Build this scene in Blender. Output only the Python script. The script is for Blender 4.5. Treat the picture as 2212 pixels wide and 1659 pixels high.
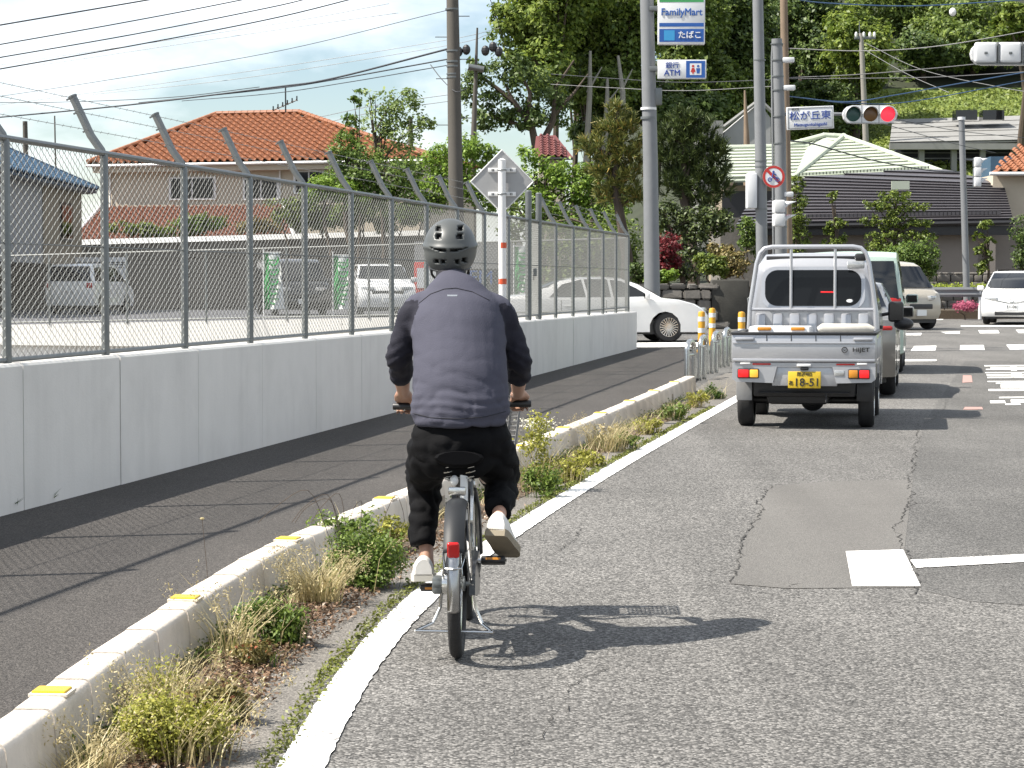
import bpy, bmesh, math, random
import numpy as np
from mathutils import Vector, Matrix, noise
from mathutils.bvhtree import BVHTree
R = math.radians
rnd = random.Random(7)
for o in list(bpy.data.objects): bpy.data.objects.remove(o)
SC = bpy.context.scene
COL = SC.collection
# ------------------------------------------------------------------ camera, sky, sun, exposure
F = 4900.0; CW, CH = 2212.0, 1659.0          # focal length and frame in photograph units
CAMZ = 1.55; SLOPE = 0.0075                  # the road climbs gently away from the camera
PITCH = math.atan((CH/2-625.0)/F)
cam = bpy.data.cameras.new('camera'); camo = bpy.data.objects.new('camera', cam); COL.objects.link(camo)
camo.location = (0, 0, CAMZ); camo.rotation_euler = (R(90)-PITCH, 0, 0)
cam.sensor_width = 36.0; cam.lens = 36.0*F/CW; cam.clip_start = 0.1; cam.clip_end = 6000
SC.camera = camo
SUN = Vector((-1.32, -0.31, 1.72)).normalized()     # direction towards the sun
sun_el = math.asin(SUN.z); sun_az = math.atan2(SUN.x, SUN.y)
w = bpy.data.worlds.new('World'); SC.world = w; w.use_nodes = True
nt = w.node_tree; nt.nodes.clear()
out = nt.nodes.new('ShaderNodeOutputWorld'); bg = nt.nodes.new('ShaderNodeBackground')
sky = nt.nodes.new('ShaderNodeTexSky'); sky.sky_type = 'NISHITA'; sky.sun_disc = False
sky.sun_elevation = sun_el; sky.sun_rotation = sun_az; sky.air_density = 1.0; sky.dust_density = 0.4; sky.ozone_density = 1.0
tc = nt.nodes.new('ShaderNodeTexCoord'); mp = nt.nodes.new('ShaderNodeMapping'); mp.inputs['Scale'].default_value = (1.0, 1.0, 2.6)
nz = nt.nodes.new('ShaderNodeTexNoise'); nz.inputs['Scale'].default_value = 5.5; nz.inputs['Detail'].default_value = 7; nz.inputs['Roughness'].default_value = 0.55
cr = nt.nodes.new('ShaderNodeValToRGB'); cr.color_ramp.elements[0].position = 0.38; cr.color_ramp.elements[1].position = 0.63
mx = nt.nodes.new('ShaderNodeMixRGB'); mx.inputs[2].default_value = (10.5, 10.9, 11.3, 1)
nt.links.new(tc.outputs['Generated'], mp.inputs['Vector']); nt.links.new(mp.outputs[0], nz.inputs['Vector'])
nt.links.new(nz.outputs['Fac'], cr.inputs[0]); nt.links.new(cr.outputs[0], mx.inputs[0]); nt.links.new(sky.outputs[0], mx.inputs[1])
nt.links.new(mx.outputs[0], bg.inputs['Color']); bg.inputs['Strength'].default_value = 0.068
nt.links.new(bg.outputs[0], out.inputs[0])
sl = bpy.data.lights.new('sun', 'SUN'); sl.energy = 5.0; sl.angle = R(0.53); sl.color = (1.0, 0.94, 0.85)
so = bpy.data.objects.new('sun', sl); COL.objects.link(so); so.rotation_euler = SUN.to_track_quat('Z', 'Y').to_euler()
vs = SC.view_settings; vs.view_transform = 'Standard'; vs.look = 'None'; vs.exposure = 1.12; vs.gamma = 1.0; vs.use_curve_mapping = False
SC.cycles.max_bounces = 6; SC.cycles.transparent_max_bounces = 8; SC.cycles.use_denoising = True

# ------------------------------------------------------------------ projection helpers (photograph units -> place)
_fw = Vector((0, math.cos(PITCH), -math.sin(PITCH))); _up = Vector((0, math.sin(PITCH), math.cos(PITCH))); _rt = Vector((1, 0, 0))
def ray(px, py): return _fw + _rt*((px-CW/2)/F) + _up*((CH/2-py)/F)
def gz(y): return SLOPE*y if y < 100 else SLOPE*100
def G(px, py, dz=0.0):
    d = ray(px, py); t = (dz-CAMZ)/(d.z-SLOPE*d.y); return Vector((d.x*t, d.y*t, CAMZ+d.z*t))
def P(px, py, Y):
    d = ray(px, py); t = Y/d.y; return Vector((d.x*t, Y, CAMZ+d.z*t))
# ------------------------------------------------------------------ object helpers
def link(o, parent=None):
    COL.objects.link(o)
    if parent is not None: o.parent = parent
    return o
def tag(o, label=None, cat=None, group=None, kind=None):
    if label: o['label'] = label
    if cat: o['category'] = cat
    if group: o['group'] = group
    if kind: o['kind'] = kind
    return o
def thing(name, label, cat, loc=(0, 0, 0), rz=0.0, group=None):
    o = bpy.data.objects.new(name, None); o.location = loc; o.rotation_euler = (0, 0, rz); o.empty_display_size = 0.2
    link(o); return tag(o, label, cat, group)
class MB:
    def __init__(s): s.v = []; s.f = []
    def add(s, v, f):
        n = len(s.v); s.v += [tuple(p) for p in v]; s.f += [tuple(i+n for i in q) for q in f]; return s
    def box(s, x0, x1, y0, y1, z0, z1, M=None):
        v = [Vector((x, y, z)) for z in (z0, z1) for y in (y0, y1) for x in (x0, x1)]
        if M is not None: v = [M @ p for p in v]
        return s.add(v, [(0, 2, 3, 1), (4, 5, 7, 6), (0, 1, 5, 4), (2, 6, 7, 3), (0, 4, 6, 2), (1, 3, 7, 5)])
    def rbox(s, x0, x1, y0, y1, z0, z1, b=0.02, seg=2, M=None):
        bm = bmesh.new(); bmesh.ops.create_cube(bm, size=1.0)
        for q in bm.verts: q.co = Vector(((x0+x1)/2+q.co.x*(x1-x0), (y0+y1)/2+q.co.y*(y1-y0), (z0+z1)/2+q.co.z*(z1-z0)))
        bmesh.ops.bevel(bm, geom=bm.edges[:], offset=b, segments=seg, affect='EDGES', profile=0.5)
        return s.bm(bm, M)
    def bm(s, bm, M=None):
        bm.verts.index_update()
        v = [(M @ q.co if M is not None else q.co.copy()) for q in bm.verts]; f = [[q.index for q in fc.verts] for fc in bm.faces]
        bm.free(); return s.add(v, f)
    def tube(s, pts, r, n=8, caps=True):
        pts = [Vector(p) for p in pts]; k = len(pts); rr = r if isinstance(r, (list, tuple)) else [r]*k
        ref = None; v = []; f = []
        for i, p in enumerate(pts):
            t = (pts[min(i+1, k-1)]-pts[max(i-1, 0)])
            t = t.normalized() if t.length > 1e-9 else Vector((0, 0, 1))
            if ref is None: ref = Vector((0, 0, 1)) if abs(t.z) < 0.9 else Vector((1, 0, 0))
            a = t.cross(ref)
            if a.length < 1e-6: a = t.orthogonal()
            a.normalize(); b = a.cross(t).normalized(); ref = b
            for j in range(n):
                w_ = 2*math.pi*j/n; v.append(p+a*math.cos(w_)*rr[i]+b*math.sin(w_)*rr[i])
        for i in range(k-1):
            for j in range(n):
                j2 = (j+1) % n; f.append((i*n+j, i*n+j2, (i+1)*n+j2, (i+1)*n+j))
        if caps: f.append(tuple(range(n-1, -1, -1))); f.append(tuple((k-1)*n+j for j in range(n)))
        return s.add(v, f)
    def cyl(s, a, b, r0, r1=None, n=12): return s.tube([a, b], [r0, r0 if r1 is None else r1], n)
    def prism(s, poly, axis, d0, d1, M=None):
        # poly of 2D points extruded along axis ('x','y','z') between d0 and d1
        def mk(p, d): return Vector({'x': (d, p[0], p[1]), 'y': (p[0], d, p[1]), 'z': (p[0], p[1], d)}[axis])
        v = [mk(p, d0) for p in poly]+[mk(p, d1) for p in poly]; n = len(poly)
        if M is not None: v = [M @ q for q in v]
        f = [tuple(range(n-1, -1, -1)), tuple(range(n, 2*n))]+[(i, (i+1) % n, n+(i+1) % n, n+i) for i in range(n)]
        return s.add(v, f)
    def torus(s, c, axis, R0, r, n=32, m=8, a0=0.0, a1=2*math.pi, flat=1.0):
        axis = Vector(axis).normalized(); u = axis.orthogonal().normalized()
        if abs(axis.x) > 0.9: u = Vector((0, 1, 0))
        w_ = axis.cross(u); c = Vector(c); full = abs(a1-a0-2*math.pi) < 1e-4; k = n if full else n+1; v = []; f = []
        for i in range(k):
            a = a0+(a1-a0)*i/n; d = u*math.cos(a)+w_*math.sin(a)
            for j in range(m):
                b = 2*math.pi*j/m; v.append(c+d*(R0+r*math.cos(b))+axis*(r*flat*math.sin(b)))
        for i in range(n):
            i2 = (i+1) % k
            for j in range(m): f.append((i*m+j, i2*m+j, i2*m+(j+1) % m, i*m+(j+1) % m))
        return s.add(v, f)
    def lathe(s, c, axis, prof, n=24):
        axis = Vector(axis).normalized(); u = axis.orthogonal().normalized(); w_ = axis.cross(u); c = Vector(c); v = []; f = []; m = len(prof)
        for i in range(n):
            a = 2*math.pi*i/n; d = u*math.cos(a)+w_*math.sin(a)
            for (r_, h) in prof: v.append(c+d*r_+axis*h)
        for i in range(n):
            i2 = (i+1) % n
            for j in range(m-1): f.append((i*m+j, i2*m+j, i2*m+j+1, i*m+j+1))
        return s.add(v, f)
    def quad(s, a, b, c, d): return s.add([a, b, c, d], [(0, 1, 2, 3)])
    def mesh(s, name, smooth=False):
        me = bpy.data.meshes.new(name); me.from_pydata(s.v, [], s.f); me.update()
        bm = bmesh.new(); bm.from_mesh(me); bmesh.ops.recalc_face_normals(bm, faces=bm.faces[:]); bm.to_mesh(me); bm.free()
        if smooth:
            me.polygons.foreach_set('use_smooth', [True]*len(me.polygons))
            try: me.set_sharp_from_angle(angle=R(38))
            except Exception: pass
        return me
    def build(s, name, m, parent=None, smooth=False, loc=None):
        me = s.mesh(name, smooth); me.materials.append(m); o = bpy.data.objects.new(name, me); link(o, parent)
        if loc is not None: o.location = loc
        return o
def inst(name, me, parent, M=None):
    o = bpy.data.objects.new(name, me); link(o, parent)
    if M is not None: o.matrix_local = M
    return o
def npmesh(name, verts, faces, m, parent=None, smooth=False):
    me = bpy.data.meshes.new(name); n = len(verts); k = faces.shape[1]; q = len(faces)
    me.vertices.add(n); me.vertices.foreach_set('co', verts.astype(np.float32).ravel())
    me.loops.add(q*k); me.loops.foreach_set('vertex_index', faces.astype(np.int32).ravel())
    me.polygons.add(q); me.polygons.foreach_set('loop_start', np.arange(0, q*k, k, dtype=np.int32))
    try: me.polygons.foreach_set('loop_total', np.full(q, k, dtype=np.int32))
    except Exception: pass
    if smooth: me.polygons.foreach_set('use_smooth', [True]*q)
    me.update(calc_edges=True); me.validate(); me.materials.append(m)
    o = bpy.data.objects.new(name, me); link(o, parent); return o
def text_mesh(body, size, m, ext=0.002, off=0.0):
    off0 = off
    cu = bpy.data.curves.new('lettering', 'FONT'); cu.body = body; cu.size = size; cu.align_x = 'CENTER'; cu.align_y = 'CENTER'
    cu.extrude = ext; cu.bevel_depth = off0*1.0; cu.bevel_resolution = 0; cu.resolution_u = 3
    ob = bpy.data.objects.new('lettering', cu); COL.objects.link(ob); bpy.context.view_layer.update()
    dg = bpy.context.evaluated_depsgraph_get(); me = bpy.data.meshes.new_from_object(ob.evaluated_get(dg))
    bpy.data.objects.remove(ob); me.materials.clear(); me.materials.append(m); return me
def lettering(body, size, m, parent, loc, rot=(R(90), 0, 0), sx=1.0, off=0.0, name='lettering'):
    o = bpy.data.objects.new(name, text_mesh(body, size, m, off=off)); link(o, parent)
    o.location = loc; o.rotation_euler = rot; o.scale = (sx, 1, 1); return o
# ------------------------------------------------------------------ materials
def _nodes(name):
    m = bpy.data.materials.new(name); m.use_nodes = True; n = m.node_tree; b = n.nodes['Principled BSDF']; return m, n, b
def mat(name, col, rough=0.6, metal=0.0, var=0.12, vs=6.0, bump=0.0, bs=60.0, spec=0.5, stain=0.0, coat=0.0, emit=None, streak=0.0):
    m, n, b = _nodes(name); L = n.links.new
    tc = n.nodes.new('ShaderNodeTexCoord'); nz = n.nodes.new('ShaderNodeTexNoise'); nz.inputs['Scale'].default_value = vs; nz.inputs['Detail'].default_value = 6
    L(tc.outputs['Object'], nz.inputs['Vector'])
    mx = n.nodes.new('ShaderNodeMixRGB'); c = Vector(col)*(.80 if min(col) > .6 else .68)
    mx.inputs[1].default_value = (*(c*(1-var)), 1); mx.inputs[2].default_value = (*[min(1, x) for x in c*(1+var)], 1)
    L(nz.outputs['Fac'], mx.inputs[0]); src = mx.outputs[0]
    if stain > 0:
        n2 = n.nodes.new('ShaderNodeTexNoise'); n2.inputs['Scale'].default_value = vs*0.35; n2.inputs['Detail'].default_value = 9; n2.inputs['Roughness'].default_value = .7
        L(tc.outputs['Object'], n2.inputs['Vector'])
        cr = n.nodes.new('ShaderNodeValToRGB'); cr.color_ramp.elements[0].position = .5; cr.color_ramp.elements[1].position = .75
        L(n2.outputs['Fac'], cr.inputs[0]); ml = n.nodes.new('ShaderNodeMath'); ml.operation = 'MULTIPLY'; ml.inputs[1].default_value = stain; L(cr.outputs[0], ml.inputs[0])
        m2 = n.nodes.new('ShaderNodeMixRGB'); m2.inputs[2].default_value = (*(c*0.35), 1); L(ml.outputs[0], m2.inputs[0]); L(src, m2.inputs[1]); src = m2.outputs[0]
    if streak > 0:
        mp = n.nodes.new('ShaderNodeMapping'); mp.inputs['Scale'].default_value = (3.2, 3.2, .3); L(tc.outputs['Object'], mp.inputs['Vector']); n4 = n.nodes.new('ShaderNodeTexNoise'); n4.inputs['Scale'].default_value = 1.0; n4.inputs['Detail'].default_value = 7; n4.inputs['Roughness'].default_value = .62; L(mp.outputs[0], n4.inputs['Vector'])
        c4 = n.nodes.new('ShaderNodeValToRGB'); c4.color_ramp.elements[0].position = .47; c4.color_ramp.elements[1].position = .78; L(n4.outputs['Fac'], c4.inputs[0]); k4 = n.nodes.new('ShaderNodeMath'); k4.operation = 'MULTIPLY'; k4.inputs[1].default_value = streak; L(c4.outputs[0], k4.inputs[0])
        m4 = n.nodes.new('ShaderNodeMixRGB'); m4.inputs[2].default_value = (*(c*0.45), 1); L(k4.outputs[0], m4.inputs[0]); L(src, m4.inputs[1]); src = m4.outputs[0]
    L(src, b.inputs['Base Color']); b.inputs['Roughness'].default_value = rough; b.inputs['Metallic'].default_value = metal
    b.inputs['Specular IOR Level'].default_value = spec
    if coat: b.inputs['Coat Weight'].default_value = coat; b.inputs['Coat Roughness'].default_value = .06
    if bump > 0:
        n3 = n.nodes.new('ShaderNodeTexNoise'); n3.inputs['Scale'].default_value = bs; n3.inputs['Detail'].default_value = 4
        L(tc.outputs['Object'], n3.inputs['Vector']); bp = n.nodes.new('ShaderNodeBump'); bp.inputs['Strength'].default_value = bump; bp.inputs['Distance'].default_value = .01
        L(n3.outputs['Fac'], bp.inputs['Height']); L(bp.outputs[0], b.inputs['Normal'])
    if emit: b.inputs['Emission Color'].default_value = (*emit[0], 1); b.inputs['Emission Strength'].default_value = emit[1]*.6
    return m
def asphalt(name, dark, light, scale, lightness=0.5, tint=(1, .97, .92), wear=0.18):
    m, n, b = _nodes(name); L = n.links.new; dark *= .62; light *= .68
    tc = n.nodes.new('ShaderNodeTexCoord')
    vo = n.nodes.new('ShaderNodeTexVoronoi'); vo.inputs['Scale'].default_value = scale; L(tc.outputs['Object'], vo.inputs['Vector'])
    sp = n.nodes.new('ShaderNodeSeparateColor'); L(vo.outputs['Color'], sp.inputs[0])
    cr = n.nodes.new('ShaderNodeValToRGB'); e = cr.color_ramp.elements
    e[0].position = 0.0; e[0].color = (*[dark*t for t in tint], 1); e[1].position = 1.0; e[1].color = (*[light*t for t in tint], 1)
    k = e.new(lightness); k.color = (*[(dark*.62+light*.38)*t for t in tint], 1)
    L(sp.outputs[0], cr.inputs[0])
    vd = n.nodes.new('ShaderNodeMath'); vd.operation = 'MULTIPLY_ADD'; vd.inputs[1].default_value = -0.55; vd.inputs[2].default_value = 1.15; L(vo.outputs['Distance'], vd.inputs[0])
    m1 = n.nodes.new('ShaderNodeMixRGB'); m1.blend_type = 'MULTIPLY'; m1.inputs[0].default_value = 1; L(cr.outputs[0], m1.inputs[1]); L(vd.outputs[0], m1.inputs[2])
    nz = n.nodes.new('ShaderNodeTexNoise'); nz.inputs['Scale'].default_value = .55; nz.inputs['Detail'].default_value = 8; nz.inputs['Roughness'].default_value = .6; L(tc.outputs['Object'], nz.inputs['Vector'])
    ma = n.nodes.new('ShaderNodeMath'); ma.operation = 'MULTIPLY_ADD'; ma.inputs[1].default_value = wear*4; ma.inputs[2].default_value = 1-wear*2; L(nz.outputs['Fac'], ma.inputs[0])
    m2 = n.nodes.new('ShaderNodeMixRGB'); m2.blend_type = 'MULTIPLY'; m2.inputs[0].default_value = 1; L(m1.outputs[0], m2.inputs[1]); L(ma.outputs[0], m2.inputs[2])
    mp = n.nodes.new('ShaderNodeMapping'); mp.inputs['Scale'].default_value = (1.5, .06, 1); mp.inputs['Rotation'].default_value = (0, 0, R(9)); L(tc.outputs['Object'], mp.inputs['Vector']); n5 = n.nodes.new('ShaderNodeTexNoise'); n5.inputs['Scale'].default_value = 1.0; n5.inputs['Detail'].default_value = 5; L(mp.outputs[0], n5.inputs['Vector'])
    m5 = n.nodes.new('ShaderNodeMath'); m5.operation = 'MULTIPLY_ADD'; m5.inputs[1].default_value = .7; m5.inputs[2].default_value = .65; L(n5.outputs['Fac'], m5.inputs[0]); m6 = n.nodes.new('ShaderNodeMixRGB'); m6.blend_type = 'MULTIPLY'; m6.inputs[0].default_value = 1; L(m2.outputs[0], m6.inputs[1]); L(m5.outputs[0], m6.inputs[2]); m2 = m6
    L(m2.outputs[0], b.inputs['Base Color']); b.inputs['Roughness'].default_value = .85; b.inputs['Specular IOR Level'].default_value = .3
    bp = n.nodes.new('ShaderNodeBump'); bp.inputs['Strength'].default_value = .55; bp.inputs['Distance'].default_value = .006; bp.invert = True
    L(vo.outputs['Distance'], bp.inputs['Height']); L(bp.outputs[0], b.inputs['Normal']); return m
def leafmat(name, c1, c2, trans=0.28, c3=None):
    m, n, b = _nodes(name); L = n.links.new; c1, c2 = Vector(c1)*.95, Vector(c2)*.95; c3 = Vector(c3)*.95 if c3 else None
    g = n.nodes.new('ShaderNodeNewGeometry'); cr = n.nodes.new('ShaderNodeValToRGB'); e = cr.color_ramp.elements
    e[0].color = (*c1, 1); e[1].color = (*c2, 1)
    if c3: k = e.new(.9); k.color = (*c2, 1); e[-1].color = (*c3, 1)
    L(g.outputs['Random Per Island'], cr.inputs[0])
    tc = n.nodes.new('ShaderNodeTexCoord'); nz = n.nodes.new('ShaderNodeTexNoise'); nz.inputs['Scale'].default_value = .8; nz.inputs['Detail'].default_value = 3; L(tc.outputs['Object'], nz.inputs['Vector'])
    ma = n.nodes.new('ShaderNodeMath'); ma.operation = 'MULTIPLY_ADD'; ma.inputs[1].default_value = .9; ma.inputs[2].default_value = .55; L(nz.outputs['Fac'], ma.inputs[0])
    mm = n.nodes.new('ShaderNodeMixRGB'); mm.blend_type = 'MULTIPLY'; mm.inputs[0].default_value = 1; L(cr.outputs[0], mm.inputs[1]); L(ma.outputs[0], mm.inputs[2])
    L(mm.outputs[0], b.inputs['Base Color']); b.inputs['Roughness'].default_value = .5; b.inputs['Specular IOR Level'].default_value = .35
    tr = n.nodes.new('ShaderNodeBsdfTranslucent'); L(mm.outputs[0], tr.inputs['Color']); ms = n.nodes.new('ShaderNodeMixShader'); ms.inputs[0].default_value = trans
    L(b.outputs[0], ms.inputs[1]); L(tr.outputs[0], ms.inputs[2]); L(ms.outputs[0], n.nodes['Material Output'].inputs['Surface']); return m
def paintmat(name, col, scale=26.0, thr=0.36):
    # worn road paint: flakes of the asphalt show through where noise is low
    m, n, b = _nodes(name); L = n.links.new
    tc = n.nodes.new('ShaderNodeTexCoord'); nz = n.nodes.new('ShaderNodeTexNoise'); nz.inputs['Scale'].default_value = scale; nz.inputs['Detail'].default_value = 6; nz.inputs['Roughness'].default_value = .65
    L(tc.outputs['Object'], nz.inputs['Vector']); n2 = n.nodes.new('ShaderNodeTexNoise'); n2.inputs['Scale'].default_value = 1.7; n2.inputs['Detail'].default_value = 4; L(tc.outputs['Object'], n2.inputs['Vector'])
    ad = n.nodes.new('ShaderNodeMath'); ad.operation = 'MULTIPLY_ADD'; ad.inputs[1].default_value = .35; L(n2.outputs['Fac'], ad.inputs[0]); L(nz.outputs['Fac'], ad.inputs[2])
    cr = n.nodes.new('ShaderNodeValToRGB'); e = cr.color_ramp.elements; e[0].position = thr+.1; e[0].color = (.2, .19, .18, 1); e[1].position = thr+.15; e[1].color = (*col, 1)
    L(ad.outputs[0], cr.inputs[0]); L(cr.outputs[0], b.inputs['Base Color']); b.inputs['Roughness'].default_value = .6
    return m
M_ = {}
M_['asphalt'] = asphalt('road asphalt', .06, .39, 100, .6, (1, .965, .91))
M_['asphalt_old'] = asphalt('worn lane asphalt', .075, .27, 110, .55, (1, .97, .92), .2)
M_['asphalt_patch'] = asphalt('fine patch asphalt', .16, .27, 170, .5, (1, .955, .89), .08)
M_['footway'] = asphalt('footway asphalt', .04, .165, 150, .55, (1, .92, .85), .14)
M_['lot'] = asphalt('lot asphalt', .11, .22, 30, .5, (.95, .96, 1.05))
M_['ground'] = asphalt('plain asphalt', .12, .26, 40, .5)
M_['crack'] = mat('dark crack', (.025, .023, .02), .95, var=.4, vs=30)
M_['paint'] = paintmat('white road paint', (.80, .79, .76), 30, .45)
M_['paint_red'] = paintmat('faded red spray paint', (.36, .2, .17), 30, .44)
M_['gutter'] = asphalt('gutter concrete', .17, .36, 130, .5, (1, .93, .83), .26)
M_['kerb'] = mat('kerb concrete', (.78, .70, .602), .85, var=.14, vs=7, bump=.3, bs=90, stain=.35, streak=.45)
M_['wall'] = mat('pale concrete wall', (.78, .765, .73), .85, var=.06, vs=3, bump=.15, bs=60, stain=.16, streak=.2)
M_['soil'] = mat('soil', (.12, .09, .06), .95, var=.4, vs=20, bump=.8, bs=60)
M_['yellow'] = mat('yellow reflector', (.85, .56, .02), .35, var=.05)
M_['steel'] = mat('galvanised steel', (.21, .225, .225), .42, metal=.55, var=.15, vs=14, bump=.08, bs=50)
M_['steel_bright'] = mat('polished steel', (.72, .72, .70), .22, metal=1.0, var=.08, vs=10)
M_['steel_pole'] = mat('grey painted pole', (.24, .25, .26), .5, metal=.1, var=.1, vs=5, stain=.15)
M_['wire'] = mat('fence wire', (.30, .31, .30), .5, metal=.4, var=.15, vs=20)
M_['wall_dark'] = mat('weathered retaining wall', (.27, .24, .21), .9, var=.28, vs=1.5, bump=.3, bs=20, stain=.4, streak=.7)
M_['white'] = mat('white painted metal', (.78, .78, .77), .4, var=.05, vs=8, stain=.06)
M_['black'] = mat('black plastic', (.018, .018, .02), .45, var=.25, vs=20)
M_['rubber'] = mat('tyre rubber', (.022, .022, .023), .75, var=.3, vs=40, bump=.3, bs=120)
M_['glass'] = mat('dark window glass', (.006, .007, .008), .08, var=.2, vs=2, spec=.25)
M_['glass_car'] = mat('car window glass', (.015, .017, .02), .05, var=.3, vs=2, spec=.45)
M_['silver'] = mat('silver car paint', (.575, .585, .615), .30, metal=.45, var=.05, vs=30, coat=.5)
M_['carwhite'] = mat('white car paint', (.80, .80, .79), .25, var=.03, vs=10, coat=.7)
M_['carmint'] = mat('mint car paint', (.52, .66, .58), .28, var=.04, vs=10, coat=.6)
M_['carcream'] = mat('cream car paint', (.55, .50, .41), .28, var=.04, vs=10, coat=.6)
M_['cardark'] = mat('black car paint', (.02, .021, .023), .2, var=.2, vs=10, coat=.8)
M_['cargrey'] = mat('bronze grey car paint', (.28, .27, .25), .28, metal=.5, var=.08, vs=10, coat=.6)
M_['red'] = mat('red lens', (.55, .02, .015), .25, var=.15, vs=30)
M_['red_lit'] = mat('lit brake lens', (.5, .012, .012), .25, var=.3, emit=((1, .02, .025), .5))
M_['amber'] = mat('amber lens', (.75, .3, .03), .25, var=.1)
M_['amber_lit'] = mat('lit amber lens', (.9, .5, .06), .25, var=.05, emit=((1, .5, .05), .4))
M_['lens'] = mat('clear lens', (.55, .56, .56), .1, metal=.4, var=.2, vs=30)
M_['plate_y'] = mat('yellow number plate', (.80, .55, .03), .45, var=.04)
M_['plate_w'] = mat('white number plate', (.78, .79, .78), .45, var=.04)
M_['ink'] = mat('black ink', (.02, .02, .02), .6, var=.2)
M_['ink_blue'] = mat('blue ink', (.03, .08, .36), .5, var=.05)
M_['bark'] = mat('bark', (.10, .075, .055), .9, var=.35, vs=6, bump=.8, bs=30)
# ================================================================== THE SETTING
def sheet(name, pts, dz, m, parent=None, kind='structure'):
    v = [(p[0], p[1], gz(p[1])+dz) for p in pts]; mb = MB(); mb.add(v, [tuple(range(len(v)))])
    me = mb.mesh(name); me.materials.append(m); 
    if me.polygons[0].normal.z < 0: me.flip_normals()
    o = bpy.data.objects.new(name, me); link(o, parent)
    if parent is None: tag(o, kind=kind)
    return o
def smoothline(pts, n):
    # resample a polyline (Catmull-Rom) to n points
    p = [pts[0]*2-pts[1]]+list(pts)+[pts[-1]*2-pts[-2]]; o = []
    for i in range(1, len(p)-2):
        for k in range(24):
            t = k/24; a, b, c, d = p[i-1], p[i], p[i+1], p[i+2]
            o.append(.5*((2*b)+(c-a)*t+(2*a-5*b+4*c-d)*t*t+(3*b-a-3*c+d)*t**3))
    o.append(p[-2].copy()); L = [0]
    for i in range(1, len(o)): L.append(L[-1]+(o[i]-o[i-1]).length)
    r = []; j = 0
    for k in range(n):
        s = L[-1]*k/(n-1)
        while j < len(L)-2 and L[j+1] < s: j += 1
        t = (s-L[j])/max(1e-9, L[j+1]-L[j]); r.append(o[j].lerp(o[j+1], min(1, max(0, t))))
    return r
def length(pts): return sum((pts[i+1]-pts[i]).length for i in range(len(pts)-1))
def offset(pts, d):
    r = []
    for i, p in enumerate(pts):
        t = (pts[min(i+1, len(pts)-1)]-pts[max(i-1, 0)]); t.z = 0; t.normalize(); r.append(p+Vector((t.y, -t.x, 0))*d)
    return r
KH = 0.20
kp = [(-230, 1800), (-95, 1690), (49, 1577), (140, 1512), (214, 1450), (285, 1398), (354, 1350), (414, 1309), (472, 1269), (530, 1234), (630, 1176), (886, 1066), (1147, 960.5), (1330, 886), (1502, 811.6)]
KERB = smoothline([G(x, y, KH) for x, y in kp], 120)
for p in KERB: p.z = gz(p.y)
lp = [(470, 1990), (560, 1815), (650, 1659), (783, 1436), (928, 1279), (1102, 1153), (1303, 1026), (1445, 944), (1587, 864)]
LINE = [G(x, y) for x, y in lp]; d_ = (LINE[-1]-LINE[-2]).normalized(); LINE.append(LINE[-1]+d_*8); LINE.append(LINE[-2]+d_*14)
LINE = smoothline(LINE, 120)
# wall line: posts stand on it
TH = math.atan((2000-1106)/F); WD = Vector((math.sin(TH), math.cos(TH), 0)); WN = Vector((WD.y, -WD.x, 0)); WC = 5.975
def wl(Y, off=0.0): return Vector((Y*math.tan(TH)-WC, Y, 0))+WN*off
FACE = 0.11
# ground sheet with the basin left open
bm = bmesh.new()
def loop(pts):
    v = [bm.verts.new((x, y, SLOPE*y-.03)) for x, y in pts]; return [bm.edges.new((v[i], v[(i+1) % len(v)])) for i in range(len(v))]
basin = [(wl(2, 0).x, 2), (wl(45.4, 0).x, 45.4), (-15, 50.4), (-40, 52), (-40, 2)]
e = loop([(-900, -300), (900, -300), (900, 100), (-900, 100)])+loop(basin)
bmesh.ops.triangle_fill(bm, use_beauty=True, edges=e)
for f in [f for f in bm.faces if (lambda c: -39 < c.x < wl(c.y).x and 2 < c.y < 46)(f.calc_center_median()) and all(any(abs(v.co.x-b[0]) < 1e-3 and abs(v.co.y-b[1]) < 1e-3 for b in basin) for v in f.verts)]: bm.faces.remove(f)
a = [bm.verts.new((x, y, .75-.03)) for x, y in ((-900, 100.001), (900, 100.001), (3000, 5000), (-3000, 5000))]; bm.faces.new(a)
for f in bm.faces:
    f.normal_update()
    if f.normal.z < 0: f.normal_flip()
me = bpy.data.meshes.new('ground'); bm.to_mesh(me); bm.free(); me.materials.append(M_['ground']); tag(link(bpy.data.objects.new('ground', me)), kind='structure')
mb = MB(); mb.box(-40, 4, 2, 53, -2.6, -2.4); tag(mb.build('basin_floor', M_['wall_dark']), kind='structure')
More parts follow.
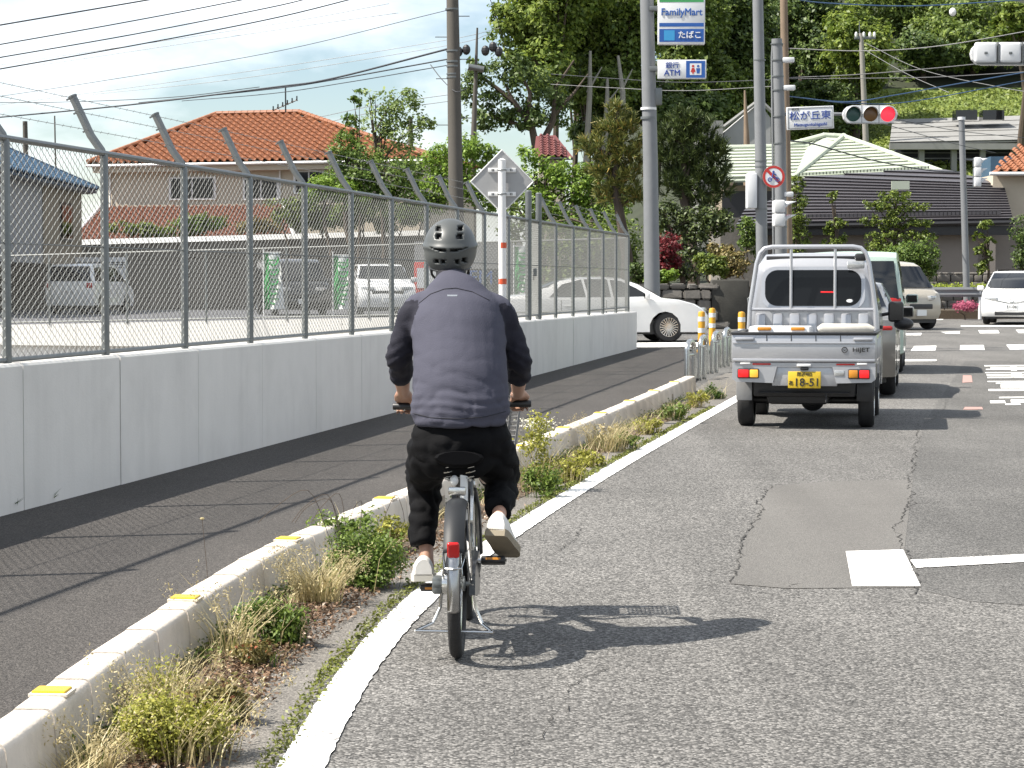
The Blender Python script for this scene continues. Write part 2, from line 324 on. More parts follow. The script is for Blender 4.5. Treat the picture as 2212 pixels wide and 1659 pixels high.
# road, gutter, footway
edge = offset(LINE, -0.10)
road = sheet('road', [(p.x, p.y) for p in edge]+[(2, 49), (-1, 58), (8, 84), (60, 84), (60, -6), (edge[0].x, -6)], 0, M_['asphalt'])
gut = sheet('gutter', [(p.x, p.y) for p in offset(KERB, -.03)]+[(2.9, 33), (4.4, 40), (5.2, 44)]+[(p.x, p.y) for p in reversed(edge) if p.y < 44], 0, M_['gutter'])
kb = offset(KERB, -.15)
sheet('footway', [(p.x, p.y) for p in kb]+[(2.75, 33.5), (3.55, 46.5), (wl(46.5).x+.1, 46.5), (wl(46.5, -.1).x, 46.5), (wl(1.8, -.1).x, 1.8), (kb[0].x, 1.8)], .002, M_['footway'])
def strip(name, pts, w_, dz, m, parent, jag=0.0):
    a = offset(pts, -w_/2); b = offset(pts, w_/2); mb = MB(); n = len(pts)
    j = lambda: rnd.uniform(-jag, jag)
    v = [(p.x+j(), p.y, gz(p.y)+dz) for p in a]+[(p.x+j(), p.y, gz(p.y)+dz) for p in b]
    mb.add(v, [(i, n+i, n+i+1, i+1) for i in range(n-1)]); return mb.build(name, m, parent)
strip('edge_line', smoothline(LINE, 700),   .148, .0055, M_['paint'], road, .004)
def mark(name, px, m='paint', dz=.0055, parent=road):
    pts = [G(x, y) for x, y in px]; mb = MB(); mb.add([(p.x, p.y, gz(p.y)+dz) for p in pts], [tuple(range(len(pts)))]); return mb.build(name, M_[m], parent)
# the two other surfacings of the lane, each a thin lift of its own
mark('old_lane_surface', [(2085, 780), (1995, 915), (1966, 1060), (1950, 1189), (1990, 1275), (2100, 1300), (2300, 1312), (2700, 1320), (2700, 780)], 'asphalt_old', .0015)
mark('repair_patch', [(1664, 1050), (1800, 1040), (1972, 1037), (1954, 1188), (1990, 1270), (1700, 1272), (1578, 1262), (1612, 1165)], 'asphalt_patch', .003)
def crack(px, w0=.012, seed=0):
    r_ = random.Random(seed); pts = [G(x, y) for x, y in px]; pts = smoothline(pts, max(8, int(length(pts)/.045)))
    n = len(pts); v = []; wob = 0.0
    for i, p in enumerate(pts):
        t = (pts[min(i+1, n-1)]-pts[max(i-1, 0)]).normalized(); s_ = Vector((t.y, -t.x, 0)); wob = wob*.75+r_.gauss(0, .012)
        ww = w0*(.15+1.1*r_.random()**1.6)*(1 if 0 < i < n-1 else .1); q = p+s_*wob
        a, b = q-s_*ww/2, q+s_*ww/2; v += [(a.x, a.y, gz(a.y)+.0045), (b.x, b.y, gz(b.y)+.0045)]
    mb = MB(); mb.add(v, [(2*i, 2*i+1, 2*i+3, 2*i+2) for i in range(n-1)]); return mb.build('crack', M_['crack'], road)
for k, c in enumerate([[(1664, 1048), (1640, 1100), (1612, 1165), (1592, 1215), (1577, 1262)], [(1985, 915), (1978, 980), (1964, 1058)], [(1975, 1060), (1950, 1100), (1946, 1150), (1952, 1188), (1988, 1272), (1960, 1285)], [(1945, 1110), (1990, 1085)], [(1955, 1165), (2010, 1172)],
        [(1235, 1500), (1275, 1462), (1330, 1440)], [(1205, 1195), (1240, 1160), (1260, 1140)], [(1380, 1032), (1440, 1026), (1530, 1022)], [(1966, 1088), (2212, 1075)], [(1980, 1028), (2180, 1024)], [(1700, 1272), (1730, 1262)], [(1100, 1650), (1220, 1525)], [(2060, 850), (2010, 915)], [(1810, 1095), (1880, 1090)]]):
    crack(c, .011 if k < 3 else .006, k)
mark('stop_diamond', [(1827, 1192.6), (1951, 1189), (1988.6, 1268), (1841, 1268)])
mark('bay_line', [(1966, 1211.5), (2560, 1182), (2560, 1196), (1979, 1228.8)], dz=.006)
def z2(x, y): return ((2000+x*.2411)/1.0542, (560+y*.2411)/1.0542)
for q in ([(305, 995), (340, 948), (550, 945), (540, 990)], [(770, 985), (775, 940), (995, 938), (1005, 985)], [(1245, 985), (1210, 935), (1440, 932), (1480, 982)], [(1700, 982), (1650, 932), (1870, 930), (1930, 980)]):
    mark('crossing_bar', [z2(*p) for p in q])
for q in ([(150, 845), (150, 828), (410, 824), (402, 846)], [(640, 829), (590, 814), (770, 809), (772, 829)], [(960, 827), (945, 798), (1130, 797), (1145, 826)], [(1325, 825), (1300, 794), (1480, 793), (1520, 823)]):
    mark('crossing_bar', [z2(*p) for p in q])
mark('stop_line', [z2(*p) for p in ((150, 1093), (150, 1075), (540, 1074), (556, 1082), (540, 1090))])
mark('far_line', [z2(*p) for p in ((780, 764), (780, 752), (1600, 751), (1600, 764))])
for q in ([(545, 662), (545, 655), (835, 652), (815, 662)], [(545, 682), (545, 675), (690, 673), (670, 682)], [(545, 700), (545, 693), (620, 691), (600, 700)]): mark('far_chevron', [z2(*p) for p in q])
# road lettering seen almost edge-on: bars of two characters
BARS = [(1000, 1130, 1400, 10), (1060, 1150, 1500, 12), (1015, 1165, 1420, 9), (1250, 1138, 1300, 45), (1010, 1196, 1500, 9), (1020, 1218, 1460, 9), (1028, 1240, 1500, 11), (1255, 1200, 1350, 50), (1030, 1280, 1500, 8), (1110, 1296, 1500, 9), (1155, 1312, 1480, 36), (1040, 1356, 1420, 18), (1140, 1430, 1460, 12), (1055, 1466, 1195, 24), (1250, 1456, 1460, 30), (1200, 1494, 1340, 12)]
for (x, y, x1, h) in BARS: mark('lettering_stroke', [z2(x+4, y+h), z2(x, y), z2(x1, y-2), z2(x1+8, y+h-2)])
mark('red_survey_mark', [z2(795, 1295), z2(800, 1225), z2(880, 1225), z2(890, 1290)], 'paint_red')
mark('red_survey_mark', [z2(800, 1550), z2(820, 1525), z2(980, 1525), z2(990, 1548)], 'paint_red')
mark('side_road_line', [(1350, 752.5), (1350, 742.5), (1520, 741), (1520, 751)], dz=.02)
# ------------------------------------------------------------------ kerb of separate blocks
kerb = bpy.data.objects.new('kerb', None); link(kerb); tag(kerb, kind='structure')
BL = .515; KL = length(KERB); nB = int(KL/BL); KS = smoothline(KERB, nB*8+1)
def kerb_mesh(l, notch=False):
    r_ = .028; prof = [(.015, 0), (.004, KH-r_-.02)]+[(-r_+r_*math.cos(a)+.002, KH-r_+r_*math.sin(a)) for a in [R(t) for t in (0, 22, 45, 68, 90)]]+[(-.12, KH), (-.15, KH-.03), (-.155, 0)]
    mb = MB()
    if not notch: mb.prism(prof, 'y', 0, l)
    else:
        c = .105; n0 = l*.66
        mb.prism(prof, 'y', 0, n0)
        up = [(.007, c), (.004, KH-r_-.02)]+prof[2:-1]+[(-.153, c)]; mb.prism(up, 'y', n0, l)
    me = mb.mesh('block', True); me.materials.append(M_['kerb']); return me
km = kerb_mesh(BL-.011); kn = kerb_mesh(BL-.011, True)
rf = MB(); rf.rbox(-.055, .055, -.05, .05, 0, .014, .005); rfm = rf.mesh('reflector'); rfm.materials.append(M_['yellow'])
rb = MB(); rb.rbox(-.062, .066, -.062, .062, -.004, .008, .003); rbm = rb.mesh('reflector_base'); rbm.materials.append(M_['kerb'])
first = min(range(nB), key=lambda i: abs(KS[i*8+4].y-6.99)) % 4
for i in range(nB):
    p = KS[i*8]; q = KS[(i+1)*8]; d = q-p; M = Matrix.Translation(p)@Matrix.Rotation(-math.atan2(d.x, d.y), 4, 'Z')
    nt_ = (i % 12) == (first+2) % 12 if i > first+3 else i == first+1
    o = inst('block', kn if nt_ else km, kerb, M@Matrix.Scale((d.length)/BL, 4, (0, 1, 0))@Matrix.Rotation(rnd.gauss(0, .004), 4, 'Y'))
    if i % 4 == first:
        c = inst('reflector', rfm, o, Matrix.Translation((-.068, BL*.5, KH+.002))); inst('reflector_base', rbm, o, Matrix.Translation((-.068, BL*.5, KH+.001)))
# ------------------------------------------------------------------ concrete wall round the basin, of panels
POSTY = [12.98-1.77*2, 12.98-1.77]+[12.98+1.77*k for k in range(12)]+[34.1, 35.0, 36.6, 38.4, 40.2, 41.95, 43.7, 45.5]
def ztop(Y): return 1.07+.03*(Y-14.7)/30.8
wall = thing('concrete_wall', 'long pale grey concrete wall of tall panels beside the footway', 'wall', wl(8, FACE))
ys = [5.9+1.77*k for k in range(-1, 23)]; ys = [y for y in ys if y < 44.7]+[46.05]
for i in range(len(ys)-1):
    a, b = ys[i]+.006, ys[i+1]-.006; mb = MB()
    A, B = wl(a, FACE), wl(b, FACE); A2, B2 = wl(a, FACE-.24), wl(b, FACE-.24); pr = rnd.uniform(-.002, .003)
    f = lambda p, z: Vector((p.x, p.y, z))+WN*pr
    za, zb = ztop(a), ztop(b); g0, g1 = gz(a)-.25, gz(b)-.25; c = .018
    v = [f(A, g0), f(B, g1), f(B, zb-c), f(A, za-c), f(A-WN*c, za), f(B-WN*c, zb), f(B2, zb), f(A2, za), f(A2, -2.6), f(B2, -2.6)]
    mb.add([p-wall.location for p in v], [(0, 1, 2, 3), (3, 2, 5, 4), (4, 5, 6, 7), (7, 6, 9, 8), (0, 3, 4, 7, 8), (1, 9, 6, 5, 2)]); mb.build('panel', M_['wall'], wall)
# far side of the basin
FC = Vector((2.30, 45.75, 0)); FD = (Vector((-16, 50.7, 0))-FC); FL = FD.length; FD.normalize(); FN = Vector((FD.y, -FD.x, 0))
if FN.y > 0: FN = -FN
def fztop(s): return 1.08-.36*s/16.4
wall2 = thing('concrete_wall', 'lower pale concrete wall along the far side of the fenced basin', 'wall', FC)
for i in range(9):
    a, b = i*2.02+.006, (i+1)*2.02-.006; mb = MB(); v = []
    for s in (a, b):
        p = FD*s
        for off, z in ((0, fztop(s)), (-.24, fztop(s)), (-.24, -2.6), (0, -2.6)): q = p-FN*(-off); v.append(Vector((q.x, q.y, z)))
    mb.add(v, [(0, 1, 2, 3), (4, 7, 6, 5), (0, 4, 5, 1), (3, 2, 6, 7), (0, 3, 7, 4), (1, 5, 6, 2)]); mb.build('panel', M_['wall'], wall2)
# ------------------------------------------------------------------ chain-link fences
FHt = 1.42
def mesh_panel(wd, ht, pitch=.05, r=.0023):
    mb = MB(); n = int(wd/pitch)
    for k in range(n):
        x = (k+.5)*wd/n; m_ = int(ht/(pitch*.62)); pts = []
        for j in range(m_+1): pts.append((x+(pitch*.52 if (j+k) % 2 else -pitch*.52)*1.0, (.003 if (j+k) % 2 else -.003), ht*j/m_))
        v = []; f = []
        for i, p in enumerate(pts):
            for a in range(3): v.append((p[0]+r*1.3*math.cos(a*2.094), p[1]+r*1.3*math.sin(a*2.094), p[2]))
        for i in range(len(pts)-1):
            for a in range(3): f.append((i*3+a, i*3+(a+1) % 3, i*3+3+(a+1) % 3, i*3+3+a))
        mb.add(v, f)
    me = mb.mesh('chain_link_mesh'); me.materials.append(M_['wire']); return me
mesh177 = mesh_panel(1.77, FHt)
def mat_frame(o, x, z=Vector((0, 0, 1))):
    x = x.normalized(); y = z.cross(x).normalized(); zz = x.cross(y); M = Matrix((x, y, zz)).transposed().to_4x4(); M.translation = o; return M
fence = thing('chain_link_fence', 'tall grey chain-link fence with bent barbed-wire arms on the concrete wall', 'fence', wl(8)+Vector((0, 0, 1.07)))
fo = Vector(fence.location)
def rtop(Y): return 2.53+.10*(Y-14.7)/30.8
arm = []
for Y in POSTY:
    b = wl(Y)+Vector((0, 0, ztop(Y)-.02)); gate = Y in (34.1, 35.0); mb = MB()
    if gate:
        mb.cyl(b-fo, wl(Y)+Vector((0, 0, rtop(Y)+.42))-fo, .048, n=12); mb.cyl(wl(Y)+Vector((0, 0, rtop(Y)+.42))-fo, wl(Y)+Vector((0, 0, rtop(Y)+.44))-fo, .052, .03, n=12)
        mb.build('gate_post', M_['steel'], fence, True)
    else:
        t = wl(Y)+Vector((0, 0, rtop(Y)-.03)); q = t-WN*.10+Vector((0, 0, .16)); tip = t-WN*.235+Vector((0, 0, .44)); arm.append((t, tip))
        mb.tube([b-fo, t-fo, t-WN*.02+Vector((0, 0, .05))-fo, q-fo, tip-fo], .030, 8); mb.cyl(tip-fo, tip+(tip-q).normalized()*.012-fo, .034, n=8)
        for k in (.45, .75, .98):
            h = t.lerp(tip, k)-fo; mb.cyl(h-WN*.03, h-WN*.055-Vector((0, 0, .012)), .008, n=5)
        mb.build('post', M_['steel'], fence, True)
for i in range(len(POSTY)-1):
    a, b = POSTY[i], POSTY[i+1]; A = wl(a); B = wl(b)
    for nm, h0, h1, r_ in (('top_rail', rtop(a), rtop(b), .021), ('bottom_rail', rtop(a)-FHt-.02, rtop(b)-FHt-.02, .017)):
        MB().cyl(A+Vector((0, 0, h0))-fo, B+Vector((0, 0, h1))-fo, r_, n=8).build(nm, M_['steel'], fence, True)
    MB().cyl(A+Vector((0, 0, rtop(a)-.68))-fo, B+Vector((0, 0, rtop(b)-.68))-fo, .004, n=5).build('tension_wire', M_['wire'], fence)
    if (a, b) != (34.1, 35.0) or True:
        d = B-A; M = mat_frame(A+Vector((0, 0, rtop(a)-FHt-.01))-fo, Vector((d.x, d.y, rtop(b)-rtop(a)))); o = inst('chain_link_mesh', mesh177, fence, M@Matrix.Scale(d.length/1.77, 4, (1, 0, 0))); tag(o, kind='stuff')
for k in (.45, .75, .98):
    mb = MB()
    for i in range(len(arm)-1):
        p0 = arm[i][0].lerp(arm[i][1], k)-fo; p1 = arm[i+1][0].lerp(arm[i+1][1], k)-fo
        mb.tube([p0, p1], .0022, 4, False)
        for j in range(12): c = p0.lerp(p1, (j+.5)/12); mb.tube([c+Vector((.006, 0, .010)), c-Vector((.006, 0, .010))], .0014, 3, False)
    mb.build('barbed_wire', M_['wire'], fence)
MB().rbox(-.05, .05, -.03, .03, 0, .12, .01).build('gate_latch', M_['steel'], fence, loc=wl(34.55)+Vector((0, 0, 1.75))-fo)
fence2 = thing('chain_link_fence', 'far low chain-link fence between the basin and the car park', 'fence', FC+Vector((0, 0, 1.08))); fo = Vector(fence2.location); F2H = 1.5
for i in range(10):
    s = i*1.82; b = FC+FD*s+Vector((0, 0, fztop(s)-.02)); tz = fztop(s)+F2H
    MB().cyl(b-fo, FC+FD*s+Vector((0, 0, tz))-fo, .026, n=8).build('post', M_['steel'], fence2, True)
    if i < 9:
        s1 = s+1.82; A = FC+FD*s; B = FC+FD*s1
        for nm, h in (('top_rail', F2H), ('bottom_rail', .05)): MB().cyl(A+Vector((0, 0, fztop(s)+h))-fo, B+Vector((0, 0, fztop(s1)+h))-fo, .018, n=8).build(nm, M_['wire'], fence2, True)
        d = B-A; M = mat_frame(A+Vector((0, 0, fztop(s)+.06))-fo, Vector((d.x, d.y, fztop(s1)-fztop(s)))); tag(inst('chain_link_mesh', mesh177, fence2, M@Matrix.Scale(1.82/1.77, 4, (1, 0, 0))), kind='stuff')
# ------------------------------------------------------------------ car park beyond the basin, terrain
mb = MB(); v = [(2.2, 47.2, .70), (-60, 66, .70), (-60, 105, .70), (3.0, 105, .70)]; lo = [(x, y, .2) for x, y, z in v]
mb.add(v+lo, [(0, 3, 2, 1), (0, 1, 5, 4), (1, 2, 6, 5), (2, 3, 7, 6), (3, 0, 4, 7)]); 
mb.add([(2.1, 46.6, .70), (-15.5, 51.3, .70), (-60, 66, .70), (2.2, 47.2, .70)], [(0, 1, 2, 3)])
tag(mb.build('car_park', M_['lot']), kind='structure')
def hz(x, y):
    # wooded hill on the right, falling away to the left
    t = min(1, max(0, (y-112)/140)); s = t*t*(3-2*t)*46*min(1, max(0, (x-1)/24)); s = min(s, 25.0); return .7+s+1.2*noise.noise(Vector((x*.05, y*.05, 3)))*t
nx, ny = 70, 50; X = np.linspace(-30, 120, nx); Yv = np.linspace(108, 300, ny); v = np.array([(x, y, hz(x, y)) for y in Yv for x in X])
f = np.array([(j*nx+i, j*nx+i+1, (j+1)*nx+i+1, (j+1)*nx+i) for j in range(ny-1) for i in range(nx-1)])
M_['grass'] = mat('rough hillside grass', (.17, .23, .05), .9, var=.35, vs=.5, bump=.6, bs=8, stain=.35)
M_['undergrowth'] = mat('dark undergrowth', (.028, .036, .014), .95, var=.5, vs=.6, bump=.8, bs=4, stain=.4)
hl_ = tag(npmesh('hillside', v, f, M_['undergrowth'], None, True), kind='structure'); hl_.data.materials.append(M_['grass'])
for pg in hl_.data.polygons:
    c = pg.center
    if (c.x > .155*c.y+4*noise.noise(c*.06) and c.y < 166+4*noise.noise(c*.1)) or c.y < 132: pg.material_index = 1
# ================================================================== CYCLIST AND BICYCLE
BO = G(988, 1421); BHEAD = -R(1.5)
M_['jacket'] = mat('slate jacket fabric', (.080, .081, .112), .85, var=.10, vs=9, bump=.25, bs=220, spec=.25)
M_['jacket_dark'] = mat('jacket seam', (.012, .012, .018), .85, var=.1)
M_['trouser'] = mat('black trouser fabric', (.006, .006, .007), .85, var=.25, vs=8, bump=.2, bs=160, spec=.12)
M_['sleeve'] = mat('dark navy sleeve fabric', (.022, .022, .034), .85, var=.12, vs=9, bump=.25, bs=200, spec=.25)
M_['saddle'] = mat('black saddle', (.006, .006, .007), .8, var=.2, spec=.06)
M_['skin'] = mat('skin', (.50, .28, .19), .5, var=.08, vs=12, bump=.05, bs=90)
M_['hair'] = mat('dark hair', (.02, .015, .012), .6, var=.3, vs=60, bump=.6, bs=160)
M_['helmet'] = mat('matt grey helmet shell', (.088, .095, .093), .42, var=.06, vs=12)
M_['shoe'] = mat('white leather shoe', (.72, .70, .66), .5, var=.06, vs=14, bump=.08, bs=60)
M_['sole'] = mat('tan rubber sole', (.34, .29, .21), .8, var=.15, vs=20)
M_['soleb'] = mat('pale rubber sole', (.66, .63, .56), .8, var=.1, vs=20)
M_['fender'] = mat('matt dark fender', (.026, .028, .031), .5, var=.1, vs=10, spec=.25)
M_['frame'] = mat('dark frame paint', (.03, .032, .036), .35, var=.15, vs=10, coat=.3)
M_['basket'] = mat('grey woven basket', (.28, .28, .28), .6, var=.15, vs=30)
M_['bikered'] = mat('red reflector', (.6, .01, .01), .2, var=.1, vs=60)
M_['chrome'] = mat('dull chrome', (.5, .5, .5), .25, metal=1.0, var=.3, vs=30)
def Lp(px, py, u):
    Y = BO.y+u; d = ray(px, py); t = Y/d.y
    return Vector((d.x*t-BO.x-u*.026, u, CAMZ+d.z*t-BO.z))
def catmull(arr, k):
    a = [np.array(x, float) for x in arr]; a = [2*a[0]-a[1]]+a+[2*a[-1]-a[-2]]; o = []
    for i in range(1, len(a)-2):
        for j in range(k):
            t = j/k; p, q, r_, s = a[i-1], a[i], a[i+1], a[i+2]
            o.append(.5*((2*q)+(r_-p)*t+(2*p-5*q+4*r_-s)*t*t+(3*q-p-3*r_+s)*t**3))
    o.append(a[-2]); return o
def loft(mb, secs, n=18, k=5, up=(0, 1, 0), cap=True):
    # secs: (point, half width, half depth); a rounded tube through them
    S = catmull([(*p, a, b) for p, a, b in secs], k); up = Vector(up); v = []; f = []; N = len(S)
    for i, s in enumerate(S):
        t = Vector(S[min(i+1, N-1)][:3]-S[max(i-1, 0)][:3]).normalized(); b = (up-t*up.dot(t))
        b = b.normalized() if b.length > 1e-5 else t.orthogonal().normalized()
        a = t.cross(b)
        for j in range(n):
            w_ = 2*math.pi*j/n; v.append(Vector(s[:3])+a*math.cos(w_)*s[3]+b*math.sin(w_)*s[4])
    for i in range(N-1):
        for j in range(n): j2 = (j+1) % n; f.append((i*n+j, i*n+j2, (i+1)*n+j2, (i+1)*n+j))
    if cap: f.append(tuple(range(n-1, -1, -1))); f.append(tuple((N-1)*n+j for j in range(n)))
    mb.add(v, f); return mb
def ball(mb, c, rx, ry, rz, n=16, m=10, M=None):
    v = []; f = []; c = Vector(c)
    for i in range(1, m):
        for j in range(n):
            a = math.pi*i/m; b = 2*math.pi*j/n; q = Vector((rx*math.sin(a)*math.cos(b), ry*math.sin(a)*math.sin(b), rz*math.cos(a))); v.append(c+(M@q if M is not None else q))
    t = Vector((0, 0, rz)); v += [c+(M@t if M is not None else t), c-(M@t if M is not None else t)]; T = len(v)-2
    for i in range(m-2):
        for j in range(n): f.append((i*n+j, i*n+n+j, i*n+n+(j+1) % n, i*n+(j+1) % n))
    for j in range(n): f.append((T, j, (j+1) % n)); f.append((T+1, (m-2)*n+(j+1) % n, (m-2)*n+j))
    return mb.add(v, f)
def fuse(mb, name, m, parent, voxel, smooth=6, fac=.5, disp=None):
    # unite overlapping closed shapes into one continuous skin
    me = mb.mesh(name); o = bpy.data.objects.new(name, me); link(o)
    rm = o.modifiers.new('r', 'REMESH'); rm.mode = 'VOXEL'; rm.voxel_size = voxel; rm.use_smooth_shade = True
    if smooth: sm = o.modifiers.new('s', 'SMOOTH'); sm.iterations = smooth; sm.factor = fac
    bpy.context.view_layer.update(); dg = bpy.context.evaluated_depsgraph_get(); m2 = bpy.data.meshes.new_from_object(o.evaluated_get(dg))
    bpy.data.objects.remove(o); m2.name = name
    if disp:
        nr = [v.normal.copy() for v in m2.vertices]
        for v, n_ in zip(m2.vertices, nr): v.co += n_*disp(v.co)
        m2.update()
    m2.polygons.foreach_set('use_smooth', [True]*len(m2.polygons)); m2.materials.clear(); m2.materials.append(m)
    o = bpy.data.objects.new(name, m2); link(o, parent); return o
# -------- person
mb = MB()
HC = Lp(972, 545, .60)
SH = {'l': Lp(897, 676, .49), 'r': Lp(1078, 678, .49)}
EL = {'l': Lp(862, 768, .53), 'r': Lp(1121, 772, .53)}
WR = {'l': Lp(871, 846, .78), 'r': Lp(1119, 848, .78)}
GR = {'l': Lp(872, 878, .87), 'r': Lp(1124, 872, .87)}
loft(mb, [(Lp(996, 985, .30), .15, .12), (Lp(995, 930, .30), .17, .13), (Lp(992, 850, .33), .155, .115), (Lp(985, 740, .42), .165, .12), (Lp(978, 670, .49), .15, .10), (Lp(974, 628, .53), .08, .075), (Lp(973, 600, .55), .052, .056), (Lp(972, 578, .57), .05, .055), (HC+Vector((0, .01, .0)), .05, .06)])
ball(mb, HC+Vector((0, .005, .02)), .076, .098, .105); ball(mb, HC+Vector((0, .05, -.05)), .056, .055, .055)
ball(mb, HC+Vector((0, .108, -.005)), .012, .017, .02); ball(mb, HC+Vector((0, .098, -.055)), .022, .012, .010)      # nose, mouth
for s in (-1, 1): ball(mb, HC+Vector((s*.079, .0, -.012)), .012, .02, .032); ball(mb, HC+Vector((s*.03, .088, .012)), .014, .012, .009)   # ears, eyes
for s in ('l', 'r'):
    sg = -1 if s == 'l' else 1
    loft(mb, [(SH[s]+Vector((-sg*.06, 0, .0)), .05, .05), (SH[s]+Vector((-sg*.01, 0, -.01)), .044, .046), (EL[s], .034, .036), (EL[s].lerp(WR[s], .55), .037, .039), (WR[s], .027, .031)], n=14, up=(0, 0, 1))
    g = GR[s]; w_ = WR[s]
    # palm on the grip, fingers closing round it (the grip runs across, along x)
    loft(mb, [(w_, .026, .030), (w_.lerp(g, .45)+Vector((0, 0, .014)), .040, .021), (g+Vector((0, .0, .030)), .044, .017), (g+Vector((0, .022, .030)), .040, .014)], n=12, up=(0, 0, 1))
    for k in range(4):
        x = (k-1.5)*.0205*(1 if sg > 0 else -1); ln = (.9, 1.0, .96, .8)[k]; rr = .0088 if k < 3 else .0078
        pts = [g+Vector((x, .012, .032)), g+Vector((x, .038*ln, .022)), g+Vector((x, .042*ln, -.004)), g+Vector((x, .024*ln, -.027)), g+Vector((x, .001, -.030))]
        loft(mb, [(p, rr*(1-.07*i), rr*(1-.07*i)) for i, p in enumerate(pts)], n=8, k=4, up=(1, 0, 0))
    xs = -sg*.042; pts = [g+Vector((xs*.75, -.02, .022)), g+Vector((xs, .004, .005)), g+Vector((xs*.95, .022, -.016)), g+Vector((xs*.75, .018, -.030))]
    loft(mb, [(p, .0105-.0009*i, .0105-.0009*i) for i, p in enumerate(pts)], n=8, k=4, up=(1, 0, 0))
HIP = {'l': Lp(948, 962, .32), 'r': Lp(1046, 962, .32)}
KN = {'l': Lp(917, 1030, .69), 'r': Lp(1086, 1062, .62)}
AN = {'l': Lp(921, 1203, .48), 'r': Lp(1078, 1114, .19)}
FT = {'l': Lp(914, 1262, .55), 'r': Lp(1086, 1172, .27)}
for s in ('l', 'r'):
    loft(mb, [(HIP[s]+Vector((0, 0, .05)), .085, .085), (HIP[s], .088, .09), (HIP[s].lerp(KN[s], .5), .075, .08), (KN[s], .052, .055), (KN[s].lerp(AN[s], .35), .05, .055), (KN[s].lerp(AN[s], .8), .034, .037), (AN[s], .030, .034), (AN[s]+Vector((0, .01, -.05)), .033, .042), (FT[s]+Vector((0, .02, .03)), .03, .02)], n=14)
person = fuse(mb, 'person', M_['skin'], None, .0062, 3)
person.location = BO; person.rotation_euler = (0, 0, BHEAD)
tag(person, 'cyclist from behind in grey helmet, slate jacket and black trousers, riding', 'person')
# -------- jacket
def folds(c):
    q = Vector((c.x*9, c.y*9, c.z*22)); a = noise.noise(q)*.0055; b = noise.noise(Vector((c.x*4, c.y*4, c.z*6)))*.008
    d = 0.0
    for s in ('l', 'r'):
        t = max(0, 1-(c-EL[s]).length/.13); d += t*.007*math.sin((c.z*1.0+abs(c.x)*.6)*150)
        t = max(0, 1-(c-(SH[s]+Vector((0, -.05, -.11)))).length/.12); d += t*.006*math.sin((c.z*.8+c.x*(1 if s == 'l' else -1)*1.2)*90)
    hem = max(0, 1-abs(c.z-Lp(0, 880, .3).z)/.10); d += hem*.004*math.sin(c.z*170+math.sin(c.x*16)*1.6)
    r1 = (1-abs(noise.noise(Vector((c.x*7+c.z*5, c.y*5, c.z*10-c.x*4)))))**6; r2 = (1-abs(noise.noise(Vector((c.x*6-c.z*7+9, c.y*5, c.z*9+c.x*5)))))**6
    wgt = .25+.9*max(0, min(1, (Lp(0, 760, .4).z-c.z)/.25))+.6*(abs(c.x) > .2)
    return a*.3+b*.7+d*.7-(r1+r2)*.0055*min(1.2, wgt)
mb = MB()
loft(mb, [(Lp(994, 921, .29), .185, .150), (Lp(994, 905, .29), .202, .165), (Lp(994, 884, .30), .210, .170), (Lp(993, 825, .33), .203, .160), (Lp(992, 745, .40), .200, .152), (Lp(988, 695, .45), .200, .145), (Lp(983, 660, .48), .178, .125), (Lp(979, 632, .50), .138, .10), (Lp(976, 612, .53), .090, .08), (Lp(974, 597, .55), .062, .066)], n=26)
CU = {s: EL[s].lerp(WR[s], .54) for s in 'lr'}
for s in ('l', 'r'):
    sg = -1 if s == 'l' else 1
    loft(mb, [(SH[s]+Vector((-sg*.07, 0, .02)), .075, .085), (SH[s], .070, .074), (SH[s].lerp(EL[s], .5)+Vector((sg*.002, 0, 0)), .061, .065), (EL[s]+Vector((-sg*.002, -.004, 0)), .057, .058), (EL[s].lerp(CU[s], .55), .054, .056), (CU[s], .046, .048)], n=16, up=(0, 0, 1))
    loft(mb, [(EL[s].lerp(CU[s], .72), .053, .054), (EL[s].lerp(CU[s], .80), .058, .060), (CU[s]+(CU[s]-EL[s])*.02, .052, .055)], n=16, k=3, up=(0, 0, 1))
jacket = fuse(mb, 'jacket', M_['jacket'], person, .010, 4, disp=folds)
jacket.data.materials.append(M_['sleeve'])
def segd(c, a, b): t = max(0, min(1, (c-a).dot(b-a)/(b-a).length_squared)); return (c-a.lerp(b, t)).length, t
for pg in jacket.data.polygons:
    c = pg.center
    for s, sg in (('l', -1), ('r', 1)):
        d1, t1 = segd(c, SH[s]+Vector((-sg*.02, 0, -.02)), EL[s]); d2, t2 = segd(c, EL[s], CU[s]+(CU[s]-EL[s])*.2)
        arm_x = SH[s].x-sg*(.035-.10*max(0, SH[s].z-c.z-.04)*0)
        if (d1 < .092 or d2 < .09) and sg*(c.x-arm_x) > -.0+.10*max(0, (c.z-SH[s].z)): pg.material_index = 1

jb = BVHTree.FromPolygons([v.co for v in jacket.data.vertices], [p.vertices[:] for p in jacket.data.polygons])
Mi = (Matrix.Translation(BO)@Matrix.Rotation(BHEAD, 4, 'Z')).inverted()
def on_jacket(px, py, lift=.0015, tree=None):
    # where the line of sight through a photograph point meets the cloth
    o = Mi@Vector((0, 0, CAMZ)); d = (Mi.to_3x3()@ray(px, py)).normalized(); h = (tree or jb).ray_cast(o, d); return h[0]-d*lift if h[0] else None
def seam(pts, r=.0016, name='seam', m='jacket_dark', parent=None):
    pp = []
    for i in range(len(pts)-1):
        for k in range(14):
            t = k/14; q = on_jacket(pts[i][0]*(1-t)+pts[i+1][0]*t, pts[i][1]*(1-t)+pts[i+1][1]*t)
            if q: pp.append(q)
    if len(pp) > 3: MB().tube(pp, r, 5).build(name, M_[m], parent or jacket, True)
seam([(905, 655), (930, 635), (960, 624), (985, 622), (1020, 630), (1060, 650)])
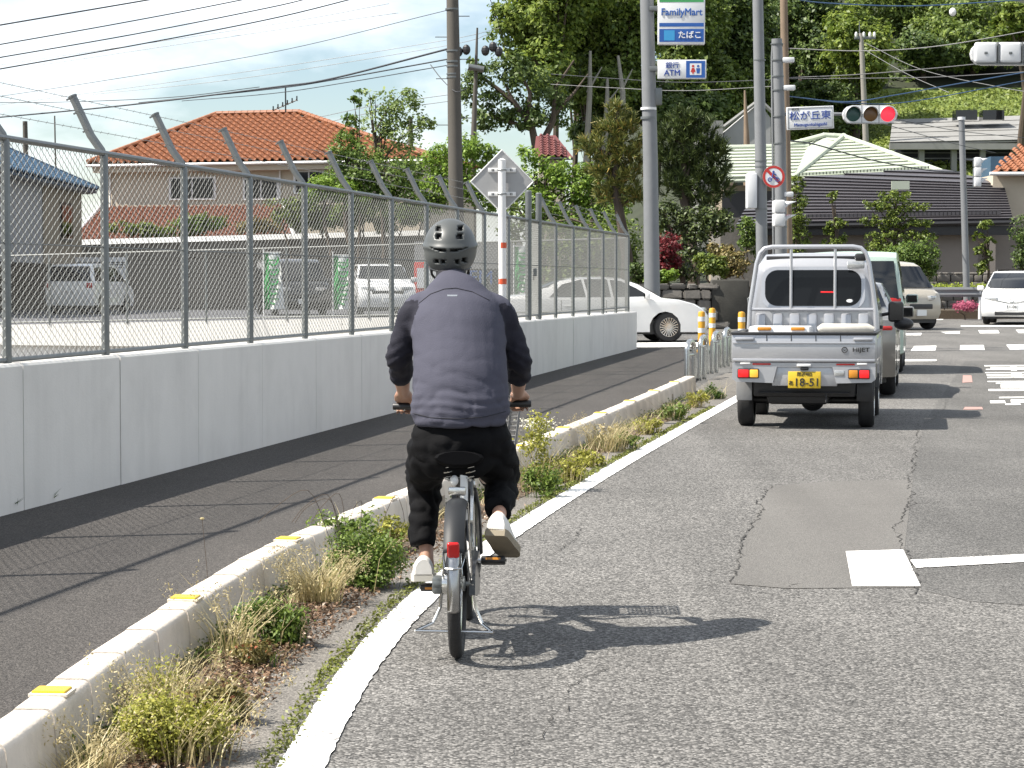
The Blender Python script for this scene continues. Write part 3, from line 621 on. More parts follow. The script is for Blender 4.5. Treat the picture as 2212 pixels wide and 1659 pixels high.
seam([(893, 893), (930, 902), (990, 905), (1050, 900), (1096, 888)])
mb = MB(); q = [on_jacket(x, y, .002) for x, y in ((966, 640), (988, 640), (988, 636.5), (966, 636.5))]
if all(q): MB().quad(*q).build('reflective_tab', M_['steel_bright'], jacket)
mb = MB()
loft(mb, [(Lp(974, 602, .55), .064, .068), (Lp(974, 592, .56), .064, .07), (Lp(973, 585, .57), .060, .066)], n=18, k=3, cap=False); mb.build('collar', M_['jacket_dark'], jacket, True)
# -------- trousers
def pleats(c):
    a = noise.noise(Vector((c.x*8, c.y*8, c.z*26)))*.009+noise.noise(Vector((c.x*5, c.y*5, c.z*7)))*.012
    for s in ('l', 'r'):
        t = max(0, 1-(c-KN[s]).length/.22); a += t*.008*math.sin(c.z*95+c.x*30+c.y*20)
    a -= .011*(1-abs(noise.noise(Vector((c.x*9+c.z*3, c.y*8, c.z*13)))))**5
    return a
mb = MB()
loft(mb, [(Lp(994, 893, .31), .17, .13), (Lp(994, 925, .31), .205, .155), (Lp(994, 955, .31), .21, .165), (Lp(994, 985, .31), .19, .15), (Lp(996, 1000, .33), .12, .11)], n=24)
loft(mb, [(HIP['l']+Vector((0, -.02, .05)), .11, .12), (Lp(935, 972, .36), .112, .125), (Lp(922, 1005, .52), .095, .11), (KN['l']+Vector((0, 0, .0)), .078, .085), (Lp(918, 1075, .61), .072, .082), (Lp(915, 1130, .55), .064, .072), (Lp(913, 1183, .49), .054, .062)], n=18)
loft(mb, [(HIP['r']+Vector((0, -.02, .05)), .11, .12), (Lp(1058, 972, .36), .112, .125), (Lp(1078, 1010, .48), .092, .105), (KN['r'], .075, .078), (Lp(1082, 1062, .50), .074, .076), (Lp(1080, 1082, .34), .066, .068), (Lp(1076, 1103, .22), .054, .056)], n=18)
trousers = fuse(mb, 'trousers', M_['trouser'], person, .011, 3, disp=pleats)
mb = MB(); loft(mb, [(Lp(905, 1120, .60), .02, .03), (Lp(893, 1150, .60), .026, .045), (Lp(892, 1180, .58), .010, .02)], n=10); mb.build('pocket_flap', M_['trouser'], trousers, True)
# -------- shoes
def shoe(name, an, toe_dir, heel_up, mat_s, parent):
    # local: y towards the toe, z up; origin at the heel bottom
    mb = MB(); secs = [(.0, .033, .085), (.02, .041, .102), (.07, .043, .098), (.12, .043, .078), (.17, .046, .058), (.22, .046, .048), (.255, .038, .040), (.275, .022, .028)]
    v = []; f = []; n = 14
    for (y, w2, h) in secs:
        for j in range(n):
            a = math.pi*j/(n-1); v.append(Vector((w2*math.cos(a)*(1.0 if math.sin(a) < .6 else .96), y, .022+(h-.022)*max(0, math.sin(a))**.72)))
    for i in range(len(secs)-1):
        for j in range(n-1): f.append((i*n+j, i*n+j+1, i*n+n+j+1, i*n+n+j))
        f.append((i*n, i*n+n, i*n+n+n-1, i*n+n-1))
    f.append(tuple(range(n))); f.append(tuple((len(secs)-1)*n+j for j in range(n-1, -1, -1))); mb.add(v, f)
    ang = heel_up; M = Matrix.Translation(an)@Matrix.Rotation(toe_dir, 4, 'Z')@Matrix.Rotation(ang, 4, 'X')@Matrix.Scale(1.08, 4)@Matrix.Translation((0, -.05, -.085))
    o = mb.build(name, M_['shoe'], parent, True); o.matrix_local = M
    so_ = MB(); v = []; 
    for z in (0, .028):
        for (y, w2, h) in secs: v.append(Vector((w2+.004, y, z)))
        for (y, w2, h) in reversed(secs): v.append(Vector((-w2-.004, y, z)))
    k = len(secs)*2; so_.add(v, [tuple(range(k-1, -1, -1)), tuple(range(k, 2*k))]+[(i, (i+1) % k, k+(i+1) % k, k+i) for i in range(k)]); so_.build('sole', M_[mat_s], o)
    lb = MB()
    for y in (.10, .125, .15, .175): lb.tube([(-.022, y, .066-(y-.1)*.25), (0, y, .079-(y-.1)*.3), (.022, y, .066-(y-.1)*.25)], .003, 5)
    lb.build('lace', M_['shoe'], o)
    return o
shoe('shoe', AN['l']+Vector((-.012, -.01, -.01)), R(4), R(-6), 'soleb', person)
shoe('shoe', AN['r']+Vector((.004, -.005, -.01)), R(-12), R(-24), 'sole', person)
# -------- helmet and hair
mb = MB(); ball(mb, HC+Vector((0, -.008, .0)), .080, .095, .095, 20, 14); mb.build('hair', M_['hair'], person, True)
hc = HC+Vector((0, .01, .018)); ha, hb, hh = .113, .145, .126
def helm_pt(i, j, n, m, k=1.0):
    a = (R(131))*i/m; b = 2*math.pi*j/n; ct = math.cos(a)
    x = ha*k*math.sin(a)*math.cos(b); y = hb*k*math.sin(a)*math.sin(b); z = hh*k*ct
    rear = max(0, -y/hb); z -= .018*rear*max(0, -ct)                                   # lower at the nape
    ridge = .006*math.exp(-((z-.012)/.012)**2)*(1 if y < .02 else .4)                   # the swept lip above the rear vents
    return Vector((x, y, z))+Vector((x, y, 0)).normalized()*ridge if a > .05 else Vector((x, y, z))
n, m = 96, 60; V = [helm_pt(i, j, n, m) for i in range(m+1) for j in range(n)]
def sz(px, py): q = Lp(px, py, .47); return q.x-hc.x, q.z-hc.z
vents = []
for (x0, x1, y0, y1) in ((938, 951, 481, 494), (938, 952, 497, 510), (987, 1000, 481, 494), (986, 1000, 497, 510), (936, 947, 552, 563), (952, 963, 553, 565), (981, 992, 553, 565), (997, 1008, 551, 562)):
    a, b = sz(x0, y1), sz(x1, y0); vents.append((a[0], b[0], a[1], b[1]))
def vented(c):
    if c.y > .0: 
        return abs(abs(c.x)-.045) < .012 and .05 < c.z < .108 and c.y < .09 and not .074 < c.z < .082
    for (x0, x1, z0, z1) in vents:
        if x0 < c.x < x1 and z0 < c.z < z1: return True
    zc = sz(0, 531)[1]; zz = c.z-zc-.10*0-1.3*c.x*c.x+.0
    return abs(c.x) < .085 and abs(zz+.004) < .0075*(1-(abs(c.x)/.09)**2)+.001 and abs(c.x) > .008
bm = bmesh.new(); bv = [bm.verts.new(p) for p in V]
for i in range(m):
    for j in range(n):
        q = (bv[i*n+j], bv[i*n+(j+1) % n], bv[i*n+n+(j+1) % n], bv[i*n+n+j])
        if not vented(sum((x.co for x in q), Vector())/4): bm.faces.new(q)
bmesh.ops.remove_doubles(bm, verts=bm.verts[:], dist=.0008); bmesh.ops.recalc_face_normals(bm, faces=bm.faces[:])
me = bpy.data.meshes.new('helmet'); bm.to_mesh(me); bm.free(); me.materials.append(M_['helmet']); me.polygons.foreach_set('use_smooth', [True]*len(me.polygons))
helmet = bpy.data.objects.new('helmet', me); link(helmet, person); helmet.location = hc; helmet.rotation_euler = (R(6), 0, 0)
sd = helmet.modifiers.new('thick', 'SOLIDIFY'); sd.thickness = .020; sd.offset = -1
mb = MB(); V = [helm_pt(i, j, 40, 24, .84) for i in range(25) for j in range(40)]; mb.add(V, [(i*40+j, i*40+(j+1) % 40, i*40+40+(j+1) % 40, i*40+40+j) for i in range(1, 24) for j in range(40)]); mb.build('helmet_liner', M_['black'], helmet, True)
mb = MB(); rim = [helm_pt(m, j, n, m) for j in range(n)]; mb.tube([p+Vector((0, 0, .002)) for p in rim]+[rim[0]+Vector((0, 0, .002))], .0055, 6, False); mb.build('rim', M_['black'], helmet, True)
mb = MB()
for s in (-1, 1): mb.tube([(s*.082, -.03, -.06), (s*.078, -.02, -.11), (s*.055, .05, -.15), (s*.0, .08, -.165)], .006, 5); mb.tube([(s*.082, .05, -.04), (s*.078, 0, -.10)], .005, 5)
mb.build('strap', M_['black'], helmet, True)
# -------- bicycle
bike = thing('bicycle', 'grey city bicycle with dark rear fender and red reflector under the cyclist', 'bicycle', BO, BHEAD)
WR_ = .300; WB = 1.06; BB = Vector((0, .43, .285))
def wheel(name, y, parent, wide=.024):
    mb = MB(); mb.torus((0, 0, 0), (1, 0, 0), WR_-wide, wide, 56, 10); o = mb.build(name, M_['rubber'], parent, True); o.location = (0, y, WR_)
    mb = MB(); mb.lathe((0, 0, 0), (1, 0, 0), [(WR_-.047, -.013), (WR_-.036, -.016), (WR_-.034, 0), (WR_-.036, .016), (WR_-.047, .013), (WR_-.062, .006), (WR_-.062, -.006), (WR_-.047, -.013)], 56); mb.build('rim', M_['steel_bright'], o, True)
    mb = MB()
    for k in range(32):
        a = 2*math.pi*k/32; b = a+(.35 if k % 4 < 2 else -.35); x = .022 if k % 2 else -.022
        mb.tube([(x, .02*math.cos(b), .02*math.sin(b)), (0, (WR_-.06)*math.cos(a), (WR_-.06)*math.sin(a))], .0016, 4)
    mb.build('spokes', M_['steel_bright'], o); tag(o.children[-1], kind='stuff')
    mb = MB(); mb.lathe((0, 0, 0), (1, 0, 0), [(0, -.055), (.008, -.055), (.010, -.035), (.03, -.03), (.03, -.025), (.018, -.02), (.018, .02), (.03, .025), (.03, .03), (.010, .035), (.008, .055), (0, .055)], 16); mb.build('hub', M_['steel'], o, True); return o
rw = wheel('rear_wheel', 0, bike, .027); fwh = wheel('front_wheel', WB, bike, .022)
def fender(name, y, a0, a1, Rf, wd, m, parent):
    mb = MB(); v = []; f = []; n = 28; prof = [(-wd/2, -.020), (-wd/2, -.004), (-wd*.3, .008), (0, .012), (wd*.3, .008), (wd/2, -.004), (wd/2, -.020)]; k = len(prof)
    for i in range(n+1):
        a = a0+(a1-a0)*i/n
        for (x, d) in prof: v.append((x, y+(Rf+d)*math.cos(a), WR_+(Rf+d)*math.sin(a)))
    for i in range(n):
        for j in range(k-1): f.append((i*k+j, i*k+j+1, i*k+k+j+1, i*k+k+j))
    mb.add(v, f); o = mb.build(name, m, parent, True); s = o.modifiers.new('thick', 'SOLIDIFY'); s.thickness = .003; return o
rfe = fender('rear_fender', 0, R(58), R(152), WR_+.034, .082, M_['fender'], bike)
fender('fender_end', 0, R(146), R(193), WR_+.022, .046, M_['chrome'], bike)
fender('front_fender', WB, R(10), R(150), WR_+.026, .056, M_['steel_bright'], bike)
mb = MB(); c = Vector((0, (WR_+.052)*math.cos(R(151)), WR_+(WR_+.052)*math.sin(R(151)))); mb.rbox(-.024, .024, -.010, .010, -.034, .034, .009, 3, Matrix.Translation(c)@Matrix.Rotation(R(26), 4, 'X')); mb.build('reflector', M_['bikered'], bike, True)
mb = MB()
for s in (-1, 1): mb.tube([(s*.055, 0, WR_), (s*.045, -.20, WR_+.15), (s*.031, -.315, WR_+.10)], .0035, 6); mb.tube([(s*.058, .005, WR_), (s*.05, -.02, WR_+.22), (s*.044, -.03, WR_+.33)], .0035, 6)
mb.tube([(-.031, -.318, WR_+.10), (0, -.332, WR_+.10), (.031, -.318, WR_+.10)], .0035, 6); mb.build('fender_stay', M_['steel_bright'], bike, True)
mb = MB(); seat_top = Vector((0, .22, .72))
mb.tube([BB, seat_top], .020, 12); mb.tube([BB+Vector((0, .0, .0)), Vector((0, .84, .40)), Vector((0, .92, .66))], .027, 12); mb.tube([Vector((0, .88, .80)), Vector((0, .94, .60))], .022, 12)
for s in (-1, 1): mb.tube([BB+Vector((s*.025, 0, 0)), Vector((s*.058, 0, WR_))], .011, 8); mb.tube([seat_top+Vector((s*.018, .03, -.12)), Vector((s*.058, .0, WR_+.01))], .009, 8)
mb.build('frame', M_['frame'], bike, True)
mb = MB()
for s in (-1, 1): mb.tube([(s*.028, .945, .60), (s*.045, .97, .50), (s*.05, WB, WR_)], .013, 8)
mb.tube([(-.03, .945, .60), (.03, .945, .60)], .016, 8); mb.build('fork', M_['frame'], bike, True)
SD = Lp(1001, 985, .25)
mb = MB(); mb.tube([seat_top, Vector((0, SD.y, SD.z-.03))], .0135, 12); mb.tube([(0, .22, .71), (0, .22, .735)], .02, 12); mb.build('seat_post', M_['steel_bright'], bike, True)
mb = MB(); mb.rbox(-.016, .016, -.085, -.060, .50, .70, .006, 2, Matrix.Translation((.018, .27, .03))); mb.build('lock', M_['plate_w'], bike, True)
mb = MB(); mb.rbox(-.038, .038, .26, .36, .34, .66, .02, 3); mb.build('battery', M_['black'], bike, True)
mb = MB(); v = []; f = []; secs = [(-.12, .088, .03), (-.09, .102, .05), (-.03, .098, .055), (.03, .065, .05), (.09, .032, .045), (.15, .022, .035), (.165, .012, .02)]; n = 14
for (y, wd, h) in secs:
    for j in range(n): a = 2*math.pi*j/n; v.append((SD.x*0+wd*math.cos(a), SD.y+y, SD.z+(.030 if math.sin(a) > 0 else h)*math.sin(a)*.9))
for i in range(len(secs)-1):
    for j in range(n): f.append((i*n+j, i*n+(j+1) % n, i*n+n+(j+1) % n, i*n+n+j))
f += [tuple(range(n)), tuple((len(secs)-1)*n+j for j in range(n-1, -1, -1))]; mb.add(v, f); mb.build('saddle', M_['saddle'], bike, True)
mb = MB()
for s in (-1, 1):
    for y in (-.07,): mb.tube([(s*.045, SD.y+y+.02*math.sin(t*1.6), SD.z-.10+t*.012) if False else (s*.045+.018*math.cos(t*1.4), SD.y+y+.018*math.sin(t*1.4), SD.z-.095+t*.0045) for t in range(18)], .003, 5)
mb.tube([(-.045, SD.y-.07, SD.z-.095), (0, SD.y+.05, SD.z-.09), (.045, SD.y-.07, SD.z-.095)], .005, 6); mb.build('saddle_spring', M_['steel_bright'], bike, True)
mb = MB(); hx = GR['r'].x; lx = GR['l'].x; gy = GR['l'].y; gzv = (GR['l'].z+GR['r'].z)/2; cx = (hx+lx)/2*0
mb.tube([(hx+.03, gy, GR['r'].z), (hx-.06, gy, GR['r'].z), (.10, .95, .98), (0, .915, .975), (-.10, .95, .98), (lx+.06, gy, GR['l'].z), (lx-.03, gy, GR['l'].z)], .0115, 10); mb.tube([(0, .88, .80), (0, .915, .98)], .016, 10)
hb_ = mb.build('handlebar', M_['steel_bright'], bike, True)
for s in ('l', 'r'):
    sg = -1 if s == 'l' else 1; g = GR[s]
    mb = MB(); mb.tube([g+Vector((sg*.048, 0, 0)), g+Vector((sg*.044, 0, 0)), g-Vector((sg*.055, 0, 0))], [.014, .0165, .0155], 10); mb.build('grip', M_['black'], hb_, True)
    mb = MB(); mb.tube([g+Vector((-sg*.075, .01, 0)), g+Vector((-sg*.06, .045, -.01)), g+Vector((sg*.045, .05, -.02))], [.009, .006, .005], 6); mb.build('brake_lever', M_['steel_bright'], hb_, True)
mb = MB(); bx0, bx1, by0, by1, bz0, bz1 = -.175, .175, 1.0, 1.26, .70, .96
mb.box(bx0+.03, bx1-.03, by0+.02, by1-.02, bz0, bz0+.012)
def bw(t, z): return 1-.16*(1-z)
for k in range(13):
    z = k/12; c = 1-.14*(1-z)
    pts = [(sx*.225*c, (by0+by1)/2+sy*.13*c, bz0+(bz1-bz0)*z) for sx, sy in ((-1, -1), (1, -1), (1, 1), (-1, 1), (-1, -1))]
    mb.tube(pts, .007 if k == 12 else .0045, 5)
for k in range(44):
    t = k/44*4; s = int(t); u = t-s; cs = [(-1, -1), (1, -1), (1, 1), (-1, 1), (-1, -1)]; a, b = cs[s], cs[s+1]; x, y = a[0]+(b[0]-a[0])*u, a[1]+(b[1]-a[1])*u
    mb.tube([(x*.225*.86, (by0+by1)/2+y*.13*.86, bz0), (x*.225, (by0+by1)/2+y*.13, bz1)], .005, 4)
bk = mb.build('basket', M_['basket'], bike)
CR = Vector((0, .140, -.075))   # towards the left pedal; the right one is opposite
for s, d in (('l', 1), ('r', -1)):
    sg = -1 if s == 'l' else 1; e = BB+CR*d; mb = MB(); mb.tube([BB+Vector((sg*.06, 0, 0)), e+Vector((sg*.078, 0, 0))], [.016, .011], 8); mb.tube([BB, BB+Vector((sg*.075, 0, 0))], .014, 8); mb.tube([e+Vector((sg*.07, 0, 0)), e+Vector((sg*.19, 0, 0))], .007, 6)
    ck = mb.build('crank', M_['steel_bright'], bike, True); mb = MB(); tl = R(0) if s == 'l' else R(-18)
    mb.rbox(-.05, .05, -.036, .036, -.014, .014, .006, 2, Matrix.Translation(e+Vector((sg*.135, 0, 0)))@Matrix.Rotation(tl, 4, 'X')); pd = mb.build('pedal', M_['black'], ck, True)
    mb = MB(); mb.box(-.030, .030, -.0385, -.0365, -.005, .005, Matrix.Translation(e+Vector((sg*.135, 0, 0)))@Matrix.Rotation(tl, 4, 'X')); mb.build('pedal_reflector', M_['amber'], pd)
mb = MB(); mb.prism([(.0, .285+.05), (.10, .285+.085), (.42, .285+.10), (.52, .285+.06), (.53, .285-.03), (.45, .285-.085), (.10, .285-.05), (-.01, .285-.03)], 'x', .048, .072); mb.build('chain_case', M_['frame'], bike, True)
mb = MB(); mb.lathe(BB, (1, 0, 0), [(.0, -.045), (.05, -.045), (.055, -.03), (.055, .03), (.05, .045), (0, .045)], 20); mb.build('motor', M_['black'], bike, True)
mb = MB(); mb.tube([(-.165, -.06, .118), (.145, -.055, .112)], .0065, 8); mb.tube([(.145, -.055, .112), (.10, .02, .135), (.07, .03, .20), (.062, .0, WR_)], .007, 8); mb.tube([(-.165, -.06, .118), (-.10, .01, .14), (-.07, .03, .20), (-.062, 0, WR_)], .007, 8); mb.build('kickstand', M_['steel_bright'], bike, True)
mb = MB(); mb.rbox(-.10, -.06, -.03, .04, .26, .33, .01); mb.lathe((-.075, 0, WR_), (1, 0, 0), [(.0, -.02), (.032, -.02), (.034, 0), (.028, .02), (0, .02)], 16); mb.build('gear_changer', M_['steel'], bike, True)

mb = MB(); mb.torus(BB+Vector((.060, 0, 0)), (1, 0, 0), .075, .006, 32, 5); mb.tube([BB+Vector((.06, 0, .075)), Vector((.06, 0, WR_+.035))], .005, 5); mb.tube([BB+Vector((.06, 0, -.075)), Vector((.06, 0, WR_-.035))], .005, 5); mb.build('chain', M_['steel'], bike, True)
for s_ in (-1, 1): MB().tube(catmull([(s_*.20, .97, .99), (s_*.12, 1.02, 1.04), (s_*.03, .98, .92), (s_*.012, .80, .42), (s_*.02, .40, .33), (s_*.05, .06, .30)], 6), .0028, 5).build('cable', M_['black'], bike, True)
MB().rbox(-.035, .035, -.012, .012, .655, .69, .006).build('seat_clamp', M_['steel_bright'], bike, True)
mb = MB(); mb.lathe((0, 0, WR_), (1, 0, 0), [(.0, -.06), (.042, -.06), (.045, -.04), (.045, -.032), (0, -.032)], 20); mb.build('drum_brake', M_['steel_bright'], bike, True)
mb = MB(); ball(mb, (-.022, .19, .70), .018, .018, .022, 10, 8); mb.build('bell', M_['plate_w'], bike, True)
# ================================================================== VEHICLES
def shell(outline, hw, zb, zr, yr, tp=.05, ym=0.0, cam_=.03, crown=.02):
    # side outline (y, z) carried across the width: tumblehome above the belt, corners drawn in
    fr = [-1, -.985, -.95, -.9, -.84, -.75, -.5, -.2, .2, .5, .75, .84, .9, .95, .985, 1]; n = len(outline); v = []; f = []
    for a in fr:
        ax = abs(a)
        for (y, z) in outline:
            lim = 99 if ax <= yr else zb+(zr-zb)*(1-ax)/(1-yr)
            zz = min(z-(crown*(ax/yr)**2 if z > zb else 0), lim) if z > zb else z
            k = 1-tp*ax**4; inset = .0 if ax < .98 else .008
            v.append((a*hw*(1-.03*max(0, (.45-z))), ym+(y-ym)*k, zz+(inset if z < .4 else -inset*(z > zb-.25))))
    for i in range(len(fr)-1):
        for j in range(n): f.append((i*n+j, i*n+(j+1) % n, i*n+n+(j+1) % n, i*n+n+j))
    f += [tuple(range(n)), tuple((len(fr)-1)*n+j for j in range(n-1, -1, -1))]
    return MB().add(v, f)
def arches(pts, wy, r, zs):
    # bottom run from front to rear with the wheel arches cut out
    o = []
    for y in sorted(wy, reverse=True):
        a = math.asin(min(1, max(-1, (zs-r*.92)/(r*1.12))))
        for k in range(9): t = a+(math.pi-2*a)*k/8; o.append((y+r*1.12*math.cos(t), r*.92+r*1.12*math.sin(t)))
    return pts+o
def car_wheel(parent, x, y, r, wd, side, rimmat, spokes=10, steel=False):
    mb = MB(); mb.lathe((0, 0, 0), (1, 0, 0), [(r*.62, -wd/2), (r*.9, -wd/2), (r*.985, -wd*.36), (r, -wd*.2), (r, wd*.2), (r*.985, wd*.36), (r*.9, wd/2), (r*.62, wd/2)], 32)
    o = mb.build('wheel', M_['rubber'], parent, True); o.location = (x, y, r)
    s = side*wd*.5; mb = MB(); mb.lathe((0, 0, 0), (1, 0, 0), [(r*.64, s*.2), (r*.66, s*.98), (r*.60, s*.98), (r*.57, s*.5)], 32); mb.lathe((0, 0, 0), (1, 0, 0), [(0, s*.9), (r*.13, s*.9), (r*.15, s*.6)], 16)
    for k in range(spokes):
        a = 2*math.pi*k/spokes; c, d = math.cos(a), math.sin(a); t = .010 if spokes > 14 else .024*r/.33
        for q in (.10, ): mb.add([(s*.86, r*q*c-t*d, r*q*d+t*c), (s*.86, r*q*c+t*d, r*q*d-t*c), (s*.95, r*.62*c+t*d, r*.62*d-t*c), (s*.95, r*.62*c-t*d, r*.62*d+t*c)], [(0, 1, 2, 3)])
    mb.build('rim', rimmat, o, True); mb = MB(); mb.lathe((0, 0, 0), (1, 0, 0), [(0, s*.45), (r*.63, s*.45)], 24); mb.build('brake', M_['black'], o); return o
def car(name, label, cat, loc, rz, paint, S, group=None):
    t = thing(name, label, cat, loc, rz, group); hw = S['W']/2; zb, zr, yr = S['zb'], S['zr'], S['yr']; r = S['r']
    ol = arches(S['top'], S['wy'], r, S['zs']); sh = shell(ol, hw, zb, zr, yr, S.get('tp', .06)); b = sh.build('body', paint, t, True)
    L2 = S['L']/2; mb = MB(); mb.box(-hw*.86, hw*.86, -L2*.9, L2*.9, .18, S['zs']+.28); mb.build('underbody', M_['black'], t)
    def xs(z): return hw*(1-(1-yr)*(z-zb)/(zr-zb))
    for poly in S['side']:
        for sg in (-1, 1):
            mb = MB(); c = Vector((0, sum(p[0] for p in poly)/len(poly), sum(p[1] for p in poly)/len(poly)))
            v = [(sg*(xs(z)+.004), y*(1-S.get('tp', .06)*.6), z) for y, z in poly]+[(sg*(xs(z)-.01), y*(1-S.get('tp', .06)*.6), z) for y, z in poly]; n = len(poly)
            mb.add(v, [tuple(range(n))]+[(i, (i+1) % n, n+(i+1) % n, n+i) for i in range(n)]); mb.build('side_window', M_['glass_car'], t)
    top = S['top']; im = max(range(len(top)), key=lambda i: top[i][1])
    def yat(z, front):
        seg = top[im:] if front else top[:im+1][::-1]
        for i in range(len(seg)-1):
            (ya, za), (yb, zb_) = seg[i], seg[i+1]
            if za >= z >= zb_ and za-zb_ > 1e-6: k = (za-z)/(za-zb_); return ya+(yb-ya)*k
        return seg[-1][0]
    for nm, (y0, z0, y1, z1) in (('windshield', S['ws']), ('rear_window', S['rw'])):
        fr_ = nm == 'windshield'; mb = MB(); v = []; f = []; nx_, nz_ = 12, 8; tp = S.get('tp', .06)
        for k in range(nz_+1):
            z = z0+(z1-z0)*k/nz_; w_ = xs(z)*.985-.05
            for j in range(nx_+1):
                a = -1+2*j/nx_; ax = abs(a*w_/hw); zc = z+.02*(ax/yr)**2; y = yat(min(zc, top[im][1]-.004), fr_); v.append((a*w_, y*(1-tp*ax**4)+(.014 if fr_ else -.014), z+.010))
        for k in range(nz_):
            for j in range(nx_): f.append((k*(nx_+1)+j, k*(nx_+1)+j+1, (k+1)*(nx_+1)+j+1, (k+1)*(nx_+1)+j))
        mb.add(v, f); mb.build(nm, M_['glass_car'], t, True)
    for y in S['wy']:
        for sg in (-1, 1): car_wheel(t, sg*(hw-.11), y, r, .20, sg, S.get('rim', M_['steel_bright']), S.get('spokes', 10))
    zl = S['zl']; fy, ry = S['fy'], S['ry']; tp_ = S.get('tp', .06)
    for sg in (-1, 1):
        hl = MB(); hl.rbox(-.20, .20, -.10, .05, -.065, .065, .03, 2, Matrix.Translation((sg*(hw-.28), yat(zl, True)*(1-tp_*.3)-.018, zl))@Matrix.Rotation(-sg*R(22), 4, 'Z')); o = hl.build('headlight', M_['lens'], t, True)
        m2 = MB(); m2.lathe((sg*(hw-.31), yat(zl, True)*(1-tp_*.3)+.034, zl), (0, 1, 0), [(0, .0), (.045, .0), (.05, -.04)], 16); m2.build('lamp', M_['black'], o, True)
        tl = MB(); tl.rbox(-.10, .10, -.05, .05, -S.get('tlh', .09), S.get('tlh', .09), .025, 2, Matrix.Translation((sg*(hw-.14), yat(S['ztl'], False)*(1-tp_*.55)+.03, S['ztl']))@Matrix.Rotation(sg*R(20), 4, 'Z')); tl.build('tail_light', M_['red'], t, True)
        mr = MB(); mr.rbox(sg*hw, sg*(hw+.2), S['ws'][0]-.42, S['ws'][0]-.30, zb+.0, zb+.15, .035, 2) if sg > 0 else mr.rbox(-(hw+.2), -hw, S['ws'][0]-.42, S['ws'][0]-.30, zb, zb+.15, .035, 2)
        mo = mr.build('mirror', paint, t, True); m2 = MB(); x0, x1 = sorted((sg*(hw+.02), sg*(hw+.18))); m2.box(x0, x1, S['ws'][0]-.424, S['ws'][0]-.421, zb+.02, zb+.13); m2.build('mirror_glass', M_['glass'], mo)
        for y in S.get('doors', []):
            MB().box(*sorted((sg*(hw-.01), sg*(hw+.0015))), y-.008, y+.008, S['zs']+.08, zb-.02).build('door_gap', M_['black'], t)
            MB().rbox(*sorted((sg*(hw-.01), sg*(hw+.03))), y+.08, y+.28, zb-.16, zb-.13, .008).build('door_handle', paint, t)
    g = MB(); gy_ = yat(S['zg'], True); g.rbox(-hw*.55, hw*.55, gy_-.08, gy_+.012, S['zg']-.07, S['zg']+.07, .02); g.build('grille', M_['black'], t, True)
    py_ = yat(S.get('zp', .42), True); MB().rbox(-.165, .165, py_-.02, py_+.03, S.get('zp', .42)-.08, S.get('zp', .42)+.08, .006).build('number_plate', M_['plate_w'], t)
    pr_ = yat(S.get('zpr', .8), False); MB().rbox(-.165, .165, pr_-.03, pr_+.02, S.get('zpr', .8)-.08, S.get('zpr', .8)+.08, .006).build('number_plate', M_['plate_w'], t)
    return t
SED = dict(L=4.9, W=1.80, zb=.95, zr=1.46, yr=.72, r=.335, zs=.22, wy=(-1.42, 1.45), zl=.70, fy=2.36, ry=-2.42, ztl=.85, zg=.62, zp=.40, zpr=.7, spokes=20, doors=(-.95, .05),
    top=[(-2.30, .25), (-2.43, .45), (-2.45, .70), (-2.40, .95), (-2.25, 1.03), (-1.72, 1.07), (-1.35, 1.22), (-.95, 1.38), (-.5, 1.45), (.0, 1.46), (.4, 1.43), (.8, 1.30), (1.12, 1.13), (1.35, 1.00), (1.75, .94), (2.1, .85), (2.32, .73), (2.43, .58), (2.45, .4), (2.36, .22)],
    side=[[(-1.25, 1.0), (-.95, 1.28), (-.5, 1.385), (-.42, 1.0)], [(-.36, 1.0), (-.44, 1.39), (.0, 1.395), (.1, 1.385), (.16, 1.0)], [(.22, 1.0), (.16, 1.38), (.42, 1.35), (.75, 1.2), (1.06, 1.02)]],
    ws=(1.30, 1.04, .52, 1.41), rw=(-1.68, 1.10, -.95, 1.385))
VAN = dict(L=3.4, W=1.475, zb=1.05, zr=1.86, yr=.84, r=.28, zs=.28, wy=(-1.15, 1.25), zl=.85, fy=1.62, ry=-1.68, ztl=.95, zg=.62, zp=.45, zpr=.75, tlh=.2, tp=.03, doors=(-.6, .25),
    top=[(-1.62, .3), (-1.69, .5), (-1.70, 1.05), (-1.66, 1.45), (-1.58, 1.78), (-1.45, 1.86), (.2, 1.87), (.7, 1.82), (.95, 1.72), (1.35, 1.25), (1.48, 1.08), (1.62, .98), (1.69, .8), (1.70, .45), (1.6, .28)],
    side=[[(-1.5, 1.12), (-1.42, 1.7), (-.7, 1.72), (-.7, 1.12)], [(-.62, 1.12), (-.62, 1.72), (.16, 1.72), (.16, 1.12)], [(.24, 1.12), (.24, 1.72), (.78, 1.66), (1.2, 1.2), (1.2, 1.12)]],
    ws=(1.46, 1.12, .98, 1.70), rw=(-1.70, 1.12, -1.62, 1.70))
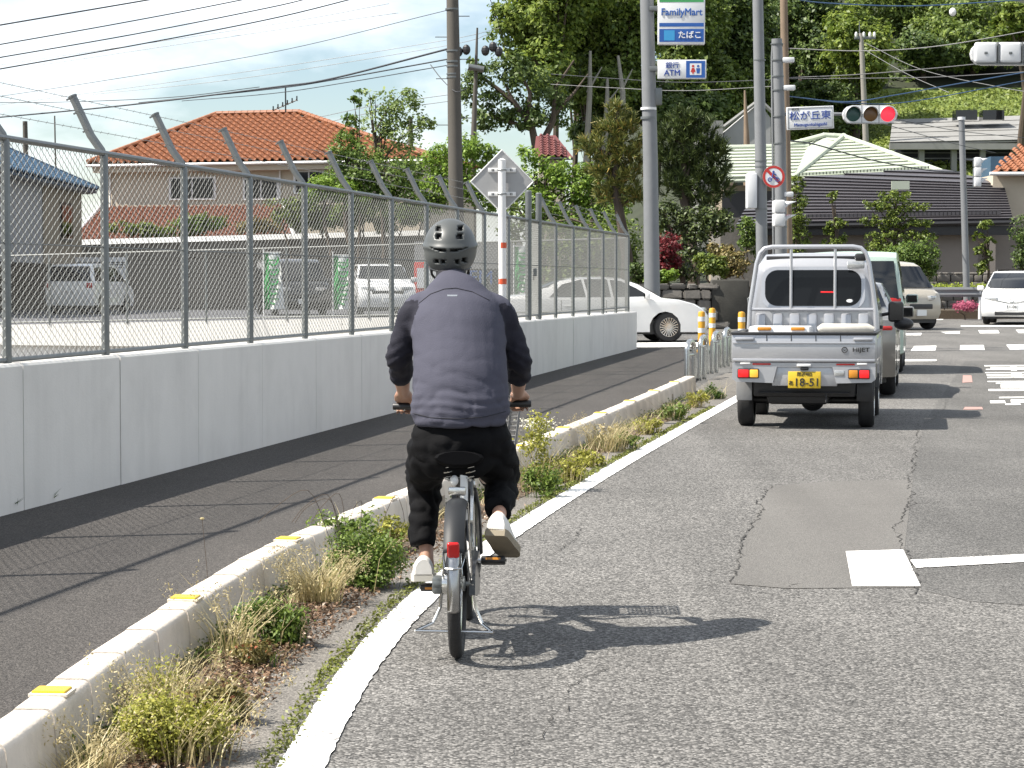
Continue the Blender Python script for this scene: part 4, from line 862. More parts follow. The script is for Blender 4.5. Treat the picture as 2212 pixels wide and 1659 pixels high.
SUV = dict(L=4.4, W=1.78, zb=1.08, zr=1.66, yr=.78, r=.345, zs=.30, wy=(-1.3, 1.35), zl=.86, fy=2.1, ry=-2.16, ztl=.98, zg=.74, zp=.52, zpr=.85, tp=.06, doors=(-.9, .1),
    top=[(-2.08, .35), (-2.18, .55), (-2.2, .95), (-2.1, 1.15), (-1.85, 1.48), (-1.65, 1.62), (-1.0, 1.67), (.0, 1.66), (.45, 1.60), (1.05, 1.2), (1.25, 1.1), (1.7, 1.04), (2.05, .92), (2.18, .7), (2.2, .5), (2.1, .3)],
    side=[[(-1.8, 1.2), (-1.6, 1.52), (-1.0, 1.58), (-1.0, 1.14)], [(-.92, 1.14), (-.92, 1.59), (-.08, 1.59), (-.02, 1.14)], [(.06, 1.14), (.02, 1.585), (.4, 1.53), (.95, 1.18), (.95, 1.14)]],
    ws=(1.14, 1.18, .5, 1.58), rw=(-2.07, 1.2, -1.72, 1.58))
MPV = dict(SUV, L=4.3, W=1.72, zr=1.72, yr=.84, zb=1.05, doors=(-.8, .3), top=[(-2.05, .3), (-2.13, .5), (-2.15, 1.05), (-2.05, 1.4), (-1.9, 1.66), (-1.7, 1.72), (.0, 1.73), (.5, 1.66), (1.2, 1.2), (1.4, 1.06), (1.8, .96), (2.05, .84), (2.14, .65), (2.15, .45), (2.05, .25)],
    side=[[(-1.9, 1.14), (-1.75, 1.58), (-.95, 1.62), (-.95, 1.12)], [(-.87, 1.12), (-.87, 1.62), (.12, 1.62), (.18, 1.12)], [(.26, 1.12), (.22, 1.61), (.48, 1.57), (1.12, 1.16), (1.1, 1.12)]], ws=(1.34, 1.10, .56, 1.62), rw=(-2.13, 1.12, -1.93, 1.62), ry=-2.12, zl=.80, zg=.62)
PRI = dict(MPV, W=1.78, zr=1.60, yr=.76, zb=1.0, L=4.6, fy=2.16, top=[(-2.15, .3), (-2.27, .5), (-2.3, 1.0), (-2.2, 1.2), (-1.9, 1.42), (-1.4, 1.55), (-.2, 1.60), (.3, 1.57), (.8, 1.36), (1.55, 1.0), (1.9, .88), (2.15, .76), (2.27, .6), (2.3, .42), (2.2, .24)],
    ws=(1.42, 1.06, .42, 1.52), zl=.74, zg=.34, zp=.52, side=[[(-1.9, 1.12), (-1.6, 1.42), (-.9, 1.5), (-.9, 1.06)], [(-.82, 1.06), (-.82, 1.5), (.12, 1.5), (.18, 1.06)], [(.26, 1.06), (.22, 1.49), (.4, 1.46), (1.2, 1.08), (1.2, 1.06)]])
def onroad(px, py): p = G(px, py); return p
HEAD = -R(10.5)
# --- sedan coming out of the side road on the left
p = G(1434, 740); 
a = R(-90)+R(7); c = Vector((p.x, p.y, p.z))-Vector((math.cos(R(7)), math.sin(R(7)), 0))*1.45+Vector((0, .8, 0))
car('sedan', 'white sedan with many-spoked wheels nosing out past the end of the wall', 'car', (c.x, c.y, gz(c.y)), a, M_['carwhite'], SED)
# --- queue ahead of the truck
car('hatchback', 'bronze grey car almost hidden between the silver truck and the mint van', 'car', (4.22, 29.8, gz(29.8)), HEAD, M_['cargrey'], dict(SED, W=1.68, L=4.0, wy=(-1.2, 1.25), top=[(y*.84, z) for y, z in SED['top']], side=[[(y*.84, z) for y, z in q] for q in SED['side']], ws=(1.1, 1.04, .44, 1.41), rw=(-1.4, 1.1, -.8, 1.385), fy=2.0, ry=-2.02, tlh=.03))
car('microvan', 'pale mint green microvan queueing ahead of the silver truck', 'van', (5.52, 36.2, gz(36.2)), HEAD, M_['carmint'], VAN)
t = car('microvan', 'boxy cream microvan turning beside the guard rail in the junction', 'van', (10.08, 62.3, gz(62.3)), R(-148), M_['carcream'], VAN)
# --- oncoming car on the right
v_ = car('estate_car', 'white hatchback facing the camera at the right edge beyond the crossing', 'car', (15.25, 68.6, gz(68.6)), R(180)-R(16), M_['carwhite'], PRI)
lettering('51-06', .13, M_['ink'], v_, (0, 2.322, .52), (R(90), 0, R(180)))
mb = MB(); mb.tube([(-.5, 2.20, .72), (-.1, 2.275, .64), (.1, 2.275, .64), (.5, 2.20, .72)], .014, 6); mb.torus((0, 2.25, .70), (0, 1, 0), .055, .010, 20, 6); mb.build('emblem', M_['steel'], v_, True)
# --- parked cars in the lot
LZ = .70
q = P(190, 684, 79); car('minivan', 'white minivan parked tail-first at the far left behind both fences', 'car', (q.x+.1, 79, LZ), R(-10), M_['carwhite'], MPV)
q = P(615, 690, 74); car('minivan', 'black minivan parked facing us behind the green and white banner', 'car', (q.x, 76, LZ), R(180)+R(16), M_['cardark'], dict(VAN, L=4.6, W=1.8, zr=1.9, r=.33, wy=(-1.4, 1.45), top=[(y*1.36, z*1.01) for y, z in VAN['top']], side=[[(y*1.36, z*1.01) for y, z in s] for s in VAN['side']], ws=(1.46*1.36, 1.14, .98*1.36, 1.72), rw=(-1.7*1.36, 1.14, -1.62*1.36, 1.72), fy=2.2, ry=-2.28))
q = P(812, 688, 70); car('sport_utility', 'white sport utility car parked facing us left of the cyclist', 'car', (q.x, 72, LZ), R(180)+R(10), M_['carwhite'], SUV)
# ================================================================== SILVER KEI TRUCK
TY = 22.3; TO = Vector(((1736-1106)/F*TY, TY, gz(TY)))
tr = thing('pickup_truck', 'silver mini pickup truck with yellow number plate stopped in the lane', 'truck', TO, HEAD)
SV = M_['silver']
mb = MB(); mb.rbox(-.70, .70, -.015, .025, .665, .945, .012); tg = mb.build('tailgate', SV, tr, True)
mb = MB(); mb.rbox(-.71, .71, -.028, .03, .932, .962, .008); mb.build('rail_cap', M_['black'], tg, True)
mb = MB(); mb.box(-.69, .69, -.020, -.0155, .868, .872); mb.rbox(-.695, .695, -.026, -.010, .845, .868, .006); mb.rbox(-.695, .695, -.022, -.010, .672, .700, .005); mb.build('pressed_rib', SV, tg, True)
for x in (-.36, -.12, .12, .36): MB().box(x-.004, x+.004, -.0185, -.014, .872, .93).build('panel_joint', M_['black'], tg)
for x in (-.58, .58): MB().rbox(x-.095, x+.095, -.045, -.012, .878, .912, .012).build('latch', SV, tg, True)
for s in (-1, 1):
    mb = MB(); mb.rbox(*sorted((s*.675, s*.71)), .03, 1.70, .665, .945, .010); o = mb.build('side_gate', SV, tr, True)
    mb = MB(); mb.rbox(*sorted((s*.668, s*.717)), .03, 1.70, .938, .962, .006); mb.build('rail_cap', M_['black'], o, True)
    for y in (.3, .85, 1.4): MB().rbox(*sorted((s*.70, s*.725)), y-.05, y+.05, .70, .90, .008).build('hinge', SV, o, True)
MB().rbox(-.69, .69, .03, 1.74, .60, .672, .01).build('bed_floor', SV, tr, True)
mb = MB(); mb.prism([(-.70, .66), (-.70, .50), (-.66, .47), (-.30, .46), (-.26, .62), (.28, .62), (.32, .46), (.66, .47), (.70, .50), (.70, .66)], 'y', -.005, .05); mb.build('rear_panel', SV, tr)
MB().rbox(-.31, .33, .02, .05, .43, .64, .01).build('plate_recess', SV, tr, True)
mb = MB(); mb.rbox(-.15, .17, -.012, .012, .41, .575, .006); pl = mb.build('number_plate', M_['plate_y'], tr, True)
lettering('所沢483', .045, M_['ink'], pl, (.01, -.0145, .549), sx=.95); lettering('18-51', .112, M_['ink'], pl, (.035, -.0145, .466), off=.001); lettering('あ', .05, M_['ink'], pl, (-.122, -.0145, .46))
lg = lettering('HIJET', .058, M_['ink'], tr, (.56, -.0225, .79), sx=1.25, off=.001); mb = MB(); mb.torus((.40, -.020, .79), (0, 1, 0), .026, .004, 20, 5); mb.prism([(.385, .797), (.395, .782), (.405, .782), (.418, .797), (.402, .789)], 'y', -.0225, -.017); mb.build('emblem', M_['ink'], tr, True)
for s, m_ in ((-1, 0), (1, 1)):
    mb = MB(); mb.rbox(*sorted((s*.435, s*.648)), -.030, .01, .505, .602, .012); o = mb.build('tail_light', M_['black'], tr, True)
    rx = (-.640, -.535) if s < 0 else (.545, .640); ax = (-.525, -.443) if s < 0 else (.443, .530)
    MB().rbox(*rx, -.038, -.02, .515, .592, .008).build('brake_lens', M_['red_lit'], o, True); MB().rbox(*ax, -.037, -.02, .515, .592, .008).build('indicator_lens', M_['amber_lit'] if s < 0 else M_['amber'], o, True)
    MB().rbox(*sorted((s*.32, s*.50)), -.012, .0, .638, .656, .004).build('reflector_strip', M_['red'], tr, True)
    MB().rbox(*sorted((s*.52, s*.62)), -.03, .0, .642, .660, .006).build('hinge_cover', M_['white'], tr, True)
    mb = MB(); mb.rbox(*sorted((s*.515, s*.672)), .14, .152, .28, .50, .004); mb.build('mud_flap', M_['basket'] if s < 0 else M_['black'], tr, True)
    for y in (.58, 2.48): car_wheel(tr, s*.60, y, .272, .155, s, M_['steel_bright'], 8)
    mb = MB(); mb.prism([(.32, .50), (.36, .60), (.5, .64), (.68, .64), (.82, .58), (.86, .50)], 'x', *sorted((s*.50, s*.695))); mb.build('wheel_guard', M_['black'], tr)
MB().rbox(.30, .40, -.012, .004, .53, .59, .008).build('reversing_light', M_['lens'], tr, True)
MB().rbox(-.065, .075, -.035, .0, .622, .65, .01).build('plate_lamp', M_['white'], tr, True); MB().rbox(-.03, .05, -.028, .02, .59, .618, .008).build('camera_housing', M_['black'], tr, True)
mb = MB(); mb.rbox(-.50, .50, .12, 3.1, .32, .60, .02); mb.rbox(-.38, .25, .18, .52, .24, .42, .05); mb.tube([(-.6, .58, .27), (.6, .58, .27)], .04, 10); ball(mb, (.06, .58, .265), .12, .13, .11); mb.tube([(.22, .05, .35), (.22, .02, .27)], .006, 5); mb.tube([(-.45, .10, .36), (.45, .10, .36)], .012, 6); mb.build('chassis', M_['black'], tr, True)
cab_ol = [(1.76, .50), (1.74, .9), (1.73, 1.18), (1.77, 1.55), (1.82, 1.70), (1.90, 1.755), (2.1, 1.775), (2.6, 1.77), (2.85, 1.70), (3.1, 1.38), (3.28, 1.10), (3.36, .95), (3.40, .7), (3.40, .40), (3.3, .32)]
cab_ol = arches(cab_ol, (2.48,), .30, .34)
mb = shell(cab_ol, .695, 1.10, 1.77, .80, .03, 2.5); cab = mb.build('cab', SV, tr, True)
def rrect(x0, x1, z0, z1, r, n=6):
    o = []
    for cx, cz, a0 in ((x1-r, z1-r, 0), (x0+r, z1-r, 90), (x0+r, z0+r, 180), (x1-r, z0+r, 270)):
        for k in range(n+1): a = R(a0+90*k/n); o.append((cx+r*math.cos(a), cz+r*math.sin(a)))
    return o
tilt = Matrix.Translation((0, 1.725, 1.18))@Matrix.Rotation(-R(7.5), 4, 'X')@Matrix.Translation((0, 0, -1.18))
mb = MB(); mb.prism(rrect(-.545, .545, 1.165, 1.625, .15), 'y', -.016, .03, tilt); wf = mb.build('window_surround', SV, cab, True)
mb = MB(); mb.prism(rrect(-.505, .505, 1.205, 1.588, .13), 'y', -.022, .0, tilt); mb.build('rear_window', M_['glass'], cab)
mb = MB(); mb.rbox(.08, .24, -.026, -.018, 1.345, 1.360, .003, 1, tilt); mb.build('high_brake_light', M_['red_lit'], cab, True)
mb = MB(); mb.add([tilt@Vector((.385+.035*math.cos(a), -.0235, 1.26+.018*math.sin(a))) for a in [2*math.pi*k/20 for k in range(20)]], [tuple(range(20))]); mb.build('round_sticker', M_['plate_w'], cab)
for k in range(7):
    x = -.54+k*.18; mb = MB(); mb.rbox(x-.065, x+.045, 1.685, 1.75, .70, 1.13, .02); mb.build('bulkhead_rib', SV, cab, True)
mb = MB(); mb.rbox(-.50, .50, 1.84, 1.86, 1.66, 1.735, .006); mb.build('roof_gutter', M_['black'], cab, True)
for s in (-1, 1):
    def xs(z): return .695*(1-.2*(z-1.1)/.67)
    poly = [(1.98, 1.16), (1.96, 1.62), (2.72, 1.62), (3.08, 1.2), (3.08, 1.16)]; mb = MB(); n = len(poly)
    v = [(s*(xs(z)+.004), y, z) for y, z in poly]+[(s*(xs(z)-.01), y, z) for y, z in poly]; mb.add(v, [tuple(range(n))]+[(i, (i+1) % n, n+(i+1) % n, n+i) for i in range(n)]); mb.build('side_window', M_['glass_car'], cab)
    for y in (1.90, 3.0): MB().box(*sorted((s*.68, s*.6975)), y-.005, y+.005, .45, 1.1).build('door_gap', M_['black'], cab)
    MB().rbox(*sorted((s*.69, s*.725)), 2.0, 2.18, .96, 1.0, .01).build('door_handle', M_['black'], cab, True)
mr = MB(); mr.rbox(.76, .93, 3.0, 3.08, 1.02, 1.25, .04, 3); mo = mr.build('mirror', M_['black'], tr, True); MB().rbox(.775, .915, 2.992, 3.0, 1.04, 1.23, .003).build('mirror_glass', M_['glass_car'], mo)
MB().tube([(.69, 3.06, 1.1), (.80, 3.06, 1.12)], .02, 8).build('mirror_arm', M_['black'], mo, True)
mb = MB(); ball(mb, (.93, 3.06, 1.0), .11, .09, .07); mb.build('round_mirror', M_['black'], tr, True)
MB().tube([(-.69, 3.05, 1.05), (-.77, 3.05, 1.08), (-.79, 3.05, 1.28), (-.76, 3.05, 1.3)], .012, 6).build('left_mirror_arm', M_['steel'], tr, True)
# guard frame
gf = MB(); gf.tube([(-.665, 1.62, .95), (-.655, 1.62, 1.2), (-.585, 1.62, 1.66), (-.55, 1.62, 1.765), (-.50, 1.62, 1.815), (-.42, 1.62, 1.83), (.42, 1.62, 1.83), (.50, 1.62, 1.815), (.55, 1.62, 1.765), (.585, 1.62, 1.66), (.655, 1.62, 1.2), (.665, 1.62, .95)], .025, 10); g_ = gf.build('guard_frame', SV, tr, True)
MB().tube([(-.64, 1.62, 1.17), (.64, 1.62, 1.17)], .018, 8).build('cross_bar', SV, g_, True)
for x in (-.225, .235): MB().tube([(x, 1.62, 1.17), (x, 1.62, 1.82)], .0165, 8).build('upright_bar', SV, g_, True)
MB().rbox(.36, .54, 1.585, 1.63, 1.60, 1.68, .012).build('work_lamp', M_['lens'], g_, True); MB().rbox(.44, .56, 1.60, 1.66, 1.68, 1.76, .02).build('lamp_bracket', M_['black'], g_, True)
def bedthing(o): o.location = TO; o.rotation_euler = (0, 0, HEAD); return o
st = thing('storage_tray', 'white plastic tray with orange clips in the bed of the silver truck', 'tray', TO, HEAD)
MB().rbox(-.60, .02, .75, 1.35, .672, 1.005, .02).build('tray_body', M_['white'], st, True)
for x in (-.44, -.10): MB().rbox(x-.07, x+.07, .735, .75, .965, 1.0, .006).build('clip', M_['amber'], st, True)
mb = MB(); mb.tube([(.10, .80, .97), (.14, .80, .985), (.60, .86, .985), (.66, .86, .97)], [.03, .05, .05, .03], 12); ro = mb.build('rolled_sheet', M_['soleb'], None, True); bedthing(ro); tag(ro, 'rolled white sheet lying across the right of the truck bed', 'sheet')
mb = MB(); mb.rbox(.08, .66, .74, .92, .672, .94, .02); bx_ = mb.build('crate', M_['basket'], None, True); bedthing(bx_); tag(bx_, 'grey crate under the rolled white sheet in the truck bed', 'crate')
# ================================================================== POLES, SIGNS, SIGNALS, CABLES
M_['concrete_pole'] = mat('concrete pole', (.34, .32, .29), .85, var=.15, vs=3, bump=.2, bs=40, stain=.25)
M_['wood_pole'] = mat('brown pole', (.26, .19, .13), .85, var=.2, vs=4, stain=.3)
M_['olive_pole'] = mat('weathered brown utility pole', (.105, .095, .08), .8, var=.15, vs=2, stain=.25)
M_['signalwhite'] = mat('pale signal housing', (.70, .71, .72), .45, var=.06, vs=9, stain=.12)
M_['sign_w'] = mat('white sign face', (.78, .79, .80), .4, var=.03, vs=4)
M_['sign_b'] = mat('blue sign face', (.02, .12, .45), .4, var=.04)
M_['sign_lb'] = mat('light blue sign face', (.05, .38, .75), .4, var=.04)
M_['sign_g'] = mat('green sign face', (.06, .40, .12), .4, var=.06)
M_['sign_back'] = mat('grey sign back', (.45, .45, .45), .55, metal=.2, var=.08, vs=8, stain=.15)
M_['sign_red'] = mat('red sign paint', (.62, .04, .03), .4, var=.05)
M_['redstripe'] = mat('orange red stripe', (.72, .10, .03), .4, var=.06)
M_['cable'] = mat('black cable', (.03, .033, .04), .6, var=.2)
M_['cable_blue'] = mat('blue sleeved cable', (.05, .11, .22), .5, var=.2)
M_['cable_grey'] = mat('grey cable', (.24, .24, .24), .5, var=.2)
M_['sig_green'] = mat('unlit green lens', (.01, .07, .06), .3, var=.2)
M_['sig_amber'] = mat('unlit amber lens', (.16, .07, .01), .3, var=.2)
M_['sig_red'] = mat('lit red lens', (.8, .02, .05), .3, var=.05, emit=((1, .03, .055), 1.0))
M_['bollard'] = mat('orange yellow bollard', (.80, .40, .02), .5, var=.08, vs=12, stain=.15)
def vbox(parent, name, m, x0, x1, y0, y1, z0, z1, b=.01): return MB().rbox(x0, x1, y0, y1, z0, z1, b).build(name, m, parent, True)
# --- diamond warning sign seen from behind
q = P(1087, 918, 22.8); sg_ = thing('road_sign', 'diamond warning sign seen from behind on a white striped post', 'sign', (q.x, 22.8, gz(22.8)))
zc = P(1085, 392, 22.8).z-gz(22.8); ztp = P(1085, 346, 22.8).z-gz(22.8)
MB().cyl((0, 0, 0), (-.012, 0, ztp), .040, n=14).build('post', M_['white'], sg_, True); MB().cyl((-.012, 0, ztp), (-.012, 0, ztp+.015), .043, .02, n=14).build('cap', M_['white'], sg_, True)
h = .318; mb = MB(); D = [(-.012, zc+h), (-.012+h, zc), (-.012, zc-h), (-.012-h, zc)]
D2 = []
for i in range(4):
    a, b, c = D[i-1], D[i], D[(i+1) % 4]
    for t in (.10, .04, 0): D2.append((b[0]+(a[0]-b[0])*t, b[1]+(a[1]-b[1])*t)) if t else None
    D2.append((b[0]+(c[0]-b[0])*.04, b[1]+(c[1]-b[1])*.04))
mb.prism(D2, 'y', .055, .059); pl_ = mb.build('plate', M_['sign_back'], sg_)
mb = MB()
for i in range(4): a, b = D[i], D[(i+1) % 4]; mb.tube([(a[0]*.99, .055, a[1]), (b[0]*.99, .055, b[1])], .007, 6)
mb.build('plate_rim', M_['white'], pl_, True)
for z in (zc+.115, zc-.125):
    b = vbox(sg_, 'clamp_bar', M_['white'], -.14-.012, .14-.012, .035, .055, z-.022, z+.022, .004); MB().torus((-.012, 0, z), (0, 0, 1), .043, .006, 20, 6).build('clamp', M_['steel'], b, True)
    for x in (-.10, -.085, .085, .10): MB().box(x-.016, x-.008, .033, .0345, z-.012, z+.012).build('slot', M_['black'], b)
for py in (530, 608):
    z0 = P(1085, py+6, 22.8).z-gz(22.8); z1 = P(1085, py-6, 22.8).z-gz(22.8); mb = MB(); mb.lathe((-.006, 0, z0), (0, 0, 1), [(.0408, 0), (.0408, z1-z0)], 18); mb.build('red_band', M_['redstripe'], sg_, True)
# --- convenience store pole sign
PY = 57; q = P(1410, 650, PY); ps = thing('pole_sign', 'tall grey pole carrying the store, tobacco and bank boards', 'sign', (q.x, PY, gz(PY)))
base = Vector(ps.location)
def loc(px, py, Y): return P(px, py, Y)-base
tp_ = loc(1396, -60, PY); MB().tube([(0, 0, 0), loc(1405, 340, PY), tp_], [.205, .185, .165], 20).build('pole', M_['steel_pole'], ps, True)
for py in (235, 255): p_ = loc(1401, py, PY); MB().cyl(p_-Vector((0, 0, .03)), p_+Vector((0, 0, .03)), .20, n=20).build('band', M_['white'] if py == 235 else M_['steel'], ps, True)
a, b = loc(1421, 96, PY-.25), loc(1523, -40, PY-.25)
bd = MB().rbox(a.x, b.x, -.30, -.06, a.z, b.z, .02).build('store_board', M_['sign_w'], ps, True)
def panel(parent, name, m, px0, py0, px1, py1, dy=-.304, Y=PY-.25):
    a, b = loc(px0, py1, Y), loc(px1, py0, Y); return MB().box(a.x, b.x, dy, dy+.02, a.z, b.z).build(name, m, parent)
panel(bd, 'green_band', M_['sign_g'], 1424, -40, 1520, 5); panel(bd, 'blue_band', M_['sign_b'], 1424, 50, 1520, 58); panel(bd, 'tobacco_panel', M_['sign_b'], 1424, 63, 1520, 91); panel(bd, 'light_blue_square', M_['sign_lb'], 1434, 66, 1457, 88, -.308)
def letters(body, px, py, size, m, parent, dy, Y, sx=1.0, off=0.0): p_ = loc(px, py, Y); return lettering(body, size, m, parent, (p_.x, dy, p_.z), sx=sx, off=off)
letters('FamilyMart', 1472, 27, .25, M_['sign_b'], bd, -.31, PY-.25, .92, .004); letters('たばこ', 1490, 77, .20, M_['sign_w'], bd, -.312, PY-.25, 1.0, .003)
a, b = loc(1421, 170, PY-.25), loc(1526, 129, PY-.25); bd2 = MB().rbox(a.x, b.x, -.26, -.08, a.z, b.z, .015).build('bank_board', M_['sign_w'], ps, True)
panel(bd2, 'blue_panel', M_['sign_b'], 1482, 131.5, 1523, 168, -.264); panel(bd2, 'toilet_panel', M_['sign_w'], 1490, 137, 1515, 162, -.267)
letters('銀行', 1452, 142, .17, M_['ink_blue'], bd2, -.268, PY-.25, 1.0, .002); letters('ATM', 1452, 158, .20, M_['ink_blue'], bd2, -.268, PY-.25, 1.0, .004)
for px, m_ in ((1497, 'sign_red'), (1508, 'sign_b')):
    c = loc(px, 143, PY-.25); mb = MB(); mb.lathe((c.x, -.271, c.z), (0, 1, 0), [(0, 0), (.032, 0), (.032, .004)], 14); mb.prism([(c.x-.05, c.z-.05), (c.x+.05, c.z-.05), (c.x+.035, c.z-.18), (c.x-.035, c.z-.18)] if m_ == 'sign_b' else [(c.x-.03, c.z-.045), (c.x+.03, c.z-.045), (c.x+.06, c.z-.14), (c.x+.02, c.z-.15), (c.x+.02, c.z-.19), (c.x-.02, c.z-.19), (c.x-.02, c.z-.15), (c.x-.06, c.z-.14)], 'y', -.271, -.267); mb.build('person_symbol', M_[m_], bd2)
for py in (20, 150):
    a = loc(1402, py, PY); MB().rbox(a.x, a.x+.35, -.20, -.05, a.z-.06, a.z+.06, .01).build('bracket', M_['steel'], ps, True)
c = loc(1416, 208, PY); MB().rbox(c.x-.02, c.x+.16, -.1, .1, c.z-.22, c.z+.2, .02).build('meter_box', M_['steel'], ps, True)
# --- signal pole with horizontal signal, name board, circular sign
SY = 44.0; q = P(1649, 640, SY); sp_ = thing('signal_pole', 'tall pale grey signal pole beside the stop line with a control box', 'pole', (q.x, SY, gz(SY))); base = Vector(sp_.location)
MB().tube([(0, 0, 0), loc(1643, 330, SY), loc(1636, -60, SY)], [.115, .11, .10], 18).build('shaft', M_['steel_pole'], sp_, True)
a, b = loc(1612, 451, SY), loc(1634, 374, SY); MB().rbox(a.x, b.x, -.18, .18, a.z, b.z, .03).build('control_box', M_['signalwhite'], sp_, True)
for py in (130, 348, 360, 452): c = loc(1643-.02*(350-py)*-.5*0, py, SY); MB().cyl(Vector((loc(1643+(py-330)*.012, py, SY).x, 0, c.z-.012)), Vector((loc(1643+(py-330)*.012, py, SY).x, 0, c.z+.012)), .118, n=18).build('band', M_['steel'], sp_, True)
c = loc(1672, 381.5, SY-.2); rs = MB(); rs.lathe((c.x, -.15, c.z), (0, 1, 0), [(0, 0), (.215, 0), (.215, .006), (0, .006)], 40); d = rs.build('round_sign', M_['sign_w'], sp_, True)
mb = MB(); mb.lathe((c.x, -.153, c.z), (0, 1, 0), [(.165, 0), (.213, 0), (.213, .002)], 40); mb.build('red_ring', M_['sign_red'], d)
mb = MB(); mb.prism([(c.x-.14, c.z+.10), (c.x-.10, c.z+.14), (c.x+.14, c.z-.10), (c.x+.10, c.z-.14)], 'y', -.1535, -.1515); mb.build('red_slash', M_['sign_red'], d)
mb = MB()
for s in (-1, 1): mb.torus((c.x+s*.075, -.156, c.z-.055), (0, 1, 0), .035, .008, 16, 5)
mb.tube([(c.x-.075, -.156, c.z-.055), (c.x-.02, -.156, c.z-.01), (c.x+.05, -.156, c.z-.01), (c.x+.075, -.156, c.z-.055)], .009, 5); mb.tube([(c.x-.03, -.156, c.z), (c.x-.015, -.156, c.z+.07), (c.x+.05, -.156, c.z+.03)], .014, 6); ball(mb, (c.x-.005, -.156, c.z+.095), .022, .006, .022, 10, 6); mb.build('moped_symbol', M_['ink_blue'], d)
# concrete pole carrying the signal arm
q = P(1688, 640, SY+1.5); cp = thing('concrete_pole', 'banded pale concrete pole carrying the traffic signal and place name board', 'pole', (q.x, SY+1.5, gz(SY+1.5))); base = Vector(cp.location); Y2 = SY+1.5
MB().tube([(0, 0, 0), loc(1685, 300, Y2), loc(1678, 84, Y2)], [.135, .12, .105], 18).build('shaft', M_['steel_pole'], cp, True)
for py in (95, 130, 165, 195, 252, 310, 440, 470, 490): c = loc(1678+(py-84)*.023, py, Y2); MB().cyl((c.x, 0, c.z-.012), (c.x, 0, c.z+.012), .126, n=18).build('band', M_['steel'], cp, True)
c = loc(1684, 246, Y2); e_ = loc(1940, 246, Y2); MB().tube([c+Vector((0, .06, 0)), e_+Vector((0, .06, 0))], .035, 10).build('arm', M_['steel_pole'], cp, True)
c = loc(1662, 100, Y2); MB().tube([(0, -.02, loc(0, 98, Y2).z), (loc(1668, 103, Y2).x, -.02, loc(0, 100, Y2).z), (loc(1667, 130, Y2).x, -.02, loc(0, 125, Y2).z), (loc(1672, 520, Y2).x, -.02, 1.2)], .022, 8).build('conduit', M_['steel_pole'], cp, True)
for px, py in ((1700, 130), (1702, 190), (1698, 420)): c = loc(px, py, Y2); MB().rbox(c.x-.10, c.x+.14, -.1, .08, c.z-.05, c.z+.05, .02).build('pole_fitting', M_['signalwhite'], cp, True)
# place name board
a, b = P(1712, 272, SY), P(1816, 222, SY); nb = thing('name_board', 'white place name board with blue lettering left of the traffic signal', 'sign', ((a.x+b.x)/2, SY+.9, a.z)); base = Vector(nb.location)
M2 = Matrix.Rotation(R(-3), 4, 'Y'); nb.rotation_euler = (0, R(-2.2), 0); wv, hv = (b.x-a.x)/2, b.z-a.z
MB().rbox(-wv, wv, -.03, .03, 0, hv, .008).build('board', M_['sign_w'], nb, True)
mb = MB(); [mb.tube(s_, .006, 5) for s_ in ([(-wv+.025, -.032, .025), (wv-.025, -.032, .025), (wv-.025, -.032, hv-.025), (-wv+.025, -.032, hv-.025), (-wv+.025, -.032, .025)],)]; mb.build('border', M_['steel'], nb)
lettering('松が丘東', .185, M_['ink_blue'], nb, (0, -.034, hv*.58), sx=1.12, off=.002); lettering('Matsugaokahigashi', .088, M_['ink_blue'], nb, (0, -.034, hv*.2), sx=1.0, off=.002); lettering('所沢市', .05, M_['ink'], nb, (-wv*.62, -.034, hv*.88))
MB().tube([(-wv*.5, .04, hv*.5), (-wv*.5, .5, hv*.5)], .02, 8).build('bracket', M_['steel'], nb, True)
# horizontal signal
def signal_h(name, label, px0, px1, py0, py1, Y, face, lit=None):
    a, b = P(px0, py1, Y), P(px1, py0, Y); t = thing(name, label, 'traffic light', ((a.x+b.x)/2, Y, (a.z+b.z)/2)); wv, hv = (b.x-a.x)/2, (b.z-a.z)/2
    mb = MB(); o = []
    for cx, s0 in ((wv-hv, -90), (-wv+hv, 90)):
        for k in range(7): an = R(s0+180*k/6); o.append((cx+hv*math.cos(an)*1.0, hv*math.sin(an)))
    mb.prism(o, 'y', -.07, .09); body = mb.build('housing', M_['signalwhite'], t)
    ms = ('sig_green', 'sig_amber', 'sig_red'); st_ = (wv*2-.06)/3
    for k in range(3):
        x = -wv+.03+st_*(k+.5)
        if face:
            l = MB().lathe((x, -.078, 0), (0, 1, 0), [(0, -.018), (hv*.5, -.013), (hv*.80, 0), (hv*.80, .01)], 24).build('lens', M_[ms[k]], t, True)
            mb = MB(); v = []; n_ = 18
            for i in range(n_+1):
                an = R(-20+220*i/n_); c_, s_ = math.cos(an), math.sin(an); v += [(x+hv*.86*c_, -.07, hv*.86*s_), (x+hv*.84*c_, -.07-.19*max(.15, (s_+.5)/1.5), hv*.84*s_)]
            mb.add(v, [(2*i, 2*i+1, 2*i+3, 2*i+2) for i in range(n_)]); vz = mb.build('visor', M_['signalwhite'], t, True)
            vz.modifiers.new('t', 'SOLIDIFY').thickness = .006
        else:
            MB().rbox(x-st_*.46, x+st_*.46, -.16, -.06, -hv*.86, hv*.98, .05, 3).build('back_cover', M_['signalwhite'], t, True); MB().rbox(x-.03, x+.03, -.17, -.155, -hv*.1, hv*.12, .006).build('hinge', M_['steel'], t, True)
    for k in (1, 2): x = -wv+.03+st_*k; MB().box(x-.006, x+.006, -.072 if face else -.165, .085, -hv*.99, hv*.99).build('module_joint', M_['steel'], t)
    MB().box(-wv+hv*.4, wv-hv*.4, -.075 if face else -.163, -.060, -hv*.99-.004, -hv*.93).build('lower_trim', M_['steel'], t)
    return t
signal_h('traffic_signal', 'horizontal traffic signal showing red over the junction', 1820, 1938, 228, 267, SY+.8, True)
